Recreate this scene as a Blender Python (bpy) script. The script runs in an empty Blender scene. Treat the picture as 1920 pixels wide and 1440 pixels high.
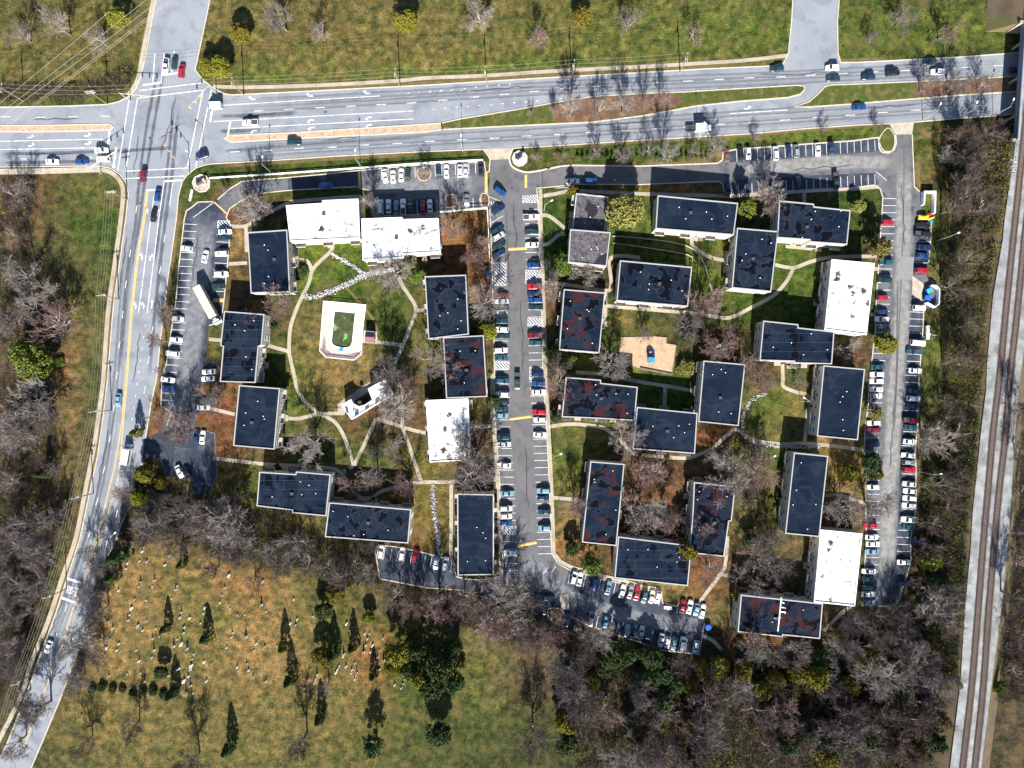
import bpy, bmesh, math, random
import numpy as np
from mathutils import Vector, Matrix
from mathutils.geometry import tessellate_polygon

# ------------------------------------------------------------------ camera, sky, sun, exposure
S = 0.185                      # metres per photograph pixel on the ground
FPX = 1280.0                   # focal length in photograph pixels (24 mm equivalent drone lens)
H = FPX * S                    # flying height
SUN_EL, SUN_AZ = 32.0, 180.0   # low winter sun, due south
scn = bpy.context.scene
COL = scn.collection
cam = bpy.data.cameras.new('camera'); cam.sensor_width = 36.0; cam.lens = FPX / 1920 * 36.0
cam.clip_end = 20000
co = bpy.data.objects.new('camera', cam); co.location = (0, 0, H); COL.objects.link(co); scn.camera = co
world = bpy.data.worlds.new('World'); scn.world = world; world.use_nodes = True
wn = world.node_tree.nodes; wl = world.node_tree.links
sky = wn.new('ShaderNodeTexSky'); sky.sky_type = 'NISHITA'; sky.sun_disc = False
sky.sun_elevation = math.radians(SUN_EL); sky.sun_rotation = math.radians(SUN_AZ)
sky.altitude = 60; sky.air_density = 1.0; sky.dust_density = 0.6; sky.ozone_density = 2.0
bg = wn['Background']; bg.inputs['Strength'].default_value = 0.058
wl.new(sky.outputs[0], bg.inputs['Color'])
sun = bpy.data.lights.new('sun', 'SUN'); sun.energy = 5.0; sun.angle = math.radians(0.5); sun.color = (1.0, 0.95, 0.87)
so = bpy.data.objects.new('sun', sun); COL.objects.link(so); so.location = (0, -300, 300)
el = math.radians(SUN_EL)
so.rotation_euler = Vector((-0.045 * math.cos(el), math.cos(el), -math.sin(el))).to_track_quat('-Z', 'Y').to_euler()
vs = scn.view_settings; vs.view_transform = 'Standard'; vs.look = 'None'; vs.gamma = 1; vs.exposure = 1.65
vs.use_curve_mapping = False
scn.cycles.max_bounces = 5; scn.cycles.diffuse_bounces = 3; scn.cycles.glossy_bounces = 2
scn.cycles.transparent_max_bounces = 8
scn.cycles.use_denoising = True

R = random.Random(7)

# ------------------------------------------------------------------ helpers
def P(px, py, h=0.0):
    k = S * (1 - h / H)
    return ((px - 960) * k, (720 - py) * k)
def pts(l, h=0.0): return [P(x, y, h) for x, y in l]
def tag(o, label=None, cat=None, group=None, kind=None):
    if label: o['label'] = label
    if cat: o['category'] = cat
    if group: o['group'] = group
    if kind: o['kind'] = kind
    return o
def newmesh(name, v, f, mats=(), mi=None, smooth=False):
    me = bpy.data.meshes.new(name); me.from_pydata(v, [], f)
    for m in mats: me.materials.append(m)
    if mi is not None: me.polygons.foreach_set('material_index', mi)
    if smooth: me.polygons.foreach_set('use_smooth', [True] * len(me.polygons))
    me.update(); return me
def link(name, me, parent=None, loc=None, rz=None):
    o = bpy.data.objects.new(name, me); COL.objects.link(o)
    if parent: o.parent = parent
    if loc: o.location = loc
    if rz is not None: o.rotation_euler = (0, 0, rz)
    return o
def empty(name, loc=(0, 0, 0), rz=0.0):
    o = bpy.data.objects.new(name, None); COL.objects.link(o); o.location = loc; o.rotation_euler = (0, 0, rz)
    o.empty_display_size = 0.5
    return o
class MB:
    """collects verts and faces for one mesh"""
    def __init__(s): s.v = []; s.f = []; s.m = []
    def add(s, v, f, m=0):
        n = len(s.v); s.v += [tuple(p) for p in v]; s.f += [tuple(i + n for i in q) for q in f]; s.m += [m] * len(f); return s
    def box(s, x0, x1, y0, y1, z0, z1, m=0):
        return s.add([(x0,y0,z0),(x1,y0,z0),(x1,y1,z0),(x0,y1,z0),(x0,y0,z1),(x1,y0,z1),(x1,y1,z1),(x0,y1,z1)],
            [(0,3,2,1),(4,5,6,7),(0,1,5,4),(1,2,6,5),(2,3,7,6),(3,0,4,7)], m)
    def obox(s, p, q, w, z0, z1, m=0):
        """box along the ground segment p-q"""
        dx, dy = q[0]-p[0], q[1]-p[1]; L = math.hypot(dx, dy) or 1e-6; nx, ny = -dy/L*w/2, dx/L*w/2
        c = [(p[0]+nx,p[1]+ny),(p[0]-nx,p[1]-ny),(q[0]-nx,q[1]-ny),(q[0]+nx,q[1]+ny)]
        return s.add([(x,y,z0) for x,y in c]+[(x,y,z1) for x,y in c],
            [(3,2,1,0),(4,5,6,7),(0,1,5,4),(1,2,6,5),(2,3,7,6),(3,0,4,7)], m)
    def tube(s, p, q, r0, r1, n=6, m=0, cap=True):
        p = Vector(p); q = Vector(q); d = (q - p); d.normalize()
        a = d.orthogonal().normalized(); b = d.cross(a)
        v = []
        for c, r in ((p, r0), (q, r1)):
            for i in range(n):
                t = 2*math.pi*i/n; v.append(c + a*(r*math.cos(t)) + b*(r*math.sin(t)))
        f = [(i, (i+1) % n, n+(i+1) % n, n+i) for i in range(n)]
        if cap: f += [tuple(range(n-1,-1,-1)), tuple(range(n, 2*n))]
        return s.add(v, f, m)
    def mesh(s, name, *mats, smooth=False): return newmesh(name, s.v, s.f, mats, s.m, smooth)
    def obj(s, name, *mats, parent=None, loc=None, rz=None, smooth=False):
        return link(name, s.mesh(name, *mats, smooth=smooth), parent, loc, rz)

def poly_mb(poly, z, holes=()):
    rings = [[Vector((x, y, 0)) for x, y in poly]] + [[Vector((x, y, 0)) for x, y in hh] for hh in holes]
    tris = tessellate_polygon(rings); flat = [p for r in rings for p in r]
    mb = MB(); fs = []
    for t in tris:
        a, b, c = (flat[i] for i in t)
        fs.append(tuple(t) if (b-a).cross(c-a).z > 0 else tuple(reversed(t)))
    mb.add([(p.x, p.y, z) for p in flat], fs); return mb
def smooth_line(l, n=5, closed=False):
    if len(l) < 3: return list(l)
    out = []; N = len(l)
    for i in range(N if closed else N-1):
        p0 = l[(i-1) % N] if closed or i > 0 else l[0]; p1 = l[i]; p2 = l[(i+1) % N]
        p3 = l[(i+2) % N] if closed or i+2 < N else l[-1]
        for k in range(n):
            t = k/n
            out.append(tuple(0.5*((2*p1[j])+(-p0[j]+p2[j])*t+(2*p0[j]-5*p1[j]+4*p2[j]-p3[j])*t*t+(-p0[j]+3*p1[j]-3*p2[j]+p3[j])*t**3) for j in (0,1)))
    if not closed: out.append(tuple(l[-1]))
    return out
def offsets(l, w, closed=False):
    N = len(l); L = []; Rr = []
    for i in range(N):
        a = l[i-1] if (i > 0 or closed) else l[i]; b = l[(i+1) % N] if (i < N-1 or closed) else l[i]
        p = l[i]
        d1 = (p[0]-a[0], p[1]-a[1]); d2 = (b[0]-p[0], b[1]-p[1])
        n1 = math.hypot(*d1) or 1; n2 = math.hypot(*d2) or 1
        if d1 == (0,0): d1 = d2; n1 = n2
        if d2 == (0,0): d2 = d1; n2 = n1
        m = (-(d1[1]/n1+d2[1]/n2), d1[0]/n1+d2[0]/n2); k = math.hypot(*m) or 1
        m = (m[0]/k, m[1]/k); c = max(0.5, m[0]*(-d1[1]/n1)+m[1]*d1[0]/n1)
        o = w/c
        L.append((p[0]+m[0]*o, p[1]+m[1]*o)); Rr.append((p[0]-m[0]*o, p[1]-m[1]*o))
    return L, Rr
def ribbon_mb(l, w, z, closed=False, mb=None, m=0):
    mb = mb or MB(); a, b = offsets(l, w/2, closed); N = len(l)
    mb.add([(x,y,z) for x,y in a]+[(x,y,z) for x,y in b], [(i, N+i, N+(i+1) % N, (i+1) % N) for i in range(N if closed else N-1)], m)
    return mb
def ribbon_uv(name, l, w, z, mat):
    """strip with UV: u across, v along in metres"""
    o = ribbon_mb(l, w, z).obj(name, mat); me = o.data; N = len(l)
    acc = [0.0]
    for i in range(1, N): acc.append(acc[-1]+math.dist(l[i-1], l[i]))
    uv = me.uv_layers.new(name='UVMap')
    for lp in me.loops:
        i = lp.vertex_index; uv.data[lp.index].uv = (0.0 if i < N else 1.0, acc[i % N]/acc[-1])
    return o
def bar_mb(l, w, z0, z1, closed=False, mb=None, m=0):
    """raised strip of rectangular section along a line"""
    mb = mb or MB(); a, b = offsets(l, w/2, closed); N = len(l)
    v = [(x,y,z0) for x,y in a]+[(x,y,z1) for x,y in a]+[(x,y,z1) for x,y in b]+[(x,y,z0) for x,y in b]
    f = []
    for i in range(N if closed else N-1):
        j = (i+1) % N
        for k in range(3): f.append((k*N+i, (k+1)*N+i, (k+1)*N+j, k*N+j))
    if not closed: f += [(0, 3*N, 2*N, N), (N-1, 2*N-1, 3*N-1, 4*N-1)]
    mb.add(v, f, m); return mb

# ------------------------------------------------------------------ materials
def mat(name, col, rough=0.8, spec=0.3, metal=0.0, coat=0.0):
    m = bpy.data.materials.new(name); m.use_nodes = True; b = m.node_tree.nodes['Principled BSDF']
    b.inputs['Base Color'].default_value = (*col, 1); b.inputs['Roughness'].default_value = rough
    b.inputs['Specular IOR Level'].default_value = spec; b.inputs['Metallic'].default_value = metal
    b.inputs['Coat Weight'].default_value = coat
    return m
class NT:
    def __init__(s, m): s.t = m.node_tree; s.n = s.t.nodes; s.l = s.t.links; s.b = s.n['Principled BSDF']
    def node(s, typ, **k):
        n = s.n.new(typ)
        for a, v in k.items(): setattr(n, a, v)
        return n
    def coord(s, scale=(1,1,1), space='Object'):
        tc = s.node('ShaderNodeTexCoord'); mp = s.node('ShaderNodeMapping'); mp.inputs['Scale'].default_value = scale
        s.l.new(tc.outputs[space], mp.inputs['Vector']); return mp.outputs[0]
    def noise(s, vec, scale, detail=4, rough=0.55, dist=0.0):
        n = s.node('ShaderNodeTexNoise'); n.inputs['Scale'].default_value = scale; n.inputs['Detail'].default_value = detail
        n.inputs['Roughness'].default_value = rough; n.inputs['Distortion'].default_value = dist
        if vec is not None: s.l.new(vec, n.inputs['Vector'])
        return n.outputs['Fac']
    def ramp(s, fac, stops):
        r = s.node('ShaderNodeValToRGB'); e = r.color_ramp.elements
        while len(e) < len(stops): e.new(0.5)
        for q, (p, c) in zip(e, stops):
            q.position = p; q.color = (*c, 1) if hasattr(c, '__len__') else (c, c, c, 1)
        s.l.new(fac, r.inputs[0]); return r.outputs[0]
    def mix(s, fac, a, b, blend='MIX'):
        n = s.node('ShaderNodeMix', data_type='RGBA', blend_type=blend)
        for sock, v in ((n.inputs[0], fac), (n.inputs[6], a), (n.inputs[7], b)):
            if hasattr(v, 'is_output'): s.l.new(v, sock)
            elif hasattr(v, '__len__'): sock.default_value = (*v, 1) if len(v) == 3 else v
            else: sock.default_value = v
        return n.outputs[2]
    def math(s, op, a, b=0.0, c=0.0):
        n = s.node('ShaderNodeMath', operation=op)
        for sock, v in zip(n.inputs, (a, b, c)):
            if hasattr(v, 'is_output'): s.l.new(v, sock)
            else: sock.default_value = v
        return n.outputs[0]
    def out(s, col): s.l.new(col, s.b.inputs['Base Color'])
def noisy(name, c1, c2, scale, rough=0.85, detail=5, spec=0.2, c3=None, scale2=None, space='Object'):
    m = mat(name, c1, rough, spec); t = NT(m); v = t.coord(space=space)
    col = t.mix(t.ramp(t.noise(v, scale, detail), [(0.35, 0.0), (0.65, 1.0)]), c1, c2)
    if c3: col = t.mix(t.ramp(t.noise(v, scale2, 3), [(0.5, 0.0), (0.68, 1.0)]), col, c3)
    fine = t.noise(v, 3.0, 2)
    col = t.mix(1.0, col, t.ramp(fine, [(0.2, 0.75), (0.8, 1.25)]), 'MULTIPLY')
    t.out(col); return m
M = {}
M['road'] = noisy('asphalt_road', (0.172,0.187,0.214), (0.210,0.225,0.250), 0.06, 0.85, 6, 0.2, (0.140,0.153,0.180), 0.16)
M['drive'] = noisy('asphalt_drive', (0.088,0.087,0.092), (0.110,0.108,0.112), 0.12, 0.85, 6, 0.2, (0.072,0.070,0.078), 0.3)
M['lot'] = noisy('asphalt_sealed', (0.020,0.026,0.043), (0.036,0.043,0.062), 0.15, 0.8, 6, 0.2, (0.062,0.069,0.088), 0.25)
M['lotgrey'] = noisy('asphalt_old', (0.075,0.078,0.088), (0.115,0.117,0.126), 0.2, 0.85, 6, 0.2, (0.045,0.050,0.064), 0.3)
M['concrete'] = noisy('concrete', (0.30,0.265,0.21), (0.37,0.33,0.27), 0.5, 0.9, 4, 0.2, (0.24,0.20,0.16), 0.35)
M['walk'] = noisy('walk_concrete', (0.27,0.235,0.185), (0.34,0.30,0.24), 0.4, 0.9, 4, 0.2, (0.21,0.18,0.14), 0.2)
M['kerb'] = noisy('kerb_concrete', (0.36,0.32,0.26), (0.44,0.40,0.33), 0.6)
M['median'] = noisy('median_brick', (0.33,0.235,0.165), (0.38,0.29,0.21), 0.5, 0.9, 5, 0.2, (0.25,0.17,0.12), 0.8)
M['white_paint'] = noisy('road_paint_white', (0.46,0.48,0.50), (0.64,0.65,0.66), 0.8, 0.85, 5, 0.2, (0.30,0.32,0.345), 0.7)
M['stall_paint'] = noisy('stall_paint', (0.42,0.44,0.47), (0.58,0.60,0.62), 0.5)
M['yellow_paint'] = noisy('road_paint_yellow', (0.50,0.30,0.09), (0.58,0.37,0.13), 0.6)
M['sand'] = noisy('play_sand', (0.33,0.235,0.15), (0.38,0.28,0.185), 0.8, 0.95, 6, 0.1, (0.28,0.195,0.13), 0.3)
M['deck'] = noisy('pool_deck', (0.36,0.315,0.29), (0.41,0.36,0.335), 0.4, 0.85, 5, 0.2)
M['gravel'] = noisy('ballast_gravel', (0.155,0.162,0.168), (0.25,0.258,0.262), 0.3, 0.95, 8, 0.1, (0.125,0.115,0.105), 0.14)
M['rock'] = noisy('stone', (0.30,0.29,0.30), (0.46,0.45,0.46), 0.9)
M['wall'] = noisy('pale_brick_wall', (0.38,0.345,0.285), (0.44,0.40,0.34), 1.2, 0.9, 3, 0.2)
M['panel'] = noisy('grey_siding', (0.30,0.32,0.36), (0.36,0.38,0.42), 0.8, 0.7, 3, 0.3)
M['trim'] = mat('light_metal_trim', (0.30,0.30,0.30), 0.5, 0.4)
M['white'] = noisy('white_painted', (0.70,0.70,0.69), (0.78,0.78,0.77), 0.7, 0.6)
M['glass'] = mat('dark_glass', (0.02,0.03,0.04), 0.08, 0.5)
M['carglass'] = mat('car_glass', (0.012,0.022,0.026), 0.12, 0.5)
M['tyre'] = mat('tyre_rubber', (0.02,0.02,0.02), 0.9)
M['metal'] = mat('galvanised_metal', (0.42,0.43,0.45), 0.45, 0.4, 0.3)
M['darkmetal'] = mat('dark_metal', (0.05,0.05,0.06), 0.6)
M['wood'] = noisy('weathered_wood', (0.16,0.12,0.09), (0.22,0.17,0.13), 0.8)
M['rail'] = mat('rusty_steel', (0.085,0.05,0.04), 0.6, 0.3)
M['tie'] = noisy('wood_tie', (0.065,0.046,0.038), (0.10,0.072,0.056), 0.4)
M['door'] = mat('brown_door', (0.11,0.05,0.035), 0.6)
M['blue'] = mat('blue_plastic', (0.012,0.085,0.42), 0.45)
M['blue2'] = mat('teal_plastic', (0.03,0.25,0.36), 0.5)
M['red'] = mat('red_plastic', (0.5,0.02,0.03), 0.4)
M['yellow'] = mat('yellow_plastic', (0.85,0.55,0.01), 0.45)
M['signal'] = mat('signal_yellow', (0.62,0.36,0.02), 0.5)
M['bark'] = noisy('bark', (0.13,0.105,0.09), (0.19,0.16,0.14), 1.0)
M['lamp'] = mat('lamp_white', (0.75,0.75,0.73), 0.4)

def foliage(name, c1, c2, c3):
    m = mat(name, c1, 0.75, 0.15); t = NT(m)
    oi = t.node('ShaderNodeObjectInfo')
    v = t.coord(space='Object')
    a = t.mix(t.ramp(t.noise(v, 0.9, 3), [(0.35, 0.0), (0.65, 1.0)]), c1, c2)
    a = t.mix(t.ramp(t.noise(v, 4.0, 2), [(0.45, 0.0), (0.7, 0.8)]), a, c3)
    hs = t.node('ShaderNodeHueSaturation'); t.l.new(a, hs.inputs['Color'])
    t.l.new(t.math('MULTIPLY_ADD', oi.outputs['Random'], 0.05, 0.475), hs.inputs['Hue'])
    t.l.new(t.math('MULTIPLY_ADD', oi.outputs['Random'], 0.35, 0.88), hs.inputs['Value'])
    t.out(hs.outputs[0]); return m
M['ev_dark'] = foliage('leaf_dark_green', (0.018,0.038,0.014), (0.040,0.066,0.020), (0.085,0.105,0.028))
M['ev_olive'] = foliage('leaf_olive', (0.085,0.086,0.010), (0.140,0.128,0.014), (0.21,0.175,0.022))
M['ev_green'] = foliage('leaf_green', (0.055,0.095,0.016), (0.100,0.140,0.022), (0.165,0.185,0.030))
M['ev_yellow'] = foliage('leaf_yellow_green', (0.12,0.125,0.035), (0.17,0.16,0.045), (0.21,0.18,0.05))
def twig(name, c1, c2):
    m = mat(name, c1, 0.85, 0.1); t = NT(m); oi = t.node('ShaderNodeObjectInfo')
    a = t.mix(oi.outputs['Random'], c1, c2)
    v = t.coord(); a = t.mix(1.0, a, t.ramp(t.noise(v, 0.7, 2), [(0.2, 0.7), (0.8, 1.3)]), 'MULTIPLY')
    t.out(a); return m
M['tw_pale'] = twig('twig_pale_grey', (0.165,0.140,0.128), (0.215,0.190,0.175))
M['tw_pink'] = twig('twig_pinkish_brown', (0.145,0.095,0.085), (0.185,0.130,0.118))
M['limb'] = twig('limb_pale', (0.23,0.20,0.178), (0.30,0.27,0.24))
M['tw_brush'] = twig('twig_dark_brush', (0.040,0.030,0.026), (0.060,0.046,0.038))
M['tw_straw'] = twig('twig_straw', (0.115,0.088,0.050), (0.150,0.112,0.066))
M['tw_olive'] = twig('twig_olive_brown', (0.085,0.072,0.045), (0.125,0.105,0.070))
M['tw_grey'] = twig('twig_grey', (0.105,0.086,0.083), (0.145,0.120,0.115))
M['tw_dark'] = twig('twig_dark_brown', (0.065,0.046,0.040), (0.105,0.076,0.067))

def roofmat(style, seed):
    m = mat('roof_' + style, (0.011,0.015,0.027), 0.85, 0.04); t = NT(m)
    tc = t.node('ShaderNodeTexCoord'); mp = t.node('ShaderNodeMapping'); t.l.new(tc.outputs['Object'], mp.inputs[0])
    mp.inputs['Location'].default_value = (seed*13.7, seed*7.1, 0); v = mp.outputs[0]
    if style == 'white':
        col = t.mix(t.ramp(t.noise(v, 0.5, 5), [(0.45, 0.0), (0.75, 1.0)]), (0.66,0.66,0.66), (0.50,0.51,0.54))
        sm = t.ramp(t.noise(v, 0.22, 8, 0.72, 0.5), [(0.575, 0.0), (0.64, 0.9)])
        sm2 = t.ramp(t.noise(v, 0.75, 6, 0.7), [(0.59, 0.0), (0.67, 0.8)])
        jn = t.node('ShaderNodeTexBrick'); t.l.new(v, jn.inputs['Vector']); jn.offset = 0.4
        jn.inputs['Scale'].default_value = 1.0; jn.inputs['Brick Width'].default_value = 13.0; jn.inputs['Row Height'].default_value = 2.6; jn.inputs['Mortar Size'].default_value = 0.05
        col = t.mix(t.math('MULTIPLY', jn.outputs['Fac'], 0.5), col, (0.24,0.25,0.27))
        dirt = t.noise(t.coord((1.3,0.22,1)), 0.7, 6, 0.7)
        col = t.mix(t.ramp(dirt, [(0.50, 0.0), (0.70, 0.75)]), col, (0.17,0.17,0.175))
        vo = t.node('ShaderNodeTexVoronoi'); vo.inputs['Scale'].default_value = 0.19; t.l.new(v, vo.inputs['Vector'])
        sp_ = t.math('ADD', vo.outputs['Distance'], t.math('MULTIPLY_ADD', t.noise(v, 1.1, 6, 0.75), 0.75, -0.375))
        col = t.mix(sm, col, (0.11,0.085,0.065)); col = t.mix(sm2, col, (0.10,0.10,0.105))
        col = t.mix(t.ramp(sp_, [(0.13, 1.0), (0.24, 0.0)]), col, (0.040,0.034,0.030))
    elif style == 'grey':
        n1 = t.noise(v, 0.9, 8, 0.75, 1.0)
        col = t.mix(t.ramp(n1, [(0.38, 0.0), (0.62, 1.0)]), (0.025,0.024,0.031), (0.13,0.122,0.128))
        col = t.mix(t.ramp(t.noise(v, 0.12, 2), [(0.58, 0.0), (0.62, 1.0)]), col, (0.02,0.02,0.028))
    else:
        base = t.mix(t.ramp(t.noise(v, 0.14, 4), [(0.35, 0.0), (0.7, 1.0)]), (0.0035,0.0085,0.020), (0.0085,0.0145,0.027))
        streak = t.noise(t.coord((0.25,1.4,1)), 0.6, 3)
        base = t.mix(t.ramp(streak, [(0.58, 0.0), (0.78, 0.35)]), base, (0.026,0.033,0.045))
        jn = t.node('ShaderNodeTexBrick'); t.l.new(v, jn.inputs['Vector']); jn.offset = 0.43
        jn.inputs['Scale'].default_value = 1.0; jn.inputs['Brick Width'].default_value = 11.0; jn.inputs['Row Height'].default_value = 1.9
        jn.inputs['Mortar Size'].default_value = 0.05; jn.inputs['Mortar Smooth'].default_value = 0.5
        base = t.mix(t.math('MULTIPLY', jn.outputs['Fac'], t.ramp(t.noise(v, 0.3, 3), [(0.4, 0.0), (0.6, 0.30)])), base, (0.035,0.045,0.062))
        pond = t.noise(v, 0.11, 3, 0.5, 0.6)
        base = t.mix(t.ramp(pond, [(0.52, 0.0), (0.56, 0.35), (0.60, 0.10)]), base, (0.026,0.034,0.046))
        if style in ('patch', 'red'):
            blob = t.noise(v, 0.33, 2.5, 0.45, 0.3)
            edge = t.ramp(blob, [(0.535, 0.0), (0.555, 0.6), (0.565, 0.6), (0.58, 0.0)])
            base = t.mix(edge, base, (0.032,0.036,0.046))
            base = t.mix(t.ramp(blob, [(0.562, 0.0), (0.574, 1.0)]), base, (0.0022,0.003,0.0065))
        if style == 'red':
            rb = t.noise(v, 0.22, 3.5, 0.55, 0.4)
            base = t.mix(t.ramp(rb, [(0.53, 0.0), (0.60, 0.85)]), base, (0.036,0.013,0.014))
        if style == 'seam':
            br = t.node('ShaderNodeTexBrick'); t.l.new(v, br.inputs['Vector']); br.offset = 0.37
            br.inputs['Scale'].default_value = 1.0; br.inputs['Brick Width'].default_value = 14.0
            br.inputs['Row Height'].default_value = 3.1; br.inputs['Mortar Size'].default_value = 0.07
            br.inputs['Mortar Smooth'].default_value = 0.4
            blob = t.noise(v, 0.25, 2, 0.5)
            base = t.mix(t.ramp(blob, [(0.58, 0.0), (0.595, 1.0)]), base, (0.0022,0.003,0.0065))
            base = t.mix(t.math('MULTIPLY', br.outputs['Fac'], 0.5), base, (0.055,0.065,0.085))
        col = base
    t.out(t.mix(1.0, col, t.ramp(t.noise(v, 5.0, 2), [(0.2, 0.8), (0.8, 1.2)]), 'MULTIPLY'))
    return m

# see-through wear (tyre marks, worn aisles): a thin film of asphalt of another tone with ragged edges
def wearmat(name, col, amount, lanes=0, soft=0.35):
    m = mat(name, col, 0.85, 0.2); t = NT(m)
    uv = t.node('ShaderNodeUVMap'); sp = t.node('ShaderNodeSeparateXYZ'); t.l.new(uv.outputs[0], sp.inputs[0])
    u = sp.outputs[0]
    e = t.math('SUBTRACT', 1.0, t.math('ABSOLUTE', t.math('MULTIPLY_ADD', u, 2.0, -1.0)))
    n1 = t.noise(t.coord(), 0.16, 6, 0.65)
    ed = t.math('ADD', e, t.math('MULTIPLY_ADD', n1, 0.9, -0.45))
    a = t.ramp(ed, [(0.05, 0.0), (0.05+soft, 1.0)])
    ev = t.math('SUBTRACT', 1.0, t.math('ABSOLUTE', t.math('MULTIPLY_ADD', sp.outputs[1], 2.0, -1.0)))
    a = t.math('MULTIPLY', a, t.ramp(ev, [(0.0, 0.0), (0.22, 1.0)]))
    a = t.math('MULTIPLY', a, t.ramp(t.noise(t.coord(), 0.5, 5, 0.6), [(0.25, 0.35), (0.65, 1.0)]))
    t.l.new(t.math('MULTIPLY', a, amount), t.b.inputs['Alpha'])
    fine = t.noise(t.coord(), 3.0, 2)
    t.out(t.mix(1.0, col, t.ramp(fine, [(0.2, 0.8), (0.8, 1.2)]), 'MULTIPLY'))
    return m
M['w_dark'] = wearmat('tyre_wear_and_shade', (0.070,0.079,0.100), 0.70)
M['w_lane'] = wearmat('lane_wear', (0.105,0.115,0.138), 0.55)
M['w_pale'] = wearmat('lane_polish', (0.235,0.248,0.272), 0.6)
M['w_aisle'] = wearmat('worn_aisle', (0.165,0.172,0.190), 0.95)
M['w_light'] = wearmat('worn_light_aisle', (0.215,0.213,0.210), 1.0)
M['w_seam'] = wearmat('old_seam', (0.050,0.052,0.062), 0.5)
M['w_dirt'] = wearmat('verge_dirt', (0.165,0.115,0.050), 0.85, soft=0.5)

# ------------------------------------------------------------------ railway embankment profile (used for the ground height there)
EMB_H = 7.0
EMB = [(262,1907,1985),(410,1886,1960),(452,1882,1950),(556,1864,1932),(681,1853,1914),(731,1851,1908),(814,1841,1901),
       (960,1826,1892),(1031,1822,1886),(1135,1812,1876),(1281,1803,1857),(1450,1782,1836)]
EMBW = [(P(a,y,EMB_H), P(b,y,EMB_H)) for y,a,b in EMB]
_ey = [w[0][1] for w in EMBW][::-1]; _ew = [w[0][0] for w in EMBW][::-1]; _ee = [w[1][0] for w in EMBW][::-1]
SLOPE = 8.0
def ground_z(x, y):
    if y > _ey[-1] + 2 or y < _ey[0] - 60: return 0.0
    xw = float(np.interp(y, _ey, _ew)); xe = float(np.interp(y, _ey, _ee))
    if x < xw: t = (x - (xw - SLOPE)) / SLOPE
    else: t = ((xe + SLOPE) - x) / SLOPE
    t = max(0.0, min(1.0, t)); z = EMB_H * t
    if y > _ey[-1]: z *= (1 - (y - _ey[-1]) / 2)
    return z
def PG(px, py):
    z = 0.0
    for _ in range(6): x, y = P(px, py, z); z = 0.5*z + 0.5*ground_z(x, y)
    return x, y, z

# ------------------------------------------------------------------ ground
def vnoise(x, y, sc, seed):
    x = x*sc + seed*17.3; y = y*sc + seed*5.9
    xi = np.floor(x).astype(np.int64); yi = np.floor(y).astype(np.int64); fx = x-xi; fy = y-yi
    fx = fx*fx*(3-2*fx); fy = fy*fy*(3-2*fy)
    def hsh(a, b):
        n = (a*374761393 + b*668265263 + seed*144665) & 0x7fffffff
        n = ((n ^ (n >> 13))*1274126177) & 0x7fffffff
        return ((n ^ (n >> 16)) & 0xffff)/65535.0
    return (hsh(xi,yi)*(1-fx)+hsh(xi+1,yi)*fx)*(1-fy)+(hsh(xi,yi+1)*(1-fx)+hsh(xi+1,yi+1)*fx)*fy
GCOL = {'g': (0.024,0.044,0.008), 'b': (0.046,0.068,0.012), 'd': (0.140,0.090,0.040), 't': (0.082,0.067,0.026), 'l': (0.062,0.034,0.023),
        'r': (0.098,0.038,0.023), 'o': (0.140,0.066,0.028), 'k': (0.022,0.016,0.013), 'w': (0.046,0.032,0.025)}
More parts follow.
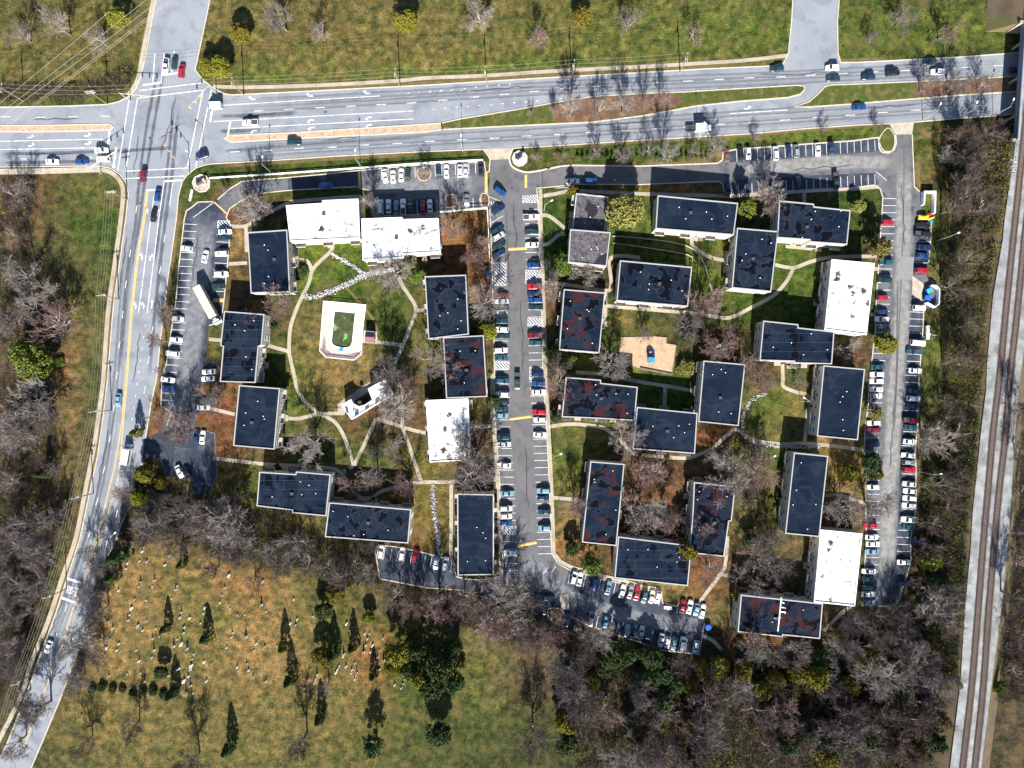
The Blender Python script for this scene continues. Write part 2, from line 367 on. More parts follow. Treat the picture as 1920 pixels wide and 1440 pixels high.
BLOBS = [
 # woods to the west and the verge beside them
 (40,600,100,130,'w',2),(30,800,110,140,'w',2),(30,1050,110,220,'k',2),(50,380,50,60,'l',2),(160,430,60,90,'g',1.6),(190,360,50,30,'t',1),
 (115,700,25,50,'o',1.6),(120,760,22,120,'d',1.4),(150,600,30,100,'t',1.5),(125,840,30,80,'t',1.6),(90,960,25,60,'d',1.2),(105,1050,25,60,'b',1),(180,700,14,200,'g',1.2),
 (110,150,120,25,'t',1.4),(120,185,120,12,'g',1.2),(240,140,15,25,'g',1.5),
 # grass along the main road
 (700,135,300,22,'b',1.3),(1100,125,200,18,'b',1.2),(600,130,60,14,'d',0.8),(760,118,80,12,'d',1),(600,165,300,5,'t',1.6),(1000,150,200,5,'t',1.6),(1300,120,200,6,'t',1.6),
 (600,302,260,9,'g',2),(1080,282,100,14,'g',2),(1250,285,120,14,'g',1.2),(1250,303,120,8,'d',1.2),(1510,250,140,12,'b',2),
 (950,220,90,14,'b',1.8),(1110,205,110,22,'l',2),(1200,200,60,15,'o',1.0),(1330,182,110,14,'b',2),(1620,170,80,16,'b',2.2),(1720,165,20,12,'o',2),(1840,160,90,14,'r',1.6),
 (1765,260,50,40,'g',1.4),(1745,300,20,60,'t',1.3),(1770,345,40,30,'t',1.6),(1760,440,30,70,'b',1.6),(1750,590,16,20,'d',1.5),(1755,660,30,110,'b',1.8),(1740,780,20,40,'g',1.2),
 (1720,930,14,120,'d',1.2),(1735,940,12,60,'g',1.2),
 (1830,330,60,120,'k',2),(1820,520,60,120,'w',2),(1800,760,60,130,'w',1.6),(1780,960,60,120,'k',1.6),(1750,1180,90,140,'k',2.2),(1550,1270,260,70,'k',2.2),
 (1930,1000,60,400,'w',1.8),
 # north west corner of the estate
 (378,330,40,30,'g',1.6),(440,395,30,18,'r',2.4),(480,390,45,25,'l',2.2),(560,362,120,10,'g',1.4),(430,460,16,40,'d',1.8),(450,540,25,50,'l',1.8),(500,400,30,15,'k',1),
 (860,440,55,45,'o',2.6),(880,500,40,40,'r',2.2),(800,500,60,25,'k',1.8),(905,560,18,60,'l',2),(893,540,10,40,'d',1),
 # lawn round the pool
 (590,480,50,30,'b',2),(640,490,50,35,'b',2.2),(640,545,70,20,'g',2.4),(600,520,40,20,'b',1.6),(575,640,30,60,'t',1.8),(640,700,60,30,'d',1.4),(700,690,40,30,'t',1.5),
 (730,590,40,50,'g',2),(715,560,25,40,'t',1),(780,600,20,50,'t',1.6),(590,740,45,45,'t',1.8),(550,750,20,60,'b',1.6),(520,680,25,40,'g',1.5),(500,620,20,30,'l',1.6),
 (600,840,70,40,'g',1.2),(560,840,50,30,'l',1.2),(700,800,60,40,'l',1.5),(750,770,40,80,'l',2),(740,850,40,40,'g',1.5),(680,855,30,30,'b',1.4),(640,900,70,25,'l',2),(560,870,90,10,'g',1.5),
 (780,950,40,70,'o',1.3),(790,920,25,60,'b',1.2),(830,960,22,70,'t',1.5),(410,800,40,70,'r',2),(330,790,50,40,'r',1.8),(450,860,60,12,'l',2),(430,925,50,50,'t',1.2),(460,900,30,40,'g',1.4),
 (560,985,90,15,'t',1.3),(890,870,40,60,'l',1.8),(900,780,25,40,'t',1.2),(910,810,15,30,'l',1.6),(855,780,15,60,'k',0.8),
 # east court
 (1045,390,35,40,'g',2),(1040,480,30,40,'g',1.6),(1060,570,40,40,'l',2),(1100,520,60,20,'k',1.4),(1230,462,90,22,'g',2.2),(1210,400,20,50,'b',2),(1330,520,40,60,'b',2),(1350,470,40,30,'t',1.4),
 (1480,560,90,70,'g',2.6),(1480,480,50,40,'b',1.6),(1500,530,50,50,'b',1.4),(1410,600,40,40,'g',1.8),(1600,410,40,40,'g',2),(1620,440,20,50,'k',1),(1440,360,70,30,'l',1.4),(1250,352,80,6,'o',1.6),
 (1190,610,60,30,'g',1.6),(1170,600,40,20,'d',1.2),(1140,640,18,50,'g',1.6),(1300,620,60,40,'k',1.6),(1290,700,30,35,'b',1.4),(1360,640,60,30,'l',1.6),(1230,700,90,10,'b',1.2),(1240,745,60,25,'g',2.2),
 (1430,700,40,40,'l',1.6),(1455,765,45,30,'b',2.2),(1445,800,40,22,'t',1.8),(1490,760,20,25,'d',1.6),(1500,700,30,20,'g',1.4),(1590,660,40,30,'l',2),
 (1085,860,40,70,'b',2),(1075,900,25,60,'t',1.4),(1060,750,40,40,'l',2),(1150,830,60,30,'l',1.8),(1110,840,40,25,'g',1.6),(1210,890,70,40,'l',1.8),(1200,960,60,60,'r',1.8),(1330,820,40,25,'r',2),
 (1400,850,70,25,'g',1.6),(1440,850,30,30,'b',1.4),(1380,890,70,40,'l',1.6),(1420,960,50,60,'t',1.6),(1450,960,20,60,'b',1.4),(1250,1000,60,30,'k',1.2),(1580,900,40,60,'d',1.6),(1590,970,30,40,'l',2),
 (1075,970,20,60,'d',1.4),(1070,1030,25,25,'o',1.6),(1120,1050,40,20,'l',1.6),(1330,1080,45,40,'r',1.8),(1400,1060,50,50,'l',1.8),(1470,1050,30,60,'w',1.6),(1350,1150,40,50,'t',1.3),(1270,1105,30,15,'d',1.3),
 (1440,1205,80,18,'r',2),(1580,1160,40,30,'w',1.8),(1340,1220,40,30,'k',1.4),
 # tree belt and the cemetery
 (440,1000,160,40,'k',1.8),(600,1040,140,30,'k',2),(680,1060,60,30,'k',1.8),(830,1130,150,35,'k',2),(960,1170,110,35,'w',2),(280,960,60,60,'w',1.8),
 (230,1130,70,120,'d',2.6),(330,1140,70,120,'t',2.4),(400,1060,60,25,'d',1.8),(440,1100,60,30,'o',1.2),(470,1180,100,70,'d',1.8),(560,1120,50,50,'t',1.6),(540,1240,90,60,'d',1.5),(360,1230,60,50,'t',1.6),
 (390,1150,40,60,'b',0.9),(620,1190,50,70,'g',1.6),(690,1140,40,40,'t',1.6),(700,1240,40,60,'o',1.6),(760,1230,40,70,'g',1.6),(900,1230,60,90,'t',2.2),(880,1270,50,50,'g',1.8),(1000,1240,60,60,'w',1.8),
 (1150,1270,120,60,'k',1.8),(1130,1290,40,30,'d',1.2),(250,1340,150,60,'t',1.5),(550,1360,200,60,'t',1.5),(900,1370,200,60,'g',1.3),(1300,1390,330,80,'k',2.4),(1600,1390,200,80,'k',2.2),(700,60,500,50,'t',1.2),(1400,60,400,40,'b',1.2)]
def build_ground():
    inner_x = np.arange(-190, 190.01, 1.15); inner_y = np.arange(-146, 146.01, 1.15)
    outer = np.array([200,230,290,400,600,1000,2000,4000.0])
    xs = np.concatenate([-outer[::-1], inner_x, outer]); ys = np.concatenate([-(outer[::-1]), inner_y, outer])
    X, Y = np.meshgrid(xs, ys); nx, ny = len(xs), len(ys)
    px = X/S+960; py = 720-Y/S
    wx = px + (vnoise(X,Y,0.12,1)-0.5)*34 + (vnoise(X,Y,0.35,2)-0.5)*18
    wy = py + (vnoise(X,Y,0.12,3)-0.5)*34 + (vnoise(X,Y,0.35,4)-0.5)*18
    acc = np.zeros(X.shape+(3,)); wsum = np.full(X.shape, 0.22)
    basec = np.array((0.046,0.048,0.017)); acc += basec*0.22
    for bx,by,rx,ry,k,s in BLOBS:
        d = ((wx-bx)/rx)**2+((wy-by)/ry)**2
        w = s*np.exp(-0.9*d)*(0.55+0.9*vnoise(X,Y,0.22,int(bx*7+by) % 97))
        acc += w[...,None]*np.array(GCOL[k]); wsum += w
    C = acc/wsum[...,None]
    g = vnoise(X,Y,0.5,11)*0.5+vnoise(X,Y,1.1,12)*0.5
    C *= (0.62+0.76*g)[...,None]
    idx = np.arange(nx*ny).reshape(ny,nx)
    q = np.stack([idx[:-1,:-1],idx[:-1,1:],idx[1:,1:],idx[1:,:-1]],-1).reshape(-1,4)
    me = bpy.data.meshes.new('ground'); V = np.stack([X,Y,np.zeros_like(X)],-1).reshape(-1,3)
    me.vertices.add(len(V)); me.vertices.foreach_set('co', V.ravel())
    me.loops.add(q.size); me.loops.foreach_set('vertex_index', q.ravel())
    me.polygons.add(len(q)); me.polygons.foreach_set('loop_start', np.arange(0,q.size,4)); me.update(calc_edges=True)
    at = me.color_attributes.new('Col','FLOAT_COLOR','POINT')
    at.data.foreach_set('color', np.concatenate([C.reshape(-1,3),np.ones((len(V),1))],1).ravel())
    m = mat('ground_cover', (0.1,0.1,0.04), 0.95, 0.1); t = NT(m)
    a = t.node('ShaderNodeVertexColor', layer_name='Col'); v = t.coord()
    col = a.outputs[0]
    n1 = t.noise(v, 0.45, 6, 0.65); n2 = t.noise(v, 2.2, 4, 0.7); n3 = t.noise(v, 0.13, 4, 0.6)
    col = t.mix(1.0, col, t.ramp(n1, [(0.36, (0.46,0.52,0.48)), (0.64, (1.66,1.56,1.45))]), 'MULTIPLY')
    col = t.mix(1.0, col, t.ramp(n2, [(0.34, 0.40), (0.66, 1.65)]), 'MULTIPLY')
    n5 = t.noise(v, 0.24, 5, 0.65)
    col = t.mix(1.0, col, t.ramp(n5, [(0.38, (0.60,0.76,0.66)), (0.62, (1.42,1.26,1.15))]), 'MULTIPLY')
    col = t.mix(t.ramp(n3, [(0.52, 0.0), (0.64, 0.38)]), col, (0.110,0.080,0.034))
    col = t.mix(t.ramp(t.noise(v, 0.9, 5, 0.7), [(0.55, 0.0), (0.66, 0.5)]), col, (0.036,0.056,0.010))
    t.out(col)
    bp = t.node('ShaderNodeBump'); bp.inputs['Strength'].default_value = 0.8; bp.inputs['Distance'].default_value = 0.25
    t.l.new(n2, bp.inputs['Height']); t.l.new(bp.outputs[0], t.b.inputs['Normal'])
    me.materials.append(m); M['ground'] = m
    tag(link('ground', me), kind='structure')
build_ground()

def sheet(name, px, z, m, holes=(), kind='structure', parent=None):
    o = poly_mb(pts(px), z, [pts(h) for h in holes]).obj(name, m, parent=parent)
    if not parent: tag(o, kind=kind)
    return o
def kerb(px, closed=False, sm=0, w=0.34, z1=0.13, m='kerb'):
    l = pts(px)
    if sm: l = smooth_line(l, sm, closed)
    return tag(bar_mb(l, w, 0.0, z1, closed).obj('kerb', M[m]), kind='structure')

# ------------------------------------------------------------------ roads
N_W = [(-260,206),(0,201),(120,199),(200,196),(222,191),(240,182),(255,166),(263,148),(268,128),(275,95),(296,-20),(310,-90)]
N_E = [(412,-90),(398,-20),(374,95),(366,131),(381,150),(400,165),(421,176),(435,178),(546,172.5),(800,159.5),(910,152.7),(1029,145.5),(1200,136),(1325,129),(1450,123.5),(1469,118),(1478,100),(1484,40),(1490,-60)]
N_F = [(1578,-60),(1570,40),(1571,100),(1576,117),(1607,117),(1666,114),(1800,107),(1920,98),(2200,76)]
S_E = [(2200,190),(1920,213),(1880,216),(1791,222.5),(1714,229)]
S_D = [(1666,232),(1600,235),(1512,241),(1408,250.6),(1304,257),(1200,263),(1071,271.5),(962,278)]
S_C = [(906,280),(800,284),(629,293),(517,300.6),(400,307),(385,309),(367,315),(350,329),(342,341),(335,366),(331,410),(325,454),(315.6,518),(310,568),(300,647),(294,710),(284,754),(273,822)]
S_B = [(268,866),(244,950),(227,983),(219,1010),(200,1047),(180,1110),(160,1180),(129,1268),(115.6,1304),(80,1390),(50,1460),(10,1560)]
S_A = [(-70,1560),(-18,1460),(15,1390),(49,1304),(69,1247),(104,1152),(125,1087),(150,1010),(166.7,931),(183,856),(194,779),(202,710),(209,618),(214.6,556),(226,483),(236,410),(241,362),(237,343),(225,327),(208,316),(187,311),(100,312),(0,313),(-260,318)]
sheet('road', N_W+N_E+N_F+S_E+S_D+S_C+S_B+S_A, 0.010, M['road'])
for l in (N_W, N_E, N_F, S_E, S_D, S_C, S_B, S_A): kerb(l)
# medians
def island(px, name, top, z=0.12):
    mb = poly_mb(pts(px), z); o = mb.obj(name, top); tag(o, kind='structure'); kerb(px, True, w=0.42, z1=0.15)
    return o
island([(-260,240),(0,235.5),(100,235),(170,233.5),(205,233),(212,238),(207,243),(150,245.5),(70,247),(0,246.5),(-260,251)], 'median', M['median'])
island([(421,260),(431,254),(550,249),(671,241),(800,233),(828,231),(829,243),(796,247.5),(671,254),(567,259),(433,266.5)], 'median', M['median'])
gm = M['ground']
def grass_island(px, sm=True):
    """grass median: its own sheet a step above the road, coloured like the ground around"""
    l = px; o = poly_mb(pts(l), 0.12).obj('grass_median', M['island_grass']); tag(o, kind='structure'); kerb(l, True, w=0.40, z1=0.15)
M['island_grass'] = noisy('median_grass', (0.062,0.072,0.018), (0.040,0.058,0.012), 0.45, 0.95, 6, 0.1, (0.125,0.095,0.04), 0.4)
M['island_litter'] = noisy('median_leaf_litter', (0.078,0.045,0.032), (0.12,0.068,0.042), 0.45, 0.95, 6, 0.1, (0.16,0.095,0.055), 0.3)
MED1 = [(828,231),(867,222.5),(967,206),(1060,189),(1112,181),(1200,175.6),(1283,172.5),(1408,165),(1496,160),(1508,162),(1509,168),(1500,177),(1477,183),(1387,190),(1308,198.5),(1200,218),(1112,229),(967,236),(869,241),(829,243)]
MED2 = [(1490,200.6),(1517,191),(1533,177),(1546,163),(1558,159.5),(1600,158),(1697,154),(1891,144),(2200,122),(2200,152),(1910,171.5),(1791,179),(1697,187),(1599,195),(1520,200.6)]
grass_island(MED1); grass_island(MED2)
tag(poly_mb(smooth_line(pts([(1060,192),(1112,184),(1200,178),(1260,177),(1280,188),(1255,205),(1200,214),(1112,226),(1050,229),(1035,212)]), 4, True), 0.126).obj('leaf_litter', M['island_litter']), kind='structure')
tag(poly_mb(smooth_line(pts([(1722,155),(1800,150),(1890,147),(1990,140),(1990,162),(1905,169),(1791,176),(1722,182),(1716,168)]), 3, True), 0.126).obj('leaf_litter', M['island_litter']), kind='structure')

# central drive, with the lots round it
W_EDGE = [(919,300),(917,366),(918,393),(919,410),(922,472),(923,535),(926,618),(927,710),(927,772),(934,856),(937.5,918),(942,1010),(944,1077)]
E_EDGE = [(1006,353),(1009,379),(1010,410),(1011,472),(1014.6,535),(1017,618),(1018,710),(1024,793),(1028,866),(1032,960),(1033,1010),(1035,1039),(1046,1056),(1067,1068)]
S_LOT_N = [(1098,1077),(1125,1085),(1171,1095),(1196,1104),(1240,1110),(1242,1130),(1269,1137),(1275,1127),(1287,1129),(1322,1135)]
S_LOT_S = [(1321,1168),(1317,1191),(1310,1227),(1235,1218),(1200,1204),(1171,1195),(1102,1172),(1071,1156),(1064,1178),(1052,1176),(1050,1143),(1030,1143),(1028,1162),(1012,1162),(1005,1138),(915,1122),(862,1106),(800,1102),(712,1085)]
SW_LOT_N = [(706,1047),(710,1022),(781,1033),(812,1041),(844,1050),(852,1058),(856,1081),(894,1087),(929,1083)]
drive = [(955,298),(958,309),(970,320),(985,323)] + [(1006,330)] + E_EDGE
sheet('drive', [(919,300)]+drive+[(1060,1090),(1052,1110),(900,1110),(905,1088),(929,1083)]+W_EDGE[::-1][:-1], 0.018, M['drive'])
sheet('parking_lot', [(1050,1062)]+[(1067,1068)]+S_LOT_N+S_LOT_S+SW_LOT_N+[(940,1079),(1000,1100)], 0.014, M['lot'])
sheet('driveway_apron', [(905,279.5),(963,277.5),(956,298),(919,300)], 0.022, M['concrete'])
kerb([(906,280),(914,290),(919,300),(917,322),(911,323),(908,303)]); kerb([(962,278),(956,288),(955,298),(960,312),(977,321),(998,322.5),(1050,312)], sm=3, w=0.6)
kerb(W_EDGE[2:]); kerb(E_EDGE+S_LOT_N)
kerb(S_LOT_S[:9]); kerb([(706,1047),(710,1022),(781,1033),(812,1041),(844,1050),(852,1058),(856,1081),(894,1087),(929,1083),(944,1077)], sm=2)
kerb([(1005,1138),(915,1122),(862,1106),(800,1102),(712,1085),(706,1047)])
# north east lot and east lot in one sheet
NE_N = [(985,323),(1000,322),(1050,312),(1071,310),(1200,311.5),(1346,306),(1354,300),(1356,285),(1381,280),(1500,271),(1600,264),(1637,259),(1647,258),(1648,277),(1653,285),(1666,287),(1676,281),(1680,270),(1679,252),(1668,232.5)]
E_R = [(1712,229.5),(1710,252),(1712,297),(1714,350),(1724,359),(1728,361),(1728,404),(1746,410),(1745,447),(1741,493),(1738,520),(1758,532),(1762,540),(1761,572),(1748,579),(1732,577),(1730,618),(1726,670),(1723,710),(1721,772),(1720,804),(1716,835),(1717,887),(1716,960),(1707,1010),(1708,1052),(1697,1089),(1685,1125),(1678,1135),(1647,1137)]
E_L = [(1617,1137),(1622,1041),(1624,1010),(1623,939),(1624,897),(1620,845),(1622,804),(1628,756),(1630,702),(1635,672),(1641,618),(1643,556),(1647,504),(1651,431),(1653,406),(1655,370),(1650,354),(1639,347),(1600,352),(1520,360),(1483,360),(1377,368),(1358,362),(1355,345),(1348,340),(1200,346),(1087,345.5),(1006,353)]
sheet('parking_lot', NE_N+E_R+E_L+[(1006,332)], 0.0145, M['lotgrey'])
kerb(NE_N[2:-1], w=0.45); kerb(E_R[1:5]); kerb(E_R[6:10]); kerb(E_R[15:]); kerb(E_L)
sheet('driveway_apron', [(1666,231.5),(1714,228.5),(1710,252),(1679,252)], 0.022, M['concrete'])
sheet('new_asphalt', [(1010,322),(1050,314),(1200,313),(1346,308),(1352,343),(1200,344.5),(1087,344),(1012,351)], 0.019, M['drive'])
sheet('sealed_stalls', [(1356,285),(1381,281),(1637,260),(1646,259),(1648,281),(1640,284),(1500,296),(1360,305)], 0.019, M['lot'])
sheet('sealed_stalls', [(1360,338),(1500,330),(1640,324),(1650,352),(1639,346),(1600,351),(1520,359),(1377,367),(1358,361)], 0.019, M['lot'])
sheet('sealed_stalls', [(1656,370),(1680,370),(1672,500),(1668,640),(1655,705),(1652,800),(1648,900),(1648,1010),(1645,1136),(1618,1136),(1623,1041),(1625,939),(1625,897),(1621,845),(1631,702),(1642,618)], 0.019, M['lotgrey'])
sheet('sealed_stalls', [(1717,410),(1745,411),(1744,447),(1740,493),(1737,515),(1712,515)], 0.019, M['lot'])
sheet('sealed_stalls', [(1709,566),(1731,578),(1729,618),(1725,670),(1722,710),(1720,772),(1719,804),(1715,835),(1716,887),(1715,960),(1706,1010),(1707,1052),(1690,1100),(1676,1134),(1660,1130),(1683,1010),(1688,835),(1697,710),(1703,618)], 0.019, M['lot'])
# west lot and the loop drive
W_L = [(400,378),(371,379),(362,387),(350,395),(346,410),(335,504),(331,556),(323,610),(312,681),(304,710),(302,760),(322,774),(312,800),(290,815),(271,823)]
W_S = [(267,866),(288,856),(304,866),(312,893),(355,898),(362,925),(390,927),(402,905),(408,884),(404,858),(403,812),(365,804),(366,776),(398,770),(398,742),(362,738),(368,722),(406,716),(408,680),(385,677),(392,610),(414.6,604),(419,572),(421,556),(427,493),(433,422),(424,408),(431,391),(448,379),(475,364),(540,357),(671,350)]
W_N = [(671,320),(606,327),(540,333),(473,338),(452,341),(431,354),(408,374)]
sheet('parking_lot', W_L+W_S+W_N, 0.0142, M['lot'])
kerb(W_L[:-2]); kerb(W_S[1:12], m='wood', w=0.2); kerb(W_S[20:]+[]); kerb(W_N)
sheet('parking_lot', [(671,321),(800,308.5),(908,303.5),(911,322),(917,366),(918,387),(915,388),(800,401),(712,405),(700,395),(692,357),(671,352)], 0.0136, M['lotgrey'])
kerb([(671,320),(800,308),(908,303)]); kerb([(671,352),(692,357),(700,395),(712,405),(800,401),(915,388)])
sheet('sealed_stalls', [(705,378),(800,373),(815,372),(815,399),(800,400),(712,404)], 0.019, M['lot'])
sheet('lot_patch', [(408,375),(431,355),(452,342),(540,334),(540,355),(475,363),(448,378),(430,391),(420,402)], 0.0185, M['lotgrey'])
def litter_bed(px, m='island_litter', z=0.10):
    l = smooth_line(pts(px), 4, True)
    tag(poly_mb(l, z).obj('planting_bed', M[m]), kind='structure'); tag(bar_mb(l, 0.3, 0.0, z+0.03, True).obj('kerb', M['kerb']), kind='structure')
litter_bed([(786,318),(800,314),(808,325),(803,336),(790,338),(782,328)]); litter_bed([(836,368),(853,366),(855,384),(838,388)]); litter_bed([(903,364),(915,366),(916,384),(903,385)])
litter_bed([(1028,1142),(1050,1142),(1060,1158),(1044,1166),(1030,1160)])
litter_bed([(1649,259),(1664,240),(1676,252),(1677,270),(1672,282),(1660,284),(1652,276)], 'island_grass')

# worn aisles, tyre tracks, seams, one strip of painted tree shade
def wear(px, w, z, m, sm=4): return tag(ribbon_uv('wear_and_shade', smooth_line(pts(px), sm), w, z, M[m]), kind='structure')
wear([(388,400),(378,460),(372,520),(362,600),(350,680),(338,750),(320,830)], 10.5, 0.023, 'w_aisle')
wear([(1690,255),(1694,330),(1694,420),(1692,500),(1690,600),(1682,700),(1674,800),(1668,900),(1664,1000),(1660,1130)], 7.0, 0.023, 'w_light')
wear([(1370,318),(1450,313),(1560,305),(1650,305),(1690,310)], 6.0, 0.0235, 'w_light')
wear([(960,1090),(1000,1060),(1040,1100),(1120,1140),(1220,1165),(1300,1175)], 6.5, 0.023, 'w_aisle')
wear([(690,350),(760,348),(840,345),(905,340)], 6.5, 0.022, 'w_aisle')
wear([(930,1070),(985,1075),(1010,1040)], 9.0, 0.0225, 'w_aisle')
for off in (0.0, 11.0): wear([(300+off,114),(278+off*1.2,220),(262+off,330),(254+off*.6,420),(241+off*.5,500),(230+off*.4,600),(222+off*.3,700)], 1.3, 0.016, 'w_dark')
wear([(335,200),(322,330),(312,400),(302,480),(293,560),(285,640),(280,710)], 1.5, 0.0162, 'w_dark')
wear([(326,200),(312,330),(300,420),(290,500)], 1.2, 0.0164, 'w_dark')
wear([(0,288),(100,287),(220,283),(340,276)], 1.4, 0.016, 'w_dark'); wear([(0,305),(100,304),(220,301)], 1.4, 0.0161, 'w_dark')
wear([(410,218),(480,216),(560,212)], 1.6, 0.016, 'w_dark'); wear([(410,246),(440,246),(490,244)], 1.6, 0.0162, 'w_dark')
wear([(410,284),(520,276),(640,268),(800,258)], 1.4, 0.0163, 'w_dark')
wear([(215,766),(200,850),(180,940),(150,1040),(110,1150)], 1.6, 0.016, 'w_dark')
wear([(244,900),(225,960),(205,1010),(180,1070)], 5.0, 0.0165, 'w_dark')  # broad dark film: shade of the roadside trees painted onto the asphalt
wear([(949,385),(952,470),(955,540),(951,600)], 0.5, 0.024, 'w_seam')
wear([(1695,260),(1694,400),(1688,560),(1682,700),(1676,830)], 0.5, 0.026, 'w_seam'); wear([(1683,520),(1682,640),(1680,720),(1673,800)], 0.9, 0.0262, 'w_seam')
for q, l in enumerate((N_E[5:15], N_F[2:6])): wear([(x,y-4) for x,y in l], 2.2, 0.005+q*.0003, 'w_dirt', 2)
wear([(x,y+5) for x,y in S_C[1:5]], 1.6, 0.0056, 'w_dirt', 2); wear([(x,y+3) for x,y in S_D], 1.4, 0.0058, 'w_dirt', 2)
wear([(x-4,y) for x,y in S_A[4:18]], 1.6, 0.0060, 'w_dirt', 2); wear([(x+3,y) for x,y in S_C[9:]], 2.4, 0.0062, 'w_dirt', 2)
wear([(1205,308),(1280,307),(1340,302)], 2.2, 0.0064, 'w_dirt', 2); wear([(1722,300),(1720,340),(1735,352)], 3.0, 0.0066, 'w_dirt', 2); wear([(1722,240),(1760,262),(1790,240)], 2.5, 0.0067, 'w_dirt', 2)
wear([(1722,720),(1722,800),(1720,900),(1719,1000)], 2.4, 0.0068, 'w_dirt', 2)
# lane wear along both carriageways of the main road and down the avenue
TOPL = [(430,187),(600,180),(800,168),(1000,156),(1200,146),(1400,138),(1600,128),(1880,112)]; BOTL = [(420,291),(600,280),(800,267),(1000,256),(1200,243),(1400,230),(1600,217),(1880,197)]
k_ = 0
for l, offs_, mm in ((TOPL,(0,8),'w_lane'),(TOPL,(14,22),'w_lane'),(BOTL,(-22,-14),'w_lane'),(BOTL,(-2,5),'w_lane'),(TOPL,(3.5,18),'w_pale'),(BOTL,(-18,-6,9),'w_pale')):
    for o_ in offs_: k_ += 1; wear([(x,y+o_) for x,y in l], 1.0 if mm == 'w_lane' else 1.5, 0.0172+0.0002*k_, mm, 2)
for o_, mm in ((-3,'w_lane'),(4,'w_lane'),(0.5,'w_pale'),(12,'w_pale')):
    k_ += 1; wear([(243+o_,420),(232+o_,520),(224+o_,620),(216+o_,720),(208+o_,790),(198+o_,860),(184+o_,930),(166+o_,1000),(146+o_,1070),(118+o_,1150),(88+o_,1230)], 1.0, 0.0172+0.0002*k_, mm, 3)
sheet('asphalt_patch', [(1688,481),(1714,482),(1711,524),(1685,524)], 0.028, noisy('fresh_patch', (0.16,0.165,0.175), (0.18,0.185,0.195), 0.3))
sheet('concrete_patch', [(1258,1155),(1266,1152),(1308,1160),(1310,1185),(1290,1184),(1256,1176)], 0.028, M['lotgrey'])
sheet('concrete_patch', [(1048,1116),(1066,1116),(1067,1143),(1053,1143)], 0.028, M['walk'])
sheet('dumpster_pad', [(1711,517),(1733,533),(1728,548),(1728,565),(1710,551)], 0.029, M['concrete'])

ck = random.Random(12)
M['w_crack'] = wearmat('crack_seal', (0.045,0.048,0.058), 0.75, soft=0.2)
def crack(a, b, wob, z):
    n = 9; l = [(a[0]+(b[0]-a[0])*k/n+ck.uniform(-wob,wob), a[1]+(b[1]-a[1])*k/n+ck.uniform(-wob,wob)) for k in range(n+1)]
    wear(l, 0.42, z, 'w_crack', 3)
for q, (a, b) in enumerate((((250,330),(262,250)),((300,260),(345,230)),((330,180),(300,300)),((450,220),(520,212)),((600,262),(740,250)),((880,170),(1010,160)),((1100,235),(1230,226)),((1420,140),(1560,136)),((1600,206),(1720,196)),((238,440),(222,560)),((262,620),(250,720)),((205,800),(180,920)),((120,1120),(90,1200)),((60,225),(150,222)),((30,290),(140,288)),((964,380),(968,470)),((975,560),(982,700)),((985,830),(990,960)),((1010,1080),(1000,1040)),((1690,340),(1697,470)),((1676,760),(1668,880)),((370,440),(362,530)),((1480,318),(1600,310)))): crack(a, b, 2.2, 0.030+0.00012*q)
wear([(1745,548),(1756,505),(1772,480),(1790,458)], 1.0, 0.0070, 'w_dirt'); wear([(1716,262),(1745,250),(1790,238)], 1.6, 0.0072, 'w_dirt'); wear([(640,530),(668,560),(700,600),(712,640)], 1.2, 0.0074, 'w_dirt')
for q, (px,py,lab) in enumerate(((281,259,'in the middle of the crossroads'),(262.5,381,'on the avenue lane below the crossroads'),(610,210,'on the main road between turn lanes'),(960,352,'at the head of the central drive'),(1290,335,'on the shaded north drive'),(402,400,'on the bend of the west lot'))):
    o = MB().tube((0,0,0),(0,0,0.012),0.42,0.40,14).obj('manhole_cover', M['darkmetal'], loc=(*P(px,py),0.034)); tag(o, 'round dark manhole cover '+lab, 'manhole cover', 'manhole covers')

# ------------------------------------------------------------------ painted markings
class Paint:
    def __init__(s, z=0.034): s.mb = MB(); s.z = z
    def line(s, a, b, w=0.2): ribbon_mb([P(*a), P(*b)], w, s.z, mb=s.mb); return s
    def poly(s, l, w=0.2):
        ribbon_mb(pts(l), w, s.z, mb=s.mb); return s
    def area(s, l):
        t = poly_mb(pts(l), s.z); s.mb.add(t.v, t.f); return s
    def done(s, name, m): return tag(s.mb.obj(name, M[m]), kind='structure')
def along(l, y):
    for (x0,y0),(x1,y1) in zip(l, l[1:]):
        if min(y0,y1) <= y <= max(y0,y1): return x0+(x1-x0)*(y-y0)/((y1-y0) or 1)
    return l[-1][0]
w = Paint()
for c in ((11,219),(76,220),(137.5,219),(198,218)): w.line((c[0]-9,c[1]),(c[0]+9,c[1]),0.22)
w.line((32,298),(50,298)); w.line((155,295),(173,295))
w.poly([(-200,268),(0,265),(192,261)], 0.24).poly([(-200,284),(0,280.5),(181,277)], 0.24)
for a,b in (((206,245),(202,276)),((218,276),(212.5,315)),((268,159.6),(302,155)),((305,140.6),(334,137)),((308,340),(341,338)),((275,357),(305,355)),((432,228),(427,255)),((398,206),(394,229))): w.line(a,b,0.6)
for l in ([(241.7,189),(221,320)],[(258,184),(381,169),(351,315),(235.4,321),(258,184)],[(261.5,170),(382,155)],[(396,169),(367,313)],[(233,335),(347,330)],[(290.6,100),(286.5,155)],[(308,100),(302,157)],[(327,95),(322,137)]): w.poly(l, 0.3)
w.poly([(290,358),(282,416),(260,586)], 0.25).poly([(308,341),(298,410),(276,587)], 0.25).poly([(324,340),(318,385)], 0.22)
for c in ((256,392),(244,475),(236,533),(230,590),(224,647),(219,704),(213.5,766),(206,822),(196,881),(183,940),(169,1000),(125,1140),(106,1194),(83,1254)): w.line((c[0]+1.2,c[1]-7),(c[0]-1.2-(2 if c[1]>850 else 0),c[1]+7),0.22)
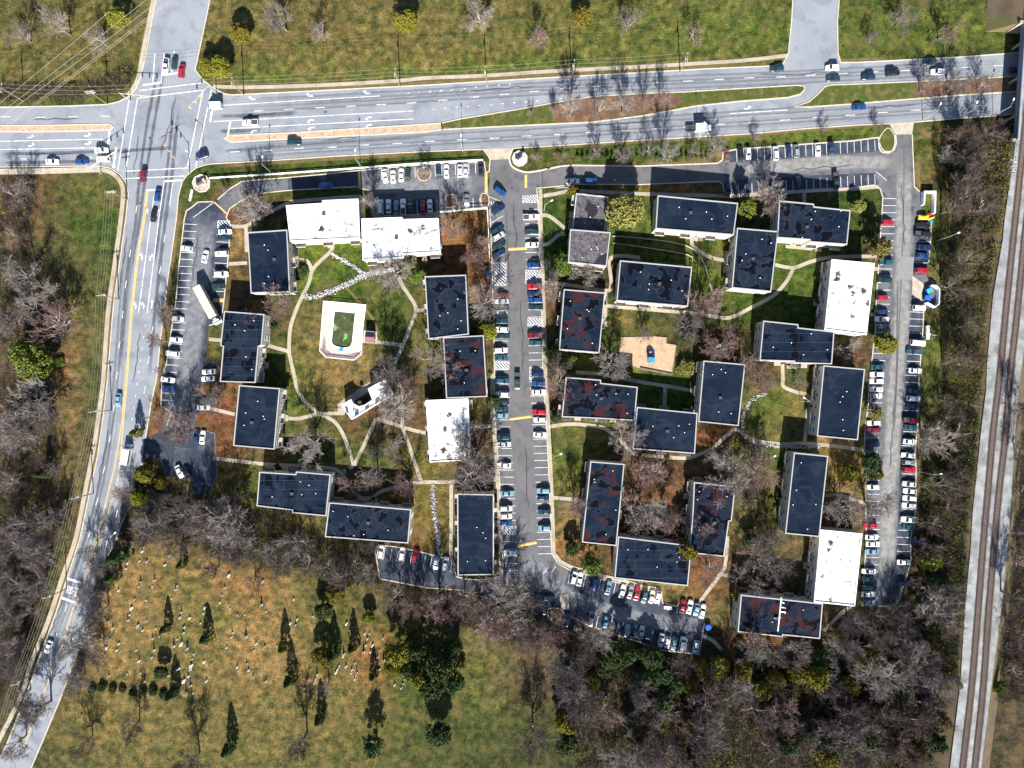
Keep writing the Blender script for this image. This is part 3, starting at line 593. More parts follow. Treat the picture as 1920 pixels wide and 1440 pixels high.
for c in ((309,447),(300.6,506),(286,618),(279,675),(271.5,731),(262,789),(219,963),(200,1020),(138,1194)): w.line((c[0]+1.2,c[1]-7),(c[0]-1.6,c[1]+7),0.22)
for i in range(9): w.line((273-i*3.1,608+i*22),(272.4-i*3.1,612+i*22),0.22)
w.poly([(412,198),(440,196),(712.5,180)], 0.24).poly([(400,228),(776,208)], 0.24).poly([(433,241),(776,223)], 0.24).poly([(1369,213),(1430,209),(1477,206)], 0.24)
for c in ((485,208),(541.7,205),(600,202),(658,199),(714.6,196),(772,193),(830,188),(889.6,182),(946,177),(1002,171.5),(1060,166),(1118,162),(1176,158.5),(1232,155),(1290,152),(1348,149),(1405,146),(1464,144),(1520,141),(1580,138),(1637,135),(1697,132),(1755,129),(1814,126),(1872,123),
          (440.6,284.6),(501,282),(561,278),(623,276),(683,272),(745,269),(806,265),(866,262),(927,259),(987.5,255),(1047.5,252),(1107,248),(1169,245),(1230,241.5),(1290,237.5),(1351,233),(1411,229.6),(1472,225),(1533,220),(1594,216),(1655,211),(1717,206.5),(1778,202),(1841,198),(1899,194)):
    w.line((c[0]-9,c[1]+0.5),(c[0]+9,c[1]-0.5),0.22)
for i in range(8): w.line((805+i*21.3,171.5-i*1.9),(809+i*21.3,171.2-i*1.9),0.22)
for i in range(12): w.line((811+i*21.6,205-i*1.75),(815+i*21.6,204.7-i*1.75),0.22)
for i in range(7): w.line((744+i*20,176-i*1.2),(747+i*20,176-i*1.2),0.22)
def arrow(x, y, kind, rot):
    """turn arrow painted in the lane; drawn pointing up with the bend to the left"""
    sh = [[(-0.9,6),(0.9,6),(0.9,0),(-1.6,-2.4),(-2.6,-1.2),(-0.9,1.0)],[(-1.2,-4.6),(-5,-1.6),(-2.6,0.8)]] if kind else [[(-0.8,7),(0.8,7),(0.8,-2),(-0.8,-2)],[(0,-7),(-2.6,-2),(2.6,-2)]]
    if kind < 0: sh = [[(-a,b) for a,b in q] for q in sh]
    c, s = math.cos(rot), math.sin(rot)
    for q in sh: w.area([(x+1.3*(a*c-b*s), y+1.3*(a*s+b*c)) for a,b in q])
for x,y in ((59,258),(166,255),(60,273.5),(167,270)): arrow(x,y,1,math.pi/2)
for x,y in ((471,186),(579,180),(686,175)): arrow(x,y,-1,-math.pi/2)
for x,y in ((474,245),(581,225),(582,239),(689.6,220),(690,234)): arrow(x,y,1,-math.pi/2)
arrow(1403,204,1,math.pi/2)
for x,y in ((255,572),(270,572)): arrow(x,y,1,0.12)
arrow(285,570,0,0.12); arrow(267,480,1,0.12); arrow(282,481,-1,0.12); arrow(277,393,1,0.12); arrow(295,397,-1,0.12)
w.line((127,1085),(152,1093),0.8); w.line((116,1121),(142,1130),0.8)
for a,b in (((128,1097),(125,1112)),((131,1099),(128,1113)),((134,1100),(131,1114)),((137,1101),(134,1106)),((140,1102),(145,1104)),((138,1107),(134,1113)),((143,1108),(140,1117)),((140,1117),(146,1118))): w.line(a,b,0.28)
w.done('lane_markings', 'white_paint')
y = Paint()
y.poly([(275,358),(269,410),(258,472),(246,577),(237,700),(228.5,793),(215,877),(200,935),(183,1010),(167,1062),(150,1114),(135,1147),(117,1210),(100,1250),(82,1302),(45,1400)], 0.34)
y.poly([(277.5,358),(271.5,410),(260.5,472),(248.5,577),(239.5,700),(231.5,793),(222,895),(208.5,943),(188,1010),(169,1062)], 0.34)
y.done('centre_line', 'yellow_paint')
def hump(a, b, wpx, m='yellow_paint'):
    p, q = P(*a), P(*b); mb = MB(); dx, dy = q[0]-p[0], q[1]-p[1]; L = math.hypot(dx,dy); nx, ny = -dy/L, dx/L; hw = wpx*S/2
    v = []; prof = [(-hw,0.02),(-hw*0.5,0.08),(hw*0.5,0.08),(hw,0.02)]
    for c in (p, q):
        for u, z in prof: v.append((c[0]+nx*u, c[1]+ny*u, z))
    mb.add(v, [(i,i+4,i+5,i+1) for i in range(3)]); return tag(mb.obj('speed_hump', M[m]), kind='structure')
for a,b,t_ in (((986,328),(986,352),4.5),((911.5,324),(911.5,363),5),((953,467.5),(988,465.5),5),((956,786),(996,781),4.5),((970,1024),(1006,1017),5),((673,322),(675,350),4),((402,379),(427,402),3),((400,563),(420,563),7)): hump(a,b,t_)

st = Paint(0.036)
yy = 585.0
while yy < 1077:
    x0 = along(W_EDGE, yy); st.line((x0+1,yy),(x0+27,yy+0.5),0.17); yy += 13.45
yy = 352.0
while yy < 1040:
    x0 = along(E_EDGE, yy); st.line((x0-26,yy+0.5),(x0-1,yy),0.17); yy += 13.45
for i in range(7): st.line((920,404+i*14.5),(944,390+i*14.5),0.17)
def hatch(x0, x1, y0, y1, n, flip=False):
    st.poly([(x0,y0),(x1,y0),(x1,y1),(x0,y1),(x0,y0)], 0.17)
    for i in range(1, n):
        t = i/n; L = x1-x0
        dx = min((y1-y0), 14)
        xs0 = x0+(L+dx)*t-dx
        pa = [xs0, y0]; pb = [xs0+dx, y0+dx*(y1-y0)/max(dx,1e-3)]
        # clip to the box
        (xa,ya),(xb,yb) = pa,pb
        if xa < x0: ya += (x0-xa)*(yb-ya)/(xb-xa); xa = x0
        if xb > x1: yb -= (xb-x1)*(yb-ya)/(xb-xa); xb = x1
        st.line((xa,ya),(xb,yb),0.3)
def hatch_tall(x0, x1, y0, y1, n):
    st.poly([(x0,y0),(x1,y0),(x1,y1),(x0,y1),(x0,y0)], 0.17)
    d = x1-x0
    for i in range(n+1):
        ya = y0-d+(y1-y0+d)*i/n; xa, xb, yb = x0, x1, ya+d
        if ya < y0: xa += y0-ya; ya = y0
        if yb > y1: xb -= yb-y1; yb = y1
        if xb-xa > 1: st.line((xa,ya),(xb,yb),0.3)
hatch_tall(923,949,493,535,11); hatch(928,951,586,597.5,7); hatch(929,954.6,678,692,7); hatch(942,968,987,1000.6,7)
hatch(980,1008,366,380,8); hatch_tall(985.5,1011.5,507,532,9); hatch(989.6,1015.6,597,611,7); hatch_tall(993,1020,688,712,9)
st.poly([(918,369),(943,380),(944,392),(919,392)], 0.17)
for i in range(5): st.line((920+i*5,378+i*1.5),(926+i*4,391),0.3)
for i in range(21):
    x0 = 1381+i*12.95; y0 = 281-(x0-1381)*0.077; st.line((x0,y0+1),(x0+0.8,y0+22),0.17)
for i in range(22):
    x0 = 1372+i*12.8; y0 = 367-(x0-1372)*0.075; st.line((x0,y0-1),(x0-0.8,y0-20),0.17)
yy = 372.0
while yy < 1130:
    x0 = along(E_L[::-1], yy); st.line((x0+1,yy),(x0+26,yy+0.5),0.17); yy += 13.2
yy = 412.0
RR = [(1746,410),(1745,447),(1741,493),(1738,520),(1732,577),(1730,618),(1726,670),(1723,710),(1721,772),(1720,804),(1716,835),(1717,887),(1716,960),(1707,1010),(1708,1052)]
while yy < 1040:
    x0 = along(RR, yy)
    if not 510 < yy < 570: st.line((x0-26,yy+1),(x0-1,yy+2),0.17)
    yy += 13.2
yy = 420.0
WL = W_L[4:11]
while yy < 762:
    x0 = along(WL, yy); st.line((x0+1,yy),(x0+25,yy+1),0.17); yy += 13.2
WR = [(433,422),(427,493),(421,556)]; yy = 428.0
while yy < 556:
    x0 = along(WR, yy); st.line((x0-25,yy-1),(x0-1,yy),0.17); yy += 13.2
st.line((362,408),(400,380),0.2); hatch(408,431,414,426,6)
for i in range(10): st.line((706+i*12.6,379-i*0.5),(707+i*12.6,403-i*0.5),0.17)
for i in range(16):
    x0 = 715+i*12.6
    if not 778 < x0 < 812: st.line((x0,318-i*0.9),(x0+0.5,338-i*0.9),0.17)
for i in range(8): st.line((824+i*12.6,377-i),(824.5+i*12.6,397-i),0.17)
for i in range(13):
    t = i/12; x0 = 1070+t*170; y0 = 1071+t*41; st.line((x0,y0),(x0-5,y0+23),0.17)
for i in range(5): st.line((1274+i*12.5,1129+i*1.6),(1269+i*12.5,1150+i*1.6),0.17)
for i in range(17):
    t = i/16; x0 = 1104+t*206; y0 = 1174+t*53; st.line((x0,y0),(x0+5,y0-22),0.17)
for i in range(12):
    t = i/11; x0 = 710+t*138; y0 = 1024+t*27; st.line((x0,y0),(x0-4,y0+22),0.17)
st.line((1643,322),(1662,338),0.17); st.line((1028,1063),(1018,1077),0.17); st.line((1042,1062),(1034,1073),0.17)
st.done('stall_markings', 'stall_paint')

# ------------------------------------------------------------------ footpaths
PATHS = [
 [(553,710),(544,670),(542,656),(544,618),(553,587),(564.6,560),(579,531),(585,508),(600,490),(621,470),(624,456)],
 [(585,508),(579,493),(570,488),(554,488)], [(542,659),(517,652),(500,647)],
 [(748,520),(754,535),(767,554),(780,581),(767,618),(754,650),(733,695),(722,706)], [(780,582),(796,582)], [(703,641),(754,647)],
 [(553,710),(558,731),(575,756),(598,775),(625,789),(640,808),(650,831),(663.5,873)], [(664,873),(685,829),(705,785)],
 [(525,783),(556,785),(577,781),(598,776),(644,775)], [(705,785),(733,793),(762,803),(798,812)], [(752,735),(754,783),(756,804),(767,835),(777,866),(790,904)],
 [(663.5,873.5),(644,884)], [(400,859),(442,864),(504,871),(567,873.5),(625,879),(646,895),(662.5,920),(677,933),(698,933),(712.5,922.5),(754,910),(790,904),(844,904),(933,899)],
 [(846,904),(846,1010),(846,1050)], [(887.5,799.6),(927,798.5)], [(433,424),(460,424),(481,411),(540,381),(560,377),(673,368)], [(461,424),(462.5,472.5)],
 [(673,368),(694,384),(712,408),(800,404),(826,403)], [(429,495),(463.5,493)], [(392,636),(414,638)], [(395,766),(440,777)],
 [(1015,368),(1058,360),(1072,352)], [(1015,404),(1031,406),(1060,429)], [(1017,460),(1031,455),(1048,440),(1066,440)], [(1087,358),(1190,363),(1346,367),(1379,367),(1512,358),(1600,354),(1648,350)], [(1508,360),(1508,382)],
 [(1021,530),(1060,533),(1133,545),(1146,533),(1146,483),(1200,483)], [(1135,547),(1135,612)], [(1137,573.5),(1200,579),(1294,587),(1342,594),(1371,595),(1408,577),(1450,554),(1475,527),(1487.5,503)],
 [(1453,496.5),(1487.5,502),(1519,491),(1554,483),(1600,481),(1644,481)], [(1298,438),(1299,460),(1325,479),(1346,486),(1368,488)],
 [(1467,683),(1468,710),(1469,724.6),(1492,735),(1514.6,742),(1514.6,772.5),(1508,831)], [(1080,698),(1130,702),(1200,716),(1248,723.5),(1310,735)], [(1247,725),(1246,763)],
 [(1027,800.6),(1071,795),(1125,800.6),(1144,810),(1167,829),(1181,845),(1200,852),(1279,859),(1304,854),(1335,841),(1358,820),(1377,807),(1387.5,808),(1398,818),(1419,827),(1471,833),(1508,831),(1600,841),(1622,845)],
 [(1120,786),(1120,800)], [(1037.5,933),(1095,938)], [(1545,929),(1577,928),(1600,937),(1622,943)], [(1364.6,1005),(1360,1056),(1350,1077),(1310,1131)], [(1352,1077),(1379,1082)],
 [(1317,1191),(1337.5,1202),(1354,1220)], [(1600,1132),(1575,1152),(1545,1183)], [(1632,590),(1645,590)], [(1622,505),(1646,504)]]
for i, l in enumerate(PATHS):
    tag(ribbon_mb(smooth_line(pts(l), 5), 1.25, 0.040+0.0009*i).obj('footpath', M['walk']), kind='structure')
SIDEW = [([(400,162),(462.5,164),(608,159.5),(740,152),(800,146.5),(910,142),(1029,134),(1200,125.6),(1325,118),(1400,113),(1478,104)],1.3),
 ([(300,-60),(268,100),(264,125),(259,148),(250,166),(240,179)],1.5),
 ([(-200,327),(0,322),(83,321),(187.5,317.5)],2.0),([(187.5,317.5),(208,323.5),(224,338),(231,360),(227,410),(217,483),(206,560),(200,618),(194,710),(187.5,762),(177,835),(162.5,908),(142,1010),(117,1083),(90,1166),(60,1239),(40,1304),(-8,1400),(-40,1460)],1.5)]
for i, (l, wd) in enumerate(SIDEW): tag(ribbon_mb(smooth_line(pts(l), 4), wd, 0.10+0.002*i).obj('pavement', M['concrete'] if i == 2 else M['walk']), kind='structure')
EW = [(1013,355),(1014,420),(1018,530),(1021.5,640),(1023,712),(1028,793),(1032,868),(1036,960),(1038,1036),(1050,1052),(1070,1063),(1100,1072),(1130,1080),(1175,1090.5),(1200,1099),(1238,1106)]
tag(bar_mb(pts(EW), 1.25, 0, 0.14).obj('pavement', M['walk']), kind='structure')
tag(bar_mb(pts([(923,700),(923,772),(930,856),(933.5,918),(938,1010),(939.5,1077)]), 1.2, 0, 0.14).obj('pavement', M['walk']), kind='structure')
sheet('patio', [(1198,575),(1200,581),(1250,585),(1249,579)], 0.03, M['walk'])
sheet('patio', [(632,758),(640,752),(679,725),(712,706),(722,712),(650,762),(646,778),(634,776)], 0.03, M['walk'])
for l in ([(1475,685),(1494,686),(1494,692),(1475,691)],[(1473,459),(1523,464),(1523,470),(1473,465)],[(1272,440),(1318,446),(1318,452),(1272,446)],[(1358,470),(1366,471),(1364,512),(1356,511)],[(548,455),(560,455),(560,500),(550,500)],[(497,632),(506,632),(506,648),(497,648)]): sheet('patio', l, 0.032, M['walk'])

# ------------------------------------------------------------------ apartment blocks
def win_mesh():
    mb = MB(); mb.box(-0.8,0.8,-0.05,0.04,0,1.35,0); mb.box(-0.72,-0.03,0.0,0.055,0.08,1.27,1); mb.box(0.03,0.72,0.0,0.055,0.08,1.27,1)
    mb.box(-0.9,0.9,-0.05,0.10,-0.08,-0.005,0)
    return mb.mesh('window', M['white'], M['glass'])
WIN = win_mesh()
def door_mesh():
    mb = MB(); mb.box(-0.62,0.62,-0.05,0.06,0,2.25,0); mb.box(-0.5,0.5,0.0,0.085,0.02,2.12,1); return mb.mesh('door', M['white'], M['door'])
DOOR = door_mesh()
def balc_mesh():
    mb = MB(); mb.box(-1.6,1.6,0,1.3,-0.15,0.0,0); mb.box(-1.6,1.6,1.24,1.3,0.0,1.0,1); mb.box(-1.6,-1.54,0.0,1.24,0.0,1.0,1); mb.box(1.54,1.6,0.0,1.24,0.0,1.0,1)
    return mb.mesh('balcony', M['concrete'], M['trim'])
BALC = balc_mesh()
VENT = MB().tube((0,0,0),(0,0,0.4),0.10,0.10,8).tube((0,0,0.4),(0,0,0.5),0.18,0.13,8).mesh('roof_vent', M['lamp'])
HATCH = MB().box(-0.55,0.55,-0.45,0.45,0,0.55).mesh('roof_hatch', M['darkmetal'])
STEP = MB().box(-1.1,1.1,0,1.4,0,0.18).mesh('door_step', M['walk'])
def inset(poly, d):
    L, Rr = offsets(poly, d, True)
    A = sum(a[0]*b[1]-b[0]*a[1] for a, b in zip(poly, poly[1:]+poly[:1]))
    return L if A > 0 else Rr
def building(roof_px, h, style, label, front='', name='apartment_block', cat='building', group='apartment blocks of the estate', seed=1, wallm='wall', windows=True, vents=5):
    poly = pts(roof_px, h+0.3)
    A = sum(a[0]*b[1]-b[0]*a[1] for a, b in zip(poly, poly[1:]+poly[:1]))
    if A < 0: poly = poly[::-1]
    cx = sum(p[0] for p in poly)/len(poly); cy = sum(p[1] for p in poly)/len(poly)
    root = empty(name, (cx, cy, 0)); tag(root, label, cat, group)
    loc = [(x-cx, y-cy) for x, y in poly]; N = len(loc)
    wi = inset(loc, 0.12)
    mb = MB(); mb.add([(x,y,0) for x,y in wi]+[(x,y,h) for x,y in wi], [(i,(i+1) % N,N+(i+1) % N,N+i) for i in range(N)])
    mb.obj('wall', M[wallm], parent=root)
    ins = inset(loc, 0.36)
    rf = poly_mb(ins, h+0.06).obj('roof', roofmat(style, seed), parent=root)
    pm = MB(); z1 = h+0.34
    pm.add([(x,y,h-0.25) for x,y in loc]+[(x,y,z1) for x,y in loc]+[(x,y,z1) for x,y in ins]+[(x,y,h+0.02) for x,y in ins]+[(x,y,h-0.25) for x,y in wi],
        sum([[(i,j,N+j,N+i),(N+i,N+j,2*N+j,2*N+i),(2*N+i,2*N+j,3*N+j,3*N+i),(4*N+i,4*N+j,j,i)] for i,j in ((k,(k+1) % N) for k in range(N))], []))
    pm.obj('parapet', M['white'] if style == 'white' else M['trim'], parent=root)
    rr = random.Random(seed*31+5)
    xs = [p[0] for p in ins]; ys = [p[1] for p in ins]
    k = 0; guard = 0
    while k < vents and guard < 60:
        guard += 1
        x = rr.uniform(min(xs)+2, max(xs)-2); yv = rr.uniform(min(ys)+2, max(ys)-2)
        inside = False
        for (a,b),(c,d) in zip(ins, ins[1:]+ins[:1]):
            if (b > yv) != (d > yv) and x < (c-a)*(yv-b)/(d-b)+a: inside = not inside
        if not inside: continue
        link('roof_vent', VENT, rf, (x, yv, h+0.06)); k += 1
    if vents and rr.random() < 0.5: link('roof_hatch', HATCH, rf, (rr.uniform(-2,2), rr.uniform(-2,2), h+0.06), rr.uniform(-.1,.1))
    if not windows: return root
    fl = [0.95, 3.75] if h < 8 else [0.95, 3.65, 6.2]
    for i in range(N):
        a, b = wi[i], wi[(i+1) % N]; L = math.dist(a, b)
        if L < 4.5: continue
        ux, uy = (b[0]-a[0])/L, (b[1]-a[1])/L; nx, ny = uy, -ux
        side = ('E' if nx > 0 else 'W') if abs(nx) > abs(ny) else ('N' if ny > 0 else 'S')
        rz = math.atan2(ny, nx)-math.pi/2
        n = max(1, int(L/3.9)); mid = n//2
        for j in range(n):
            t = (j+0.5)/n*L; px_, py_ = a[0]+ux*t, a[1]+uy*t
            for q, z in enumerate(fl):
                if side in front and q == 0 and j == mid:
                    d = link('door', DOOR, root, (px_, py_, 0.18), rz); link('door_step', STEP, d, (0,0,-0.18)); continue
                link('window', WIN, root, (px_, py_, z), rz)
                if side in front and q > 0 and j % 2 == 0 and n > 2:
                    link('balcony', BALC, root, (px_+nx*0.01, py_+ny*0.01, z-0.85), rz)
    return root
BL = [
 ([(536,385),(604,380.5),(604,375.6),(672,372.5),(675,447),(544,453)],7.0,'white','white roofed block with rust stains, stepped against its twin above the pool lawn','S',1),
 ([(677.5,410),(754,407),(756,411),(822,409),(826,473),(757,477),(757,483),(680,488)],7.0,'white','white roofed block facing the north lot stalls, beside the fenced brown yard','S',2),
 ([(463.5,435.4),(538.5,430.4),(544,547.5),(470,550)],7.0,'navy','plain dark roofed block beside the white office block and the west lot','EW',3),
 ([(420,583),(496,589),(491,647),(485,650),(479,718),(412,716),(418,650),(413,648)],7.0,'seam','dark seamed stepped roof block next to the parked lorry','E',4),
 ([(448,722),(525,728),(514.6,843),(437,836)],7.0,'navy','plain dark roofed block at the end of the west lot, beside the curving path','E',5),
 ([(486,884.6),(554,889),(555,884),(620,889.5),(612,968),(548,962),(547.5,957),(481,949)],7.0,'seam','dark stepped roof block with long seams, north of the cemetery tree belt','N',6),
 ([(617,942),(771,955),(765.6,1019),(609,1007)],7.2,'patch','long dark roof block with black patches beside the small shaded lot','N',7),
 ([(796,518),(874,515),(879,627),(803,636)],7.0,'patch','dark roofed block with worn pale streaks beside the central drive','W',8),
 ([(830.5,632.5),(907,628.5),(914,744),(836.5,747)],7.0,'red','dark roof block blotched with dull red beside the white roofed block','W',9),
 ([(798,750.5),(878,747),(882,863),(806,867)],7.0,'white','white roofed block overgrown by a bare tree, on the central drive','EW',10),
 ([(857,925.6),(926,927),(926,1078),(858,1079)],7.0,'navy','long plain dark roof block at the foot of the central drive','EW',11),
 ([(1080,362),(1142,369),(1134,437),(1073,431)],4.6,'grey','lower mottled grey roof block half shaded by its taller neighbour','W',12),
 ([(1069,429.5),(1145,435.5),(1137.5,499.6),(1065,492)],7.4,'grey','mottled grey square roof block by the yellow green tree','WS',13),
 ([(1162.5,488),(1298,500.5),(1290,575),(1156,564)],7.0,'patch','dark patched roof block with a pale terrace, north of the sandy playground','SN',14),
 ([(1057,542),(1135,548.5),(1124,662),(1048,656)],7.0,'red','dark roof block with red patches between the drive and the playground','WE',15),
 ([(1233,366),(1384,380.5),(1376,441),(1229,429)],7.2,'navy','plain dark roof block whose shadow falls on the north drive','S',16),
 ([(1382,427),(1459.5,433.5),(1446,547.5),(1372,540)],7.2,'patch','dark patched roof block standing end on among three neighbours','WE',17),
 ([(1461,375.6),(1526,382),(1527,387),(1595,394),(1588.5,459),(1519,454),(1518,450),(1457,446)],7.2,'patch','dark stepped roof block at the corner of the north east lot','SN',18),
 ([(1559.6,486),(1640,493.5),(1625,628),(1546,618)],7.6,'white','bright white roof block with balconies above the green lawn','WE',19),
 ([(1431,601),(1497,608),(1497,614),(1564.6,621.5),(1560,683),(1490,681),(1489,678),(1424,676)],7.2,'seam','dark stepped roof block with seams south of the dark green lawn','S',20),
 ([(1544,685),(1622,692),(1608.5,825.6),(1531.5,818)],7.2,'navy','plain blue black roof block beside the east lot and the round lawn','WE',21),
 ([(1319,676),(1397.5,683),(1385,799),(1309,791)],7.2,'navy','plain dark roof block bordered by a stone channel, west of the round lawn','WE',22),
 ([(1194,763),(1308,774.5),(1303,851),(1186,842)],7.0,'navy','dark roof block with faint grey patches south of the small split lawn','SN',23),
 ([(1061,707),(1127,712),(1127,718),(1196,725.6),(1190,789),(1120,785),(1053,782)],7.0,'red','dark stepped roof block with two long rust red patches','SW',24),
 ([(1107,865),(1171,870),(1156,1024),(1091,1017)],7.0,'red','long narrow dark roof block with red and black patches by the south lot','WE',25),
 ([(1301,904),(1379,912),(1372,977),(1367,978),(1358,1044),(1292,1037),(1298,970)],7.2,'red','narrowing dark roof block under big bare tree branches','WN',26),
 ([(1159,1006),(1297,1023),(1290,1099),(1152,1084)],7.0,'seam','dark seamed roof block along the south lot, by a golden pine','SN',27),
 ([(1488.5,848.5),(1553,855),(1536.5,1007),(1472,1000.6)],7.2,'navy','long plain dark roof block beside the tall olive trees','WE',28),
 ([(1538.5,993),(1617,1000.6),(1603,1137),(1526,1129)],7.4,'white','white roof block with black streaks at the foot of the east lot','WE',29),
 ([(1389,1115),(1543,1131.5),(1537.5,1198),(1468,1191),(1467,1194.5),(1383,1185)],7.2,'red','dark rust stained roof block with a white pipe, by the southern wood','SN',30),
]
for i,(rp,h,stl,lab,fr,sd) in enumerate(BL): building(rp,h,stl,lab,fr,seed=sd)
# white pipe run on the last roof
b30 = COL.objects['apartment_block.%03d' % (len(BL)-1)]
def rel(px, h, root): x, yv = P(*px, h); return (x-root.location.x, yv-root.location.y)
mb = MB(); mb.obox(rel((1464.5,1120),7.3,b30), rel((1458,1183),7.3,b30), 0.35, 7.3, 7.6)
for a,b in (((1464,1128),(1470,1131)),((1463,1138),(1470,1139)),((1462,1147),(1472,1147)),((1472,1147),(1471,1150))): mb.obox(rel(a,7.3,b30), rel(b,7.3,b30), 0.3, 7.28, 7.58)
mb.obj('roof_pipe', M['white'], parent=b30)

# pavilion (community hall) by the court
building([(723,710),(737.5,739),(659,787),(640.6,759),(658,748.5),(662.5,757),(673,762),(684,759),(698,749.6),(689.6,729)], 3.8, 'white', 'low white roofed pavilion of angled horseshoe shape among paths', '', 'pavilion', 'pavilion', None, seed=41, vents=2)
# pool
def pool():
    root = empty('swimming_pool', (*P(644,620), 0)); tag(root, 'disused swimming pool with green murky water and a pale deck', 'swimming pool')
    ox, oy = root.location.x, root.location.y
    dk = [(608,565),(687,572),(681,620),(679,664),(664.6,675.6),(612.5,670.4),(600.6,658)]
    wt = [(626.7,582.5),(667.7,586),(662,641),(659,649),(652,653),(642,653.5),(631,650.6),(624,647),(621,641)]
    L = lambda l: [(x-ox, yv-oy) for x, yv in pts(l)]
    o = poly_mb(L(dk), 0.30, [L(wt)]).obj('deck', M['deck'], parent=root)
    mb = MB(); p = L(wt); N = len(p); mb.add([(x,yv,0.045) for x,yv in p]+[(x,yv,0.30) for x,yv in p], [(i,(i+1) % N,N+(i+1) % N,N+i) for i in range(N)]); mb.obj('pool_wall', M['deck'], parent=root)
    m = mat('murky_water', (0.03,0.05,0.02), 0.25, 0.5); t = NT(m); v = t.coord()
    c = t.mix(t.ramp(t.noise(v, 0.35, 5, 0.6), [(0.4, 0.0), (0.65, 1.0)]), (0.030,0.048,0.020), (0.085,0.085,0.024))
    c = t.mix(t.ramp(t.noise(v, 0.28, 4, 0.55, 0.4), [(0.585, 0.0), (0.62, 1.0)]), c, (0.13,0.27,0.12)); t.out(c)
    poly_mb(L(wt), 0.05).obj('water', m, parent=root)
    bar_mb(L(wt), 0.5, 0.301, 0.36, True).obj('coping', M['white'], parent=root)
    rim = L(dk); fr = MB(); bar_mb(rim, 0.14, 1.0, 1.1, True, fr); bar_mb(rim, 0.08, 0.55, 0.62, True, fr); fr.obj('fence_rail', M['white'], parent=root)
    pm = MB().box(-0.05,0.05,-0.05,0.05,0,1.05).mesh('fence_post', M['white'])
    for a, b in zip(rim, rim[1:]+rim[:1]):
        n = max(1, int(math.dist(a,b)/2.4))
        for k in range(n): link('fence_post', pm, root, (a[0]+(b[0]-a[0])*k/n, a[1]+(b[1]-a[1])*k/n, 0))
    x, yv = L([(640,656)])[0]; mb = MB(); mb.box(x-0.7,x+0.7,yv-0.5,yv+0.5,0.31,0.5).obj('diving_block', M['blue2'], parent=root)
    litter = poly_mb(L([(603,657),(608,630),(611,640),(611,655),(622,662),(650,665),(672,660),(677,664),(664,673),(613,668)]), 0.306)
    litter.obj('leaf_drift', noisy('leaf_drift', (0.16,0.12,0.12), (0.22,0.18,0.18), 0.6), parent=root)
pool()
def pool_house():
    x, yv = P(693,632,3); root = empty('pool_house', (x,yv,0), math.radians(-4)); tag(root, 'small changing hut with dark and rose roof beside the pool', 'hut')
    MB().box(-1.4,1.4,-2.0,2.0,0,2.6).obj('wall', M['wall'], parent=root)
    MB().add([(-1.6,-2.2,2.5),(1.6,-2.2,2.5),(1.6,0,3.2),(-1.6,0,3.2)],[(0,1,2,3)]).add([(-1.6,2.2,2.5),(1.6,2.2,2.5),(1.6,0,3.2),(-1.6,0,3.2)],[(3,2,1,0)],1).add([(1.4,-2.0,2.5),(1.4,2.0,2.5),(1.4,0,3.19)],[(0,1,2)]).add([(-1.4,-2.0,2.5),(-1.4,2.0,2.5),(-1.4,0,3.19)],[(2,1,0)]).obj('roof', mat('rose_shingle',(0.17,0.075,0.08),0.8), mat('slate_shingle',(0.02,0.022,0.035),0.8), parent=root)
    link('door', DOOR, root, (1.4,0,0), -math.pi/2)
    sheet('patio', [(682,619),(706,621),(709,645),(680,643)], 0.034, M['deck'])
pool_house()
# playground
sheet('playground_sand', [(1164,632.5),(1227,631),(1250,633),(1249,644),(1268,647.5),(1260,700.6),(1200,693),(1159,679)], 0.05, M['sand'])
l = pts([(1164,632.5),(1227,631),(1250,633),(1249,644),(1268,647.5),(1260,700.6),(1200,693),(1159,679)])
tag(bar_mb(l, 0.18, 0, 0.2, True).obj('timber_edging', M['wood']), kind='structure')
def playset(px, py):
    x, yv = P(px,py,1.5); root = empty('play_structure', (x,yv,0), math.radians(-3)); tag(root, 'blue and teal climbing frame with slides on the sand', 'play structure')
    for a in (-0.9,0.9):
        for b in (-2.2,-0.9): MB().tube((a,b,0),(a,b,2.6),0.06,0.06,6).obj('post', M['metal'], parent=root)
    MB().box(-0.95,0.95,-2.25,-0.85,1.15,1.25).obj('platform', M['darkmetal'], parent=root)
    MB().add([(-1.1,-2.4,2.5),(1.1,-2.4,2.5),(1.1,-0.7,2.5),(-1.1,-0.7,2.5),(0,-2.4,3.0),(0,-0.7,3.0)],[(0,4,5,3),(4,1,2,5),(0,1,4),(3,5,2)]).obj('canopy', M['blue2'], parent=root)
    for a in (-0.95,0.95):
        mb = MB(); P0 = [(-0.85,1.25),(-0.3,1.15),(1.2,0.45),(2.2,0.3)]
        for (y0,z0),(y1,z1) in zip(P0,P0[1:]):
            mb.add([(a-0.35,y0,z0),(a+0.35,y0,z0),(a+0.35,y1,z1),(a-0.35,y1,z1)],[(0,1,2,3)]); 
            for s in (-0.35,0.35): mb.add([(a+s,y0,z0),(a+s,y1,z1),(a+s,y1,z1+0.22),(a+s,y0,z0+0.22)],[(0,1,2,3)])
        mb.obj('slide', M['blue'], parent=root)
    mb = MB()
    for k in range(5): mb.box(-0.4,0.4,-3.2+k*0.2,-3.1+k*0.2,0.15+k*0.22,0.2+k*0.22)
    mb.obj('ladder', M['metal'], parent=root)
playset(1221,667)

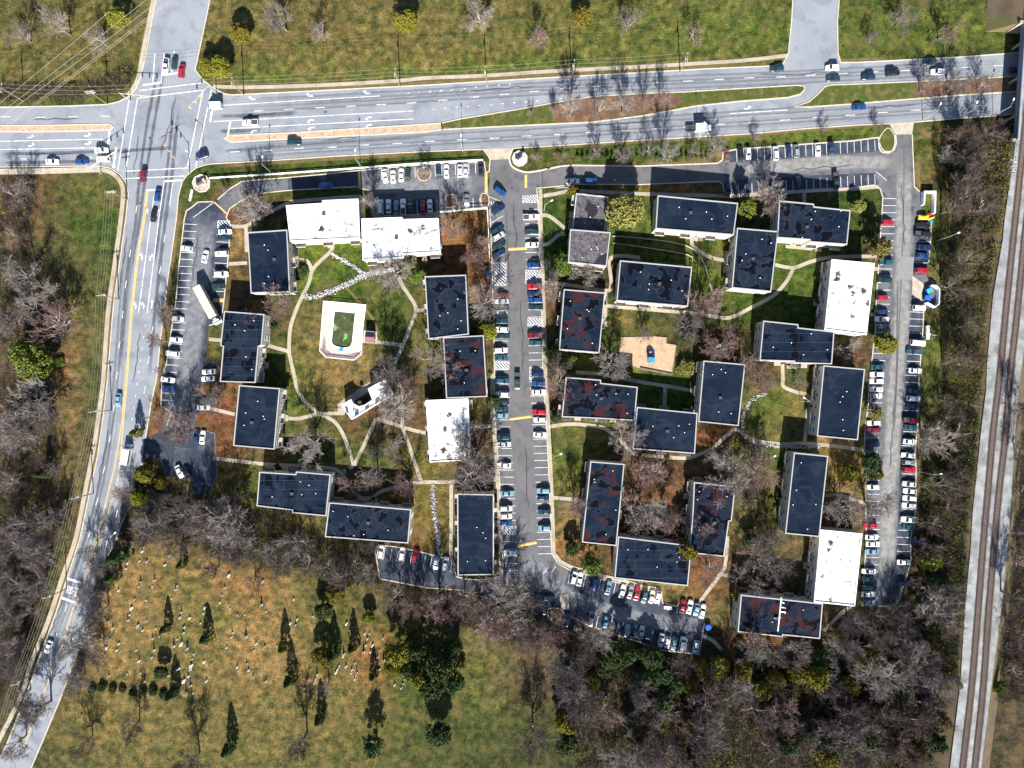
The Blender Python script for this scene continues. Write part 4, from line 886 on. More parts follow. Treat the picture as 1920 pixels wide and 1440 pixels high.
# ------------------------------------------------------------------ walls, fences, swales
def fence(px, h, label, name='fence', gap=2.4, m='white', w=0.14, cat='fence'):
    l = pts(px); root = empty(name, (*l[0], 0)); tag(root, label, cat)
    lo = [(x-l[0][0], yv-l[0][1]) for x, yv in l]
    bar_mb(lo, w*1.6, h-0.1, h).obj('top_rail', M[m], parent=root); bar_mb(lo, w*0.7, h*0.5, h*0.5+0.09).obj('middle_rail', M[m], parent=root); bar_mb(lo, w*0.7, 0.15, 0.24).obj('bottom_rail', M[m], parent=root)
    pm = MB().box(-w/2,w/2,-w/2,w/2,0,h-0.1).mesh('post', M[m])
    for a, b in zip(lo, lo[1:]):
        n = max(1, int(math.dist(a,b)/gap))
        for k in range(n+1): link('post', pm, root, (a[0]+(b[0]-a[0])*k/n, a[1]+(b[1]-a[1])*k/n, 0))
fence([(395,335),(500,328.5),(600,321.5),(700,314),(800,306.5),(905,301)], 0.95, 'long white rail fence between the main road verge and the north lot', w=0.24)
fence([(824,399),(870,395),(914,392),(916,430),(918,484)], 1.5, 'pale fence round the brown yard beside the central drive', w=0.16)
def rwall(px, h, w, label, m='rock'):
    l = pts(px); o = bar_mb(smooth_line(l,3), w, 0, h).obj('garden_wall', M[m]); tag(o, label, 'wall')
rwall([(1148,443),(1200,446.5),(1287,461),(1316,487),(1326,515),(1334,545)], 0.5, 0.28, 'long low garden wall bending down the green yard slope','walk')
rwall([(1150,456),(1200,463),(1289,478),(1297,490)], 0.5, 0.28, 'short low garden wall inside the green yard','walk')
rwall([(1200,690),(1260,702)], 0.45, 0.3, 'low timber wall along the south side of the playground sand','wood')
def rocks(px, w, n, label, seed, name='rock_channel'):
    rr = random.Random(seed); l = smooth_line(pts(px), 6); mb = MB()
    seg = [math.dist(a,b) for a,b in zip(l,l[1:])]; tot = sum(seg)
    for _ in range(n):
        d = rr.random()*tot; i = 0
        while d > seg[i] and i < len(seg)-1: d -= seg[i]; i += 1
        a, b = l[i], l[i+1]; t = d/max(seg[i],1e-6); nx, ny = -(b[1]-a[1])/seg[i], (b[0]-a[0])/seg[i]
        o = rr.gauss(0, w*0.28); x, yv = a[0]+(b[0]-a[0])*t+nx*o, a[1]+(b[1]-a[1])*t+ny*o; z = ground_z(x,yv)
        r = rr.uniform(0.14,0.34); v = []
        for k in range(5):
            an = k*1.257+rr.random(); v.append((x+r*math.cos(an)*rr.uniform(.7,1.2), yv+r*math.sin(an)*rr.uniform(.7,1.2), z+0.02))
        v += [(x+(p[0]-x)*0.6, yv+(p[1]-yv)*0.6, z+r*rr.uniform(0.7,1.1)) for p in v]
        mb.add(v, [(k,(k+1) % 5,5+(k+1) % 5,5+k) for k in range(5)]+[(5,6,7,8,9)], rr.choice((0,0,1)))
    tag(mb.obj(name, M['rock'], mat('dark_stone',(0.16,0.155,0.165),0.9)), label, 'rocks', kind='stuff')
rocks([(748,502),(720,508),(685,515),(650,533),(615,548),(583,557),(570,554)], 1.6, 900, 'long stone lined drainage channel crossing the lawn above the pool', 3)
rocks([(621,475),(645,488),(668,503),(686,515)], 1.1, 350, 'short stone channel joining the long one on the lawn', 4)
rocks([(811,908),(813,950),(820,1000),(823,1042)], 1.5, 380, 'stone channel running down to the small shaded lot', 5)
rocks([(1437,737),(1410,750),(1396,772),(1391,800),(1400,820),(1420,830),(1470,837),(1540,838)], 1.1, 480, 'grey stone channel curving round the small round lawn', 6)
rocks([(1852,300),(1870,315),(1862,335)], 4.0, 260, 'heap of white rocks on the slope below the railway', 7, 'riprap')

# signs and planters at the two entrances
def planter(px, py, r, lab, sgn):
    x, yv = P(px,py); root = empty('planter', (x,yv,0)); tag(root, lab, 'planter')
    n = 9; ring = [(r*math.cos(2*math.pi*k/n+0.3), r*math.sin(2*math.pi*k/n+0.3)) for k in range(n)]
    bar_mb(ring, 0.4, 0, 0.4, True).obj('stone_rim', M['kerb'], parent=root)
    poly_mb(ring, 0.30).obj('gravel_bed', noisy('bed_gravel', (0.36,0.35,0.37), (0.5,0.49,0.5), 1.0) if sgn else noisy('bed_mulch', (0.26,0.20,0.18), (0.36,0.30,0.28), 0.9), parent=root)
    rr = random.Random(px)
    sm = MB()
    for k in range(5):
        a = rr.uniform(0,6.28); q = rr.uniform(0.2,0.75)*r; b = (q*math.cos(a), q*math.sin(a)); rad = 0.3
        MB().add([(b[0]+rad*math.cos(t*1.05)*rr.uniform(.7,1.1), b[1]+rad*math.sin(t*1.05)*rr.uniform(.7,1.1), 0.3) for t in range(6)]+[(b[0],b[1],0.85)], [(t,(t+1) % 6,6) for t in range(6)]).obj('boulder' if k % 2 else 'shrub', M['rock'] if k % 2 else M['ev_dark'], parent=root)
    d = math.radians(40 if sgn else 30)
    c, s = math.cos(d), math.sin(d)
    MB().obox((-1.9*c,-1.9*s),(1.9*c,1.9*s),0.35,0.3,1.7).obj('sign_board', M['darkmetal'], parent=root)
    for t in (-1.6,1.6): MB().box(t*c-0.35,t*c+0.35,t*s-0.35,t*s+0.35,0.3,1.9).obj('pillar', M['wall'], parent=root)
planter(378,344,3.0,'round stone planter with entrance sign at the crossroads corner',False)
planter(974.5,297.5,2.6,'white gravel planter with entrance sign beside the central driveway',True)
o = MB().obox(P(361,356),P(356.5,377),0.6,0,0.5).obj('low_wall', M['white']); tag(o, 'short white wall on the grass beside the crossroads planter', 'wall')

# dumpster corner and things along the east lot
def enclosure(segs, h, label, w=0.3):
    l0 = P(*segs[0][0]); root = empty('dumpster_enclosure', (*l0,0)); tag(root, label, 'enclosure', None)
    for l in segs:
        lo = [(x-l0[0], yv-l0[1]) for x,yv in pts(l)]; bar_mb(lo, w, 0, h).obj('wall', M['white'], parent=root)
enclosure([[(1727,386),(1728,362),(1748,362),(1747,402)]], 1.9, 'white walled enclosure open to the south, near the toy playset', 0.45)
enclosure([[(1741,536),(1750,537),(1756,543),(1755,571),(1748,577),(1733,568)]], 1.8, 'white six sided enclosure holding two blue dumpsters')
def dumpster(px, py, rz, label, lidm='blue'):
    x, yv = P(px,py,1); root = empty('dumpster', (x,yv,0), rz); tag(root, label, 'dumpster', 'blue dumpsters behind the white walls')
    MB().add([(-0.9,-0.6,0.12),(0.9,-0.6,0.12),(0.9,0.6,0.12),(-0.9,0.6,0.12),(-1.0,-0.75,1.3),(1.0,-0.75,1.3),(1.0,0.75,1.5),(-1.0,0.75,1.5)],[(3,2,1,0),(0,1,5,4),(1,2,6,5),(2,3,7,6),(3,0,4,7)]).obj('bin', M['blue'], parent=root)
    for s in (-0.5,0.5): MB().add([(s-0.48,-0.8,1.32),(s+0.48,-0.8,1.32),(s+0.48,0.78,1.54),(s-0.48,0.78,1.54),(s-0.48,-0.8,1.38),(s+0.48,-0.8,1.38),(s+0.48,0.78,1.6),(s-0.48,0.78,1.6)],[(3,2,1,0),(4,5,6,7),(0,1,5,4),(1,2,6,5),(2,3,7,6),(3,0,4,7)]).obj('lid', M['blue2'] if lidm != 'blue' else M['blue'], parent=root)
dumpster(1742,545,0.4,'dumpster with teal lids and white papers in the white enclosure','t'); dumpster(1738.5,559,-0.2,'bright blue dumpster standing south in the white enclosure')
def toyset(px,py):
    x, yv = P(px,py,1); root = empty('toy_playset', (x,yv,0), 0.1); tag(root, 'yellow red and blue plastic toy playset beside the white enclosure', 'toy playset')
    MB().add([(-1.9,-0.5,1.2),(1.6,-0.9,1.2),(1.8,0.6,1.3),(-1.5,0.8,1.3),(0,0,1.9)],[(0,1,4),(1,2,4),(2,3,4),(3,0,4)]).obj('canopy', M['yellow'], parent=root)
    for a,b in ((-1.6,-0.3),(1.5,-0.6),(1.5,0.4),(-1.3,0.5)): MB().tube((a,b,0),(a,b,1.25),0.08,0.08,6).obj('post', M['red'], parent=root)
    MB().box(-0.6,0.3,-1.9,-0.9,0.0,0.5).obj('seat', M['red'], parent=root); MB().box(2.2,3.1,0.3,1.4,0,0.7).obj('box', M['red'], parent=root)
    MB().add([(2.2,-0.9,0.3),(4.0,-0.5,0.3),(4.1,-0.1,0.9),(2.3,-0.4,0.9)],[(0,1,2,3)]).add([(2.2,-0.9,0.3),(4.0,-0.5,0.3),(4.0,-0.5,0.0),(2.2,-0.9,0.0)],[(0,3,2,1)]).obj('slide', M['yellow'], parent=root); MB().box(2.6,3.6,-2.0,-1.1,0,0.4).obj('tub', M['blue2'], parent=root)
toyset(1731,408)
o = MB().box(-0.5,0.5,-2.3,2.3,0.35,1.3).tube((-0.45,0,0.3),(0.45,0,0.3),0.28,0.28,10,1).obj('cargo_trailer', M['white'], M['tyre'], loc=(*P(1736,624),0)); tag(o, 'narrow white box trailer parked on the grass edge', 'trailer')
for i,(px,py,sx,sy,lab) in enumerate(((1247,1138,0.5,0.45,'small white box left in the hatched corner of the south lot'),(1254.5,1139,0.75,0.55,'larger white box beside a small one in the south lot'))):
    o = MB().box(-sx,sx,-sy,sy,0,0.7).box(-sx*1.05,sx*1.05,-sy*1.05,sy*1.05,0.7,0.78).obj('storage_box', M['white'], loc=(*P(px,py),0.03)); tag(o, lab, 'box', 'white boxes in the south lot')
x, yv = P(1328,1176,1); root = empty('dumpster', (x,yv,0), 0.5); tag(root, 'single round blue bin at the edge of the south lot', 'bin')
MB().tube((0,0,0),(0,0,1.2),0.95,1.1,12).obj('bin', M['blue'], parent=root); MB().tube((0,0,1.2),(0,0,1.35),1.12,0.9,12).obj('lid', M['blue'], parent=root)

# ------------------------------------------------------------------ railway
def lerp_line(l, n):
    out = []
    for a, b in zip(l, l[1:]):
        for k in range(n): out.append((a[0]+(b[0]-a[0])*k/n, a[1]+(b[1]-a[1])*k/n))
    return out+[l[-1]]
def embankment(stations, name='rail_embankment'):
    L = [w[0] for w in stations]; Rr = [w[1] for w in stations]; mb = MB(); N = len(L); v = []
    for a, b in zip(L, Rr): v += [(a[0]-SLOPE-0.6,a[1],-0.05),(a[0],a[1],EMB_H),(b[0],b[1],EMB_H),(b[0]+SLOPE+0.6,b[1],-0.05)]
    f = []; m = []
    for i in range(N-1):
        for k in range(3): f.append((4*i+k,4*i+k+1,4*i+4+k+1,4*i+4+k)[::-1])
    f += [(0,1,2,3),(4*N-1,4*N-2,4*N-3,4*N-4)]
    mb.add(v, f); bank = noisy('bank_soil', (0.085,0.062,0.045), (0.12,0.09,0.06), 0.2, 0.95, 6, 0.1, (0.085,0.085,0.03), 0.15)
    tag(mb.obj(name, bank), kind='structure')
    L2 = [(a[0]-0.4,a[1]) for a in L]; R2 = [(b[0]+0.4,b[1]) for b in Rr]
    mb = MB(); mb.add([(x,yv,EMB_H+0.05) for x,yv in L2]+[(x,yv,EMB_H+0.05) for x,yv in R2], [(i,i+1,N+i+1,N+i)[::-1] for i in range(N-1)])
    tag(mb.obj('ballast', M['gravel']), kind='structure')
south = EMBW+[((EMBW[-1][0][0]-8,EMBW[-1][0][1]-60),(EMBW[-1][1][0]-8,EMBW[-1][1][1]-60))]
embankment(south)
north = [(P(1930,-60,EMB_H),P(2008,-60,EMB_H)),(P(1922,40,EMB_H),P(2000,40,EMB_H))]
north = [((north[0][0][0]+6,north[0][0][1]+60),(north[0][1][0]+6,north[0][1][1]+60))]+north
embankment(north)
TW = [(1954,-140),(1944,0),(1934,114),(1926,200),(1916,297),(1902,431),(1889,556),(1875,702),(1862,814),(1853,918),(1844,1020),(1835,1135),(1822,1291),(1804,1450)]
TE = [(1982,-140),(1972,0),(1960,114),(1950,200),(1940,297),(1922,440),(1907.5,587),(1893,720),(1886,814),(1874,918),(1865,1020),(1855,1135),(1843,1300),(1827,1450)]
def track(px, label):
    l = smooth_line(pts(px, EMB_H+0.15), 6); root = empty('railway_track', (*l[0], EMB_H)); tag(root, label, 'railway track', 'two tracks on the embankment')
    l = [(x-root.location.x, yv-root.location.y) for x,yv in l]
    a, b = offsets(l, 0.76)
    for q in (a, b): bar_mb(q, 0.19, 0.06, 0.34).obj('rail', M['rail'], parent=root)
    mb = MB(); d = 0.0; rr = random.Random(3)
    for p, q in zip(l, l[1:]):
        L = math.dist(p,q); ux, uy = (q[0]-p[0])/L, (q[1]-p[1])/L
        while d < L:
            c = (p[0]+ux*d, p[1]+uy*d); hw = 1.25+rr.uniform(-.06,.06)
            mb.obox((c[0]-uy*hw, c[1]+ux*hw), (c[0]+uy*hw, c[1]-ux*hw), 0.26, 0.02, 0.2+rr.uniform(0,.02)); d += 0.62
        d -= L
    tag(mb.obj('ties', M['tie'], parent=root), kind='stuff')
    # the strip between the rails is stained by traffic
    poly = ribbon_mb(l, 1.6, 0.085); poly.obj('stained_ballast', noisy('stained_ballast', (0.15,0.132,0.125), (0.20,0.175,0.165), 0.3, 0.95), parent=root)
track(TW, 'western railway track on pale ballast, beside the wooded slope'); track(TE, 'eastern railway track on pale ballast, next to the far wood')
def bridge():
    a0, a1 = EMBW[0]; b0, b1 = north[-1]
    x0, y0 = a0; root = empty('rail_bridge', (x0,y0,0)); tag(root, 'steel and concrete railway bridge over the main road', 'bridge')
    L = lambda p: (p[0]-x0, p[1]-y0)
    q = [L(a0),L(a1),L(b1),L(b0)]
    mb = MB(); mb.add([(x,yv,EMB_H-0.7) for x,yv in q]+[(x,yv,EMB_H+0.06) for x,yv in q],[(3,2,1,0),(4,5,6,7),(0,1,5,4),(1,2,6,5),(2,3,7,6),(3,0,4,7)]); mb.obj('deck', M['gravel'], parent=root)
    for p, r in ((q[0],q[3]),(q[1],q[2])):
        MB().obox(p,r,0.35,EMB_H-1.6,EMB_H+0.5).obj('girder', mat('girder_paint',(0.12,0.16,0.22),0.6), parent=root); MB().obox((p[0]+0.4,p[1]),(r[0]+0.4,r[1]),0.5,EMB_H+0.02,EMB_H+0.2).obj('edge_beam', M['concrete'], parent=root)
    for p, r in ((q[0],q[1]),(q[3],q[2])): MB().obox((p[0]-1.5,p[1]),(r[0]+1.5,r[1]),0.9,0,EMB_H-0.1).obj('abutment', M['concrete'], parent=root)
    for py in (156,226,92):
        for k in range(3):
            x, yv = P(1893+k*30-(py-156)*0.08,py); x -= x0; yv -= y0
            MB().tube((x,yv,0),(x,yv,EMB_H-1.9),0.45,0.45,10).obj('pier', M['concrete'], parent=root)
        xa, ya = P(1888-(py-156)*0.08,py); xb, yb = P(1960-(py-156)*0.08,py); MB().obox((xa-x0,ya-y0),(xb-x0,yb-y0),0.9,EMB_H-2.0,EMB_H-0.75).obj('pier_cap', M['concrete'], parent=root)
bridge()

# ------------------------------------------------------------------ poles, wires, lamps, signals
POLE_H = 11.0
def utility_pole(px, py, rz, label, arms=1):
    x, yv = P(px,py,POLE_H); root = empty('utility_pole', (x,yv,ground_z(x,yv)), rz); tag(root, label, 'utility pole', 'wooden utility poles')
    MB().tube((0,0,0),(0,0,POLE_H),0.19,0.13,8).obj('pole', M['wood'], parent=root)
    for k in range(arms): 
        MB().box(-1.5,1.5,-0.07,0.07,POLE_H-0.7-k*1.1,POLE_H-0.55-k*1.1).obj('crossarm', M['metal'], parent=root)
        for s in (-1.35,-0.5,0.5,1.35): MB().tube((s,0,POLE_H-0.55-k*1.1),(s,0,POLE_H-0.3-k*1.1),0.07,0.05,6).obj('insulator', M['lamp'], parent=root)
    MB().tube((0.3,0.25,POLE_H-2.6),(0.3,0.25,POLE_H-1.6),0.24,0.24,8).obj('transformer', M['metal'], parent=root)
WP = [(-30,1450),(26,1285),(85,1122),(137,935),(173,772),(187,553),(204,358),(165,170)]
NP = [(-150,166),(0,164),(165,170),(433,152),(740,135),(910,131),(1077,119),(1290,106)]
wl_ = ['off the corner','by the southern bend of the avenue','by the painted bars on the avenue','between avenue and wood, south of the bus','on the verge facing the west lot','on the verge opposite the lorry','on the grass near the crossroads','in the thicket north west of the crossroads']
for (px,py),d in list(zip(WP,wl_))[1:]: utility_pole(px,py,0.15,'wooden utility pole with crossarm '+d, 2 if py<400 else 1)
nl_ = ['','at the start of the western verge','','by the olive tree at the crossroads','on the north verge above the turn arrows','on the north verge with a grey transformer','on the north verge above the tree median','on the north verge near the median gap']
for (px,py),d in list(zip(NP,nl_)):
    if d: utility_pole(px,py,1.5,'utility pole '+d)
def wires(px, offs, h, label, sag=0.9, r=0.02, across=0):
    """one cable per call"""
    l = [P(a,b,h) for a,b in px]; mb = MB()
    for a, b in zip(l, l[1:]):
        prev = None
        for k in range(9):
            t = k/8; z = h-4*sag*t*(1-t)*min(1,math.dist(a,b)/40)
            p = (a[0]+(b[0]-a[0])*t+(offs if across == 0 else 0), a[1]+(b[1]-a[1])*t+(offs if across else 0), z)
            if prev: mb.tube(prev, p, r, r, 4, cap=False)
            prev = p
    tag(mb.obj('overhead_cable', M['cable']), label, 'cable', 'overhead cables')
M['cable'] = mat('pale_cable', (0.30,0.285,0.24), 0.6)
for o_ in (-1.35,-0.5,0.5,1.35): wires(WP, o_, POLE_H-0.3, 'overhead cable running along the avenue from pole to pole')
for o_ in (-1.3,0.0,1.3): wires(NP, o_, POLE_H-0.3, 'overhead cable along the north verge of the main road', across=1)
for a,b in (((0,191),(93,114)),((0,210),(125,114)),((2,218),(144,114)),((6,237),(167,114)),((12,237),(173,114))):
    dx, dy = b[0]-a[0], b[1]-a[1]; wires([(a[0]-dx*0.55,a[1]-dy*0.55),(b[0]+dx*1.2,b[1]+dy*1.2)], 0, 17.0, 'high overhead cable slanting across the north west corner', 0.5, 0.036)
def lamp(px, py, ang, label, h=8.5, arm=2.2):
    x, yv, z = PG(px,py); root = empty('street_lamp', (x,yv,z), ang); tag(root, label, 'street lamp', 'street lamps')
    MB().tube((0,0,0),(0,0,h),0.11,0.07,6).obj('pole', M['metal'], parent=root)
    MB().tube((0,0,h-0.3),(arm,0,h),0.05,0.04,6).obj('arm', M['metal'], parent=root)
    MB().box(arm-0.1,arm+0.75,-0.2,0.2,h-0.05,h+0.13).obj('lamp_head', M['lamp'], parent=root)
for px,py,a,lab in ((1730,226,1.2,'street lamp beside the east driveway of the main road'),(1796,223,1.2,'street lamp on the main road bank between driveway and bridge'),(1862,218,1.2,'street lamp beside the railway bridge'),
    (383,306,2.6,'street lamp on the corner by the sign planter'),(1755,452,0.4,'lamp on the grass beside dark parked cars'),(1722,884,0.1,'lamp beside the red car of the east lot'),(508,323,1.5,'lamp at the white rail fence near the loop drive'),
    (676,311,1.5,'lamp at the white rail fence near the yellow hump'),(232,998,0.7,'lamp at the avenue under dark trees'),(1424,858,0.6,'lamp among bare branches near the path bend'),(1575,930,1.57,'lamp beside the wavy path'),(1020,395,0.5,'lamp by the pavement of the central drive near the hatched stall'),
    (868,284,1.57,'street lamp on the verge near the central driveway'),(1308,262,1.57,'street lamp on the verge by the clipped hedge'),(1036,852,0.4,'lamp on the lawn beside the central drive'),(1500,752,2.6,'lamp on the round lawn'),(1728,632,3.0,'lamp beside the white box trailer')): lamp(px,py,a,lab)
def signal(px, py, ang, label):
    x, yv = P(px,py); root = empty('traffic_signal', (x,yv,0), ang); tag(root, label, 'traffic signal', 'mast arm signals at the crossroads')
    MB().tube((0,0,0),(0,0,7.0),0.16,0.12,8).obj('mast', M['metal'], parent=root); MB().tube((0,0,6.4),(10,0,6.7),0.1,0.06,6).obj('mast_arm', M['metal'], parent=root)
    for t in (4.5,7,9.6): MB().box(t-0.17,t+0.17,-0.16,0.16,5.6,6.6).box(t-0.22,t+0.22,0.17,0.2,5.55,6.65).obj('signal_head', M['signal'], parent=root)
signal(245,190,-0.1,'mast arm signal on the north west corner, against the shrubs'); signal(406,176,-2.3,'mast arm signal below the olive tree corner'); signal(356,325,2.2,'mast arm signal at the planter corner'); signal(190,325,0.55,'mast arm signal at the pale south west pavement')

# ------------------------------------------------------------------ vehicles
PAINT = {'white':(0.64,0.64,0.63),'silver':(0.36,0.38,0.40),'grey':(0.20,0.21,0.23),'black':(0.010,0.011,0.014),'dark blue':(0.010,0.022,0.065),'blue':(0.008,0.045,0.17),'bright blue':(0.006,0.075,0.33),
  'light blue':(0.13,0.23,0.30),'dark teal':(0.010,0.032,0.045),'teal':(0.016,0.062,0.088),'dark green':(0.010,0.035,0.028),'red':(0.30,0.008,0.020),'dark red':(0.12,0.008,0.018),'brown':(0.15,0.065,0.045),'cream':(0.60,0.55,0.42)}
PM = {k: mat('car_paint_'+k.replace(' ','_'), c, 0.32, 0.5, 0.0, 0.5) for k, c in PAINT.items()}
SPEC = { # length, width, hood z, belt z, roof z, cabin bottom (rear, front), cabin top (rear, front)
 'sedan':(4.75,1.84,0.92,0.98,1.45,(-1.75,1.00),(-1.05,0.25)), 'hatchback':(4.25,1.78,0.95,1.0,1.5,(-2.0,0.95),(-1.55,0.25)),
 'SUV':(4.75,1.90,1.08,1.12,1.74,(-2.28,1.05),(-1.85,0.40)), 'van':(5.3,2.0,1.15,1.2,2.05,(-2.6,1.75),(-2.5,1.1)), 'pickup':(5.6,1.96,1.12,1.15,1.80,(-0.75,1.25),(-0.6,0.55))}
CARMESH = {}
def car_meshes(t):
    if t in CARMESH: return CARMESH[t]
    L, W, hz, bz, rz, cb, ct = SPEC[t]; hw = W/2; h = L/2
    st_ = [(-h,0.80,0.45,0.62),(-h+0.07,0.90,0.30,bz-0.16),(-h+0.35,0.98,0.28,bz-0.02),(cb[0],1.0,0.26,bz),(0,1.0,0.25,bz),(cb[1],1.0,0.26,hz+0.03),(h-0.75,0.985,0.28,hz-0.05),(h-0.3,0.94,0.28,hz-0.16),(h-0.08,0.84,0.32,hz-0.30),(h,0.70,0.42,0.62)]
    if t == 'pickup': st_[1] = (-h+0.06,0.97,0.35,bz-0.05)
    mb = MB(); n = 8; v = []
    for x,k,z0,zt in st_:
        a = hw*k; zm = z0+(zt-z0)*0.55
        v += [(x,-a*0.94,z0),(x,-a,zm),(x,-a*0.985,zt-0.09),(x,-a*0.86,zt),(x,a*0.86,zt),(x,a*0.985,zt-0.09),(x,a,zm),(x,a*0.94,z0)]
    f = []
    for i in range(len(st_)-1):
        for k in range(n-1): f.append((i*n+k,(i+1)*n+k,(i+1)*n+k+1,i*n+k+1))
        f.append((i*n+7,(i+1)*n+7,(i+1)*n,i*n))
    f += [tuple(range(n)), tuple(range((len(st_)-1)*n+n-1,(len(st_)-1)*n-1,-1))]
    mb.add(v, f)
    # cabin: pillars and roof skin
    wb, wt = hw*0.90, hw*0.72; zb = bz-0.06
    B = [(cb[0],-wb,zb),(cb[1],-wb,zb),(cb[1],wb,zb),(cb[0],wb,zb)]; T = [(ct[0],-wt,rz-0.05),(ct[1],-wt,rz-0.05),(ct[1],wt,rz-0.05),(ct[0],wt,rz-0.05)]
    xr = (ct[0]+0.15, ct[1]-0.15); Rf = [(xr[0],-wt+0.16,rz),(xr[1],-wt+0.16,rz),(xr[1],wt-0.16,rz),(xr[0],wt-0.16,rz)]
    mb.add(B+T+Rf, [(0,1,5,4),(1,2,6,5),(2,3,7,6),(3,0,4,7),(4,5,9,8),(5,6,10,9),(6,7,11,10),(7,4,8,11),(8,9,10,11)])
    # mirrors and bumpers
    for s in (-1,1): mb.box(cb[1]-0.35,cb[1]-0.15,s*hw-0.06+s*0.08,s*hw+0.06+s*0.08,bz-0.02,bz+0.14)
    if t == 'pickup':
        mb.box(-h+0.02,cb[0]-0.1,-hw*0.97,-hw*0.86,bz-0.1,bz+0.12); mb.box(-h+0.02,cb[0]-0.1,hw*0.86,hw*0.97,bz-0.1,bz+0.12); mb.box(-h,-h+0.1,-hw*0.86,hw*0.86,bz-0.1,bz+0.12)
    body = mb
    def pane(a, b, c, d, push, sh=0.10):
        q = [Vector(p) for p in (a,b,c,d)]; c0 = sum(q, Vector())/4; nn = (q[1]-q[0]).cross(q[3]-q[0]).normalized()*push
        return [tuple(c0+(p-c0)*(1-sh)+nn) for p in q]
    gl = {}
    gl['windshield'] = MB().add(pane(B[1],B[2],T[2],T[1],0.015,0.06), [(0,1,2,3)])
    gl['rear_window'] = MB().add(pane(B[3],B[0],T[0],T[3],0.015,0.10), [(0,1,2,3)])
    gl['side_window'] = MB().add(pane(B[0],B[1],T[1],T[0],0.012,0.14), [(0,1,2,3)])
    gl2 = MB().add(pane(B[2],B[3],T[3],T[2],0.012,0.14), [(0,1,2,3)])
    res = {'body': {}, 'mb': body, 'parts': [(k, g.mesh(k, M['carglass'])) for k, g in gl.items()]+[('side_window', gl2.mesh('side_window', M['carglass']))]}
    if t == 'pickup': res['parts'].append(('cargo_bed', MB().add([(-h+0.1,-hw*0.86,bz+0.008),(cb[0]-0.05,-hw*0.86,bz+0.008),(cb[0]-0.05,hw*0.86,bz+0.008),(-h+0.1,hw*0.86,bz+0.008)],[(0,1,2,3)]).mesh('cargo_bed', M['darkmetal'])))
    wm = MB().tube((0,-0.11,0),(0,0.11,0),0.33,0.33,10,0).tube((0,-0.125,0),(0,0.125,0),0.19,0.19,8,1).mesh('wheel', M['tyre'], M['metal'])
    res['wheel'] = wm; res['wpos'] = [(sx,sy,0.33) for sx in (-h+0.95, h-0.95) for sy in (-hw+0.08, hw-0.08)]
    CARMESH[t] = res; return res
def car(px, py, deg, color, t, label, group, cat=None, sc=1.0):
    cmz = car_meshes(t); x, yv = P(px, py, 0.7)
    root = empty({'van':'van','pickup':'pickup_truck','SUV':'car','sedan':'car','hatchback':'car'}[t], (x, yv, 0.03), math.radians(deg)); sx_ = cr.uniform(0.95,1.05); root.scale = (sx_, cr.uniform(0.96,1.03), cr.uniform(0.95,1.05))
    tag(root, label, cat or {'van':'van','pickup':'pickup truck'}.get(t,'car'), group)
    if color not in cmz['body']: cmz['body'][color] = cmz['mb'].mesh('body', PM[color], smooth=False)
    link('body', cmz['body'][color], root)
    for k, me in cmz['parts']: link(k, me, root)
    for wp in cmz['wpos']: link('wheel', cmz['wheel'], root, wp)
    return root
Wc,Sc,Gc,Kc,DB,Bc,BB,LB,DT,Tc,DG,Rc,DR,BRc,CR = 'white','silver','grey','black','dark blue','blue','bright blue','light blue','dark teal','teal','dark green','red','dark red','brown','cream'
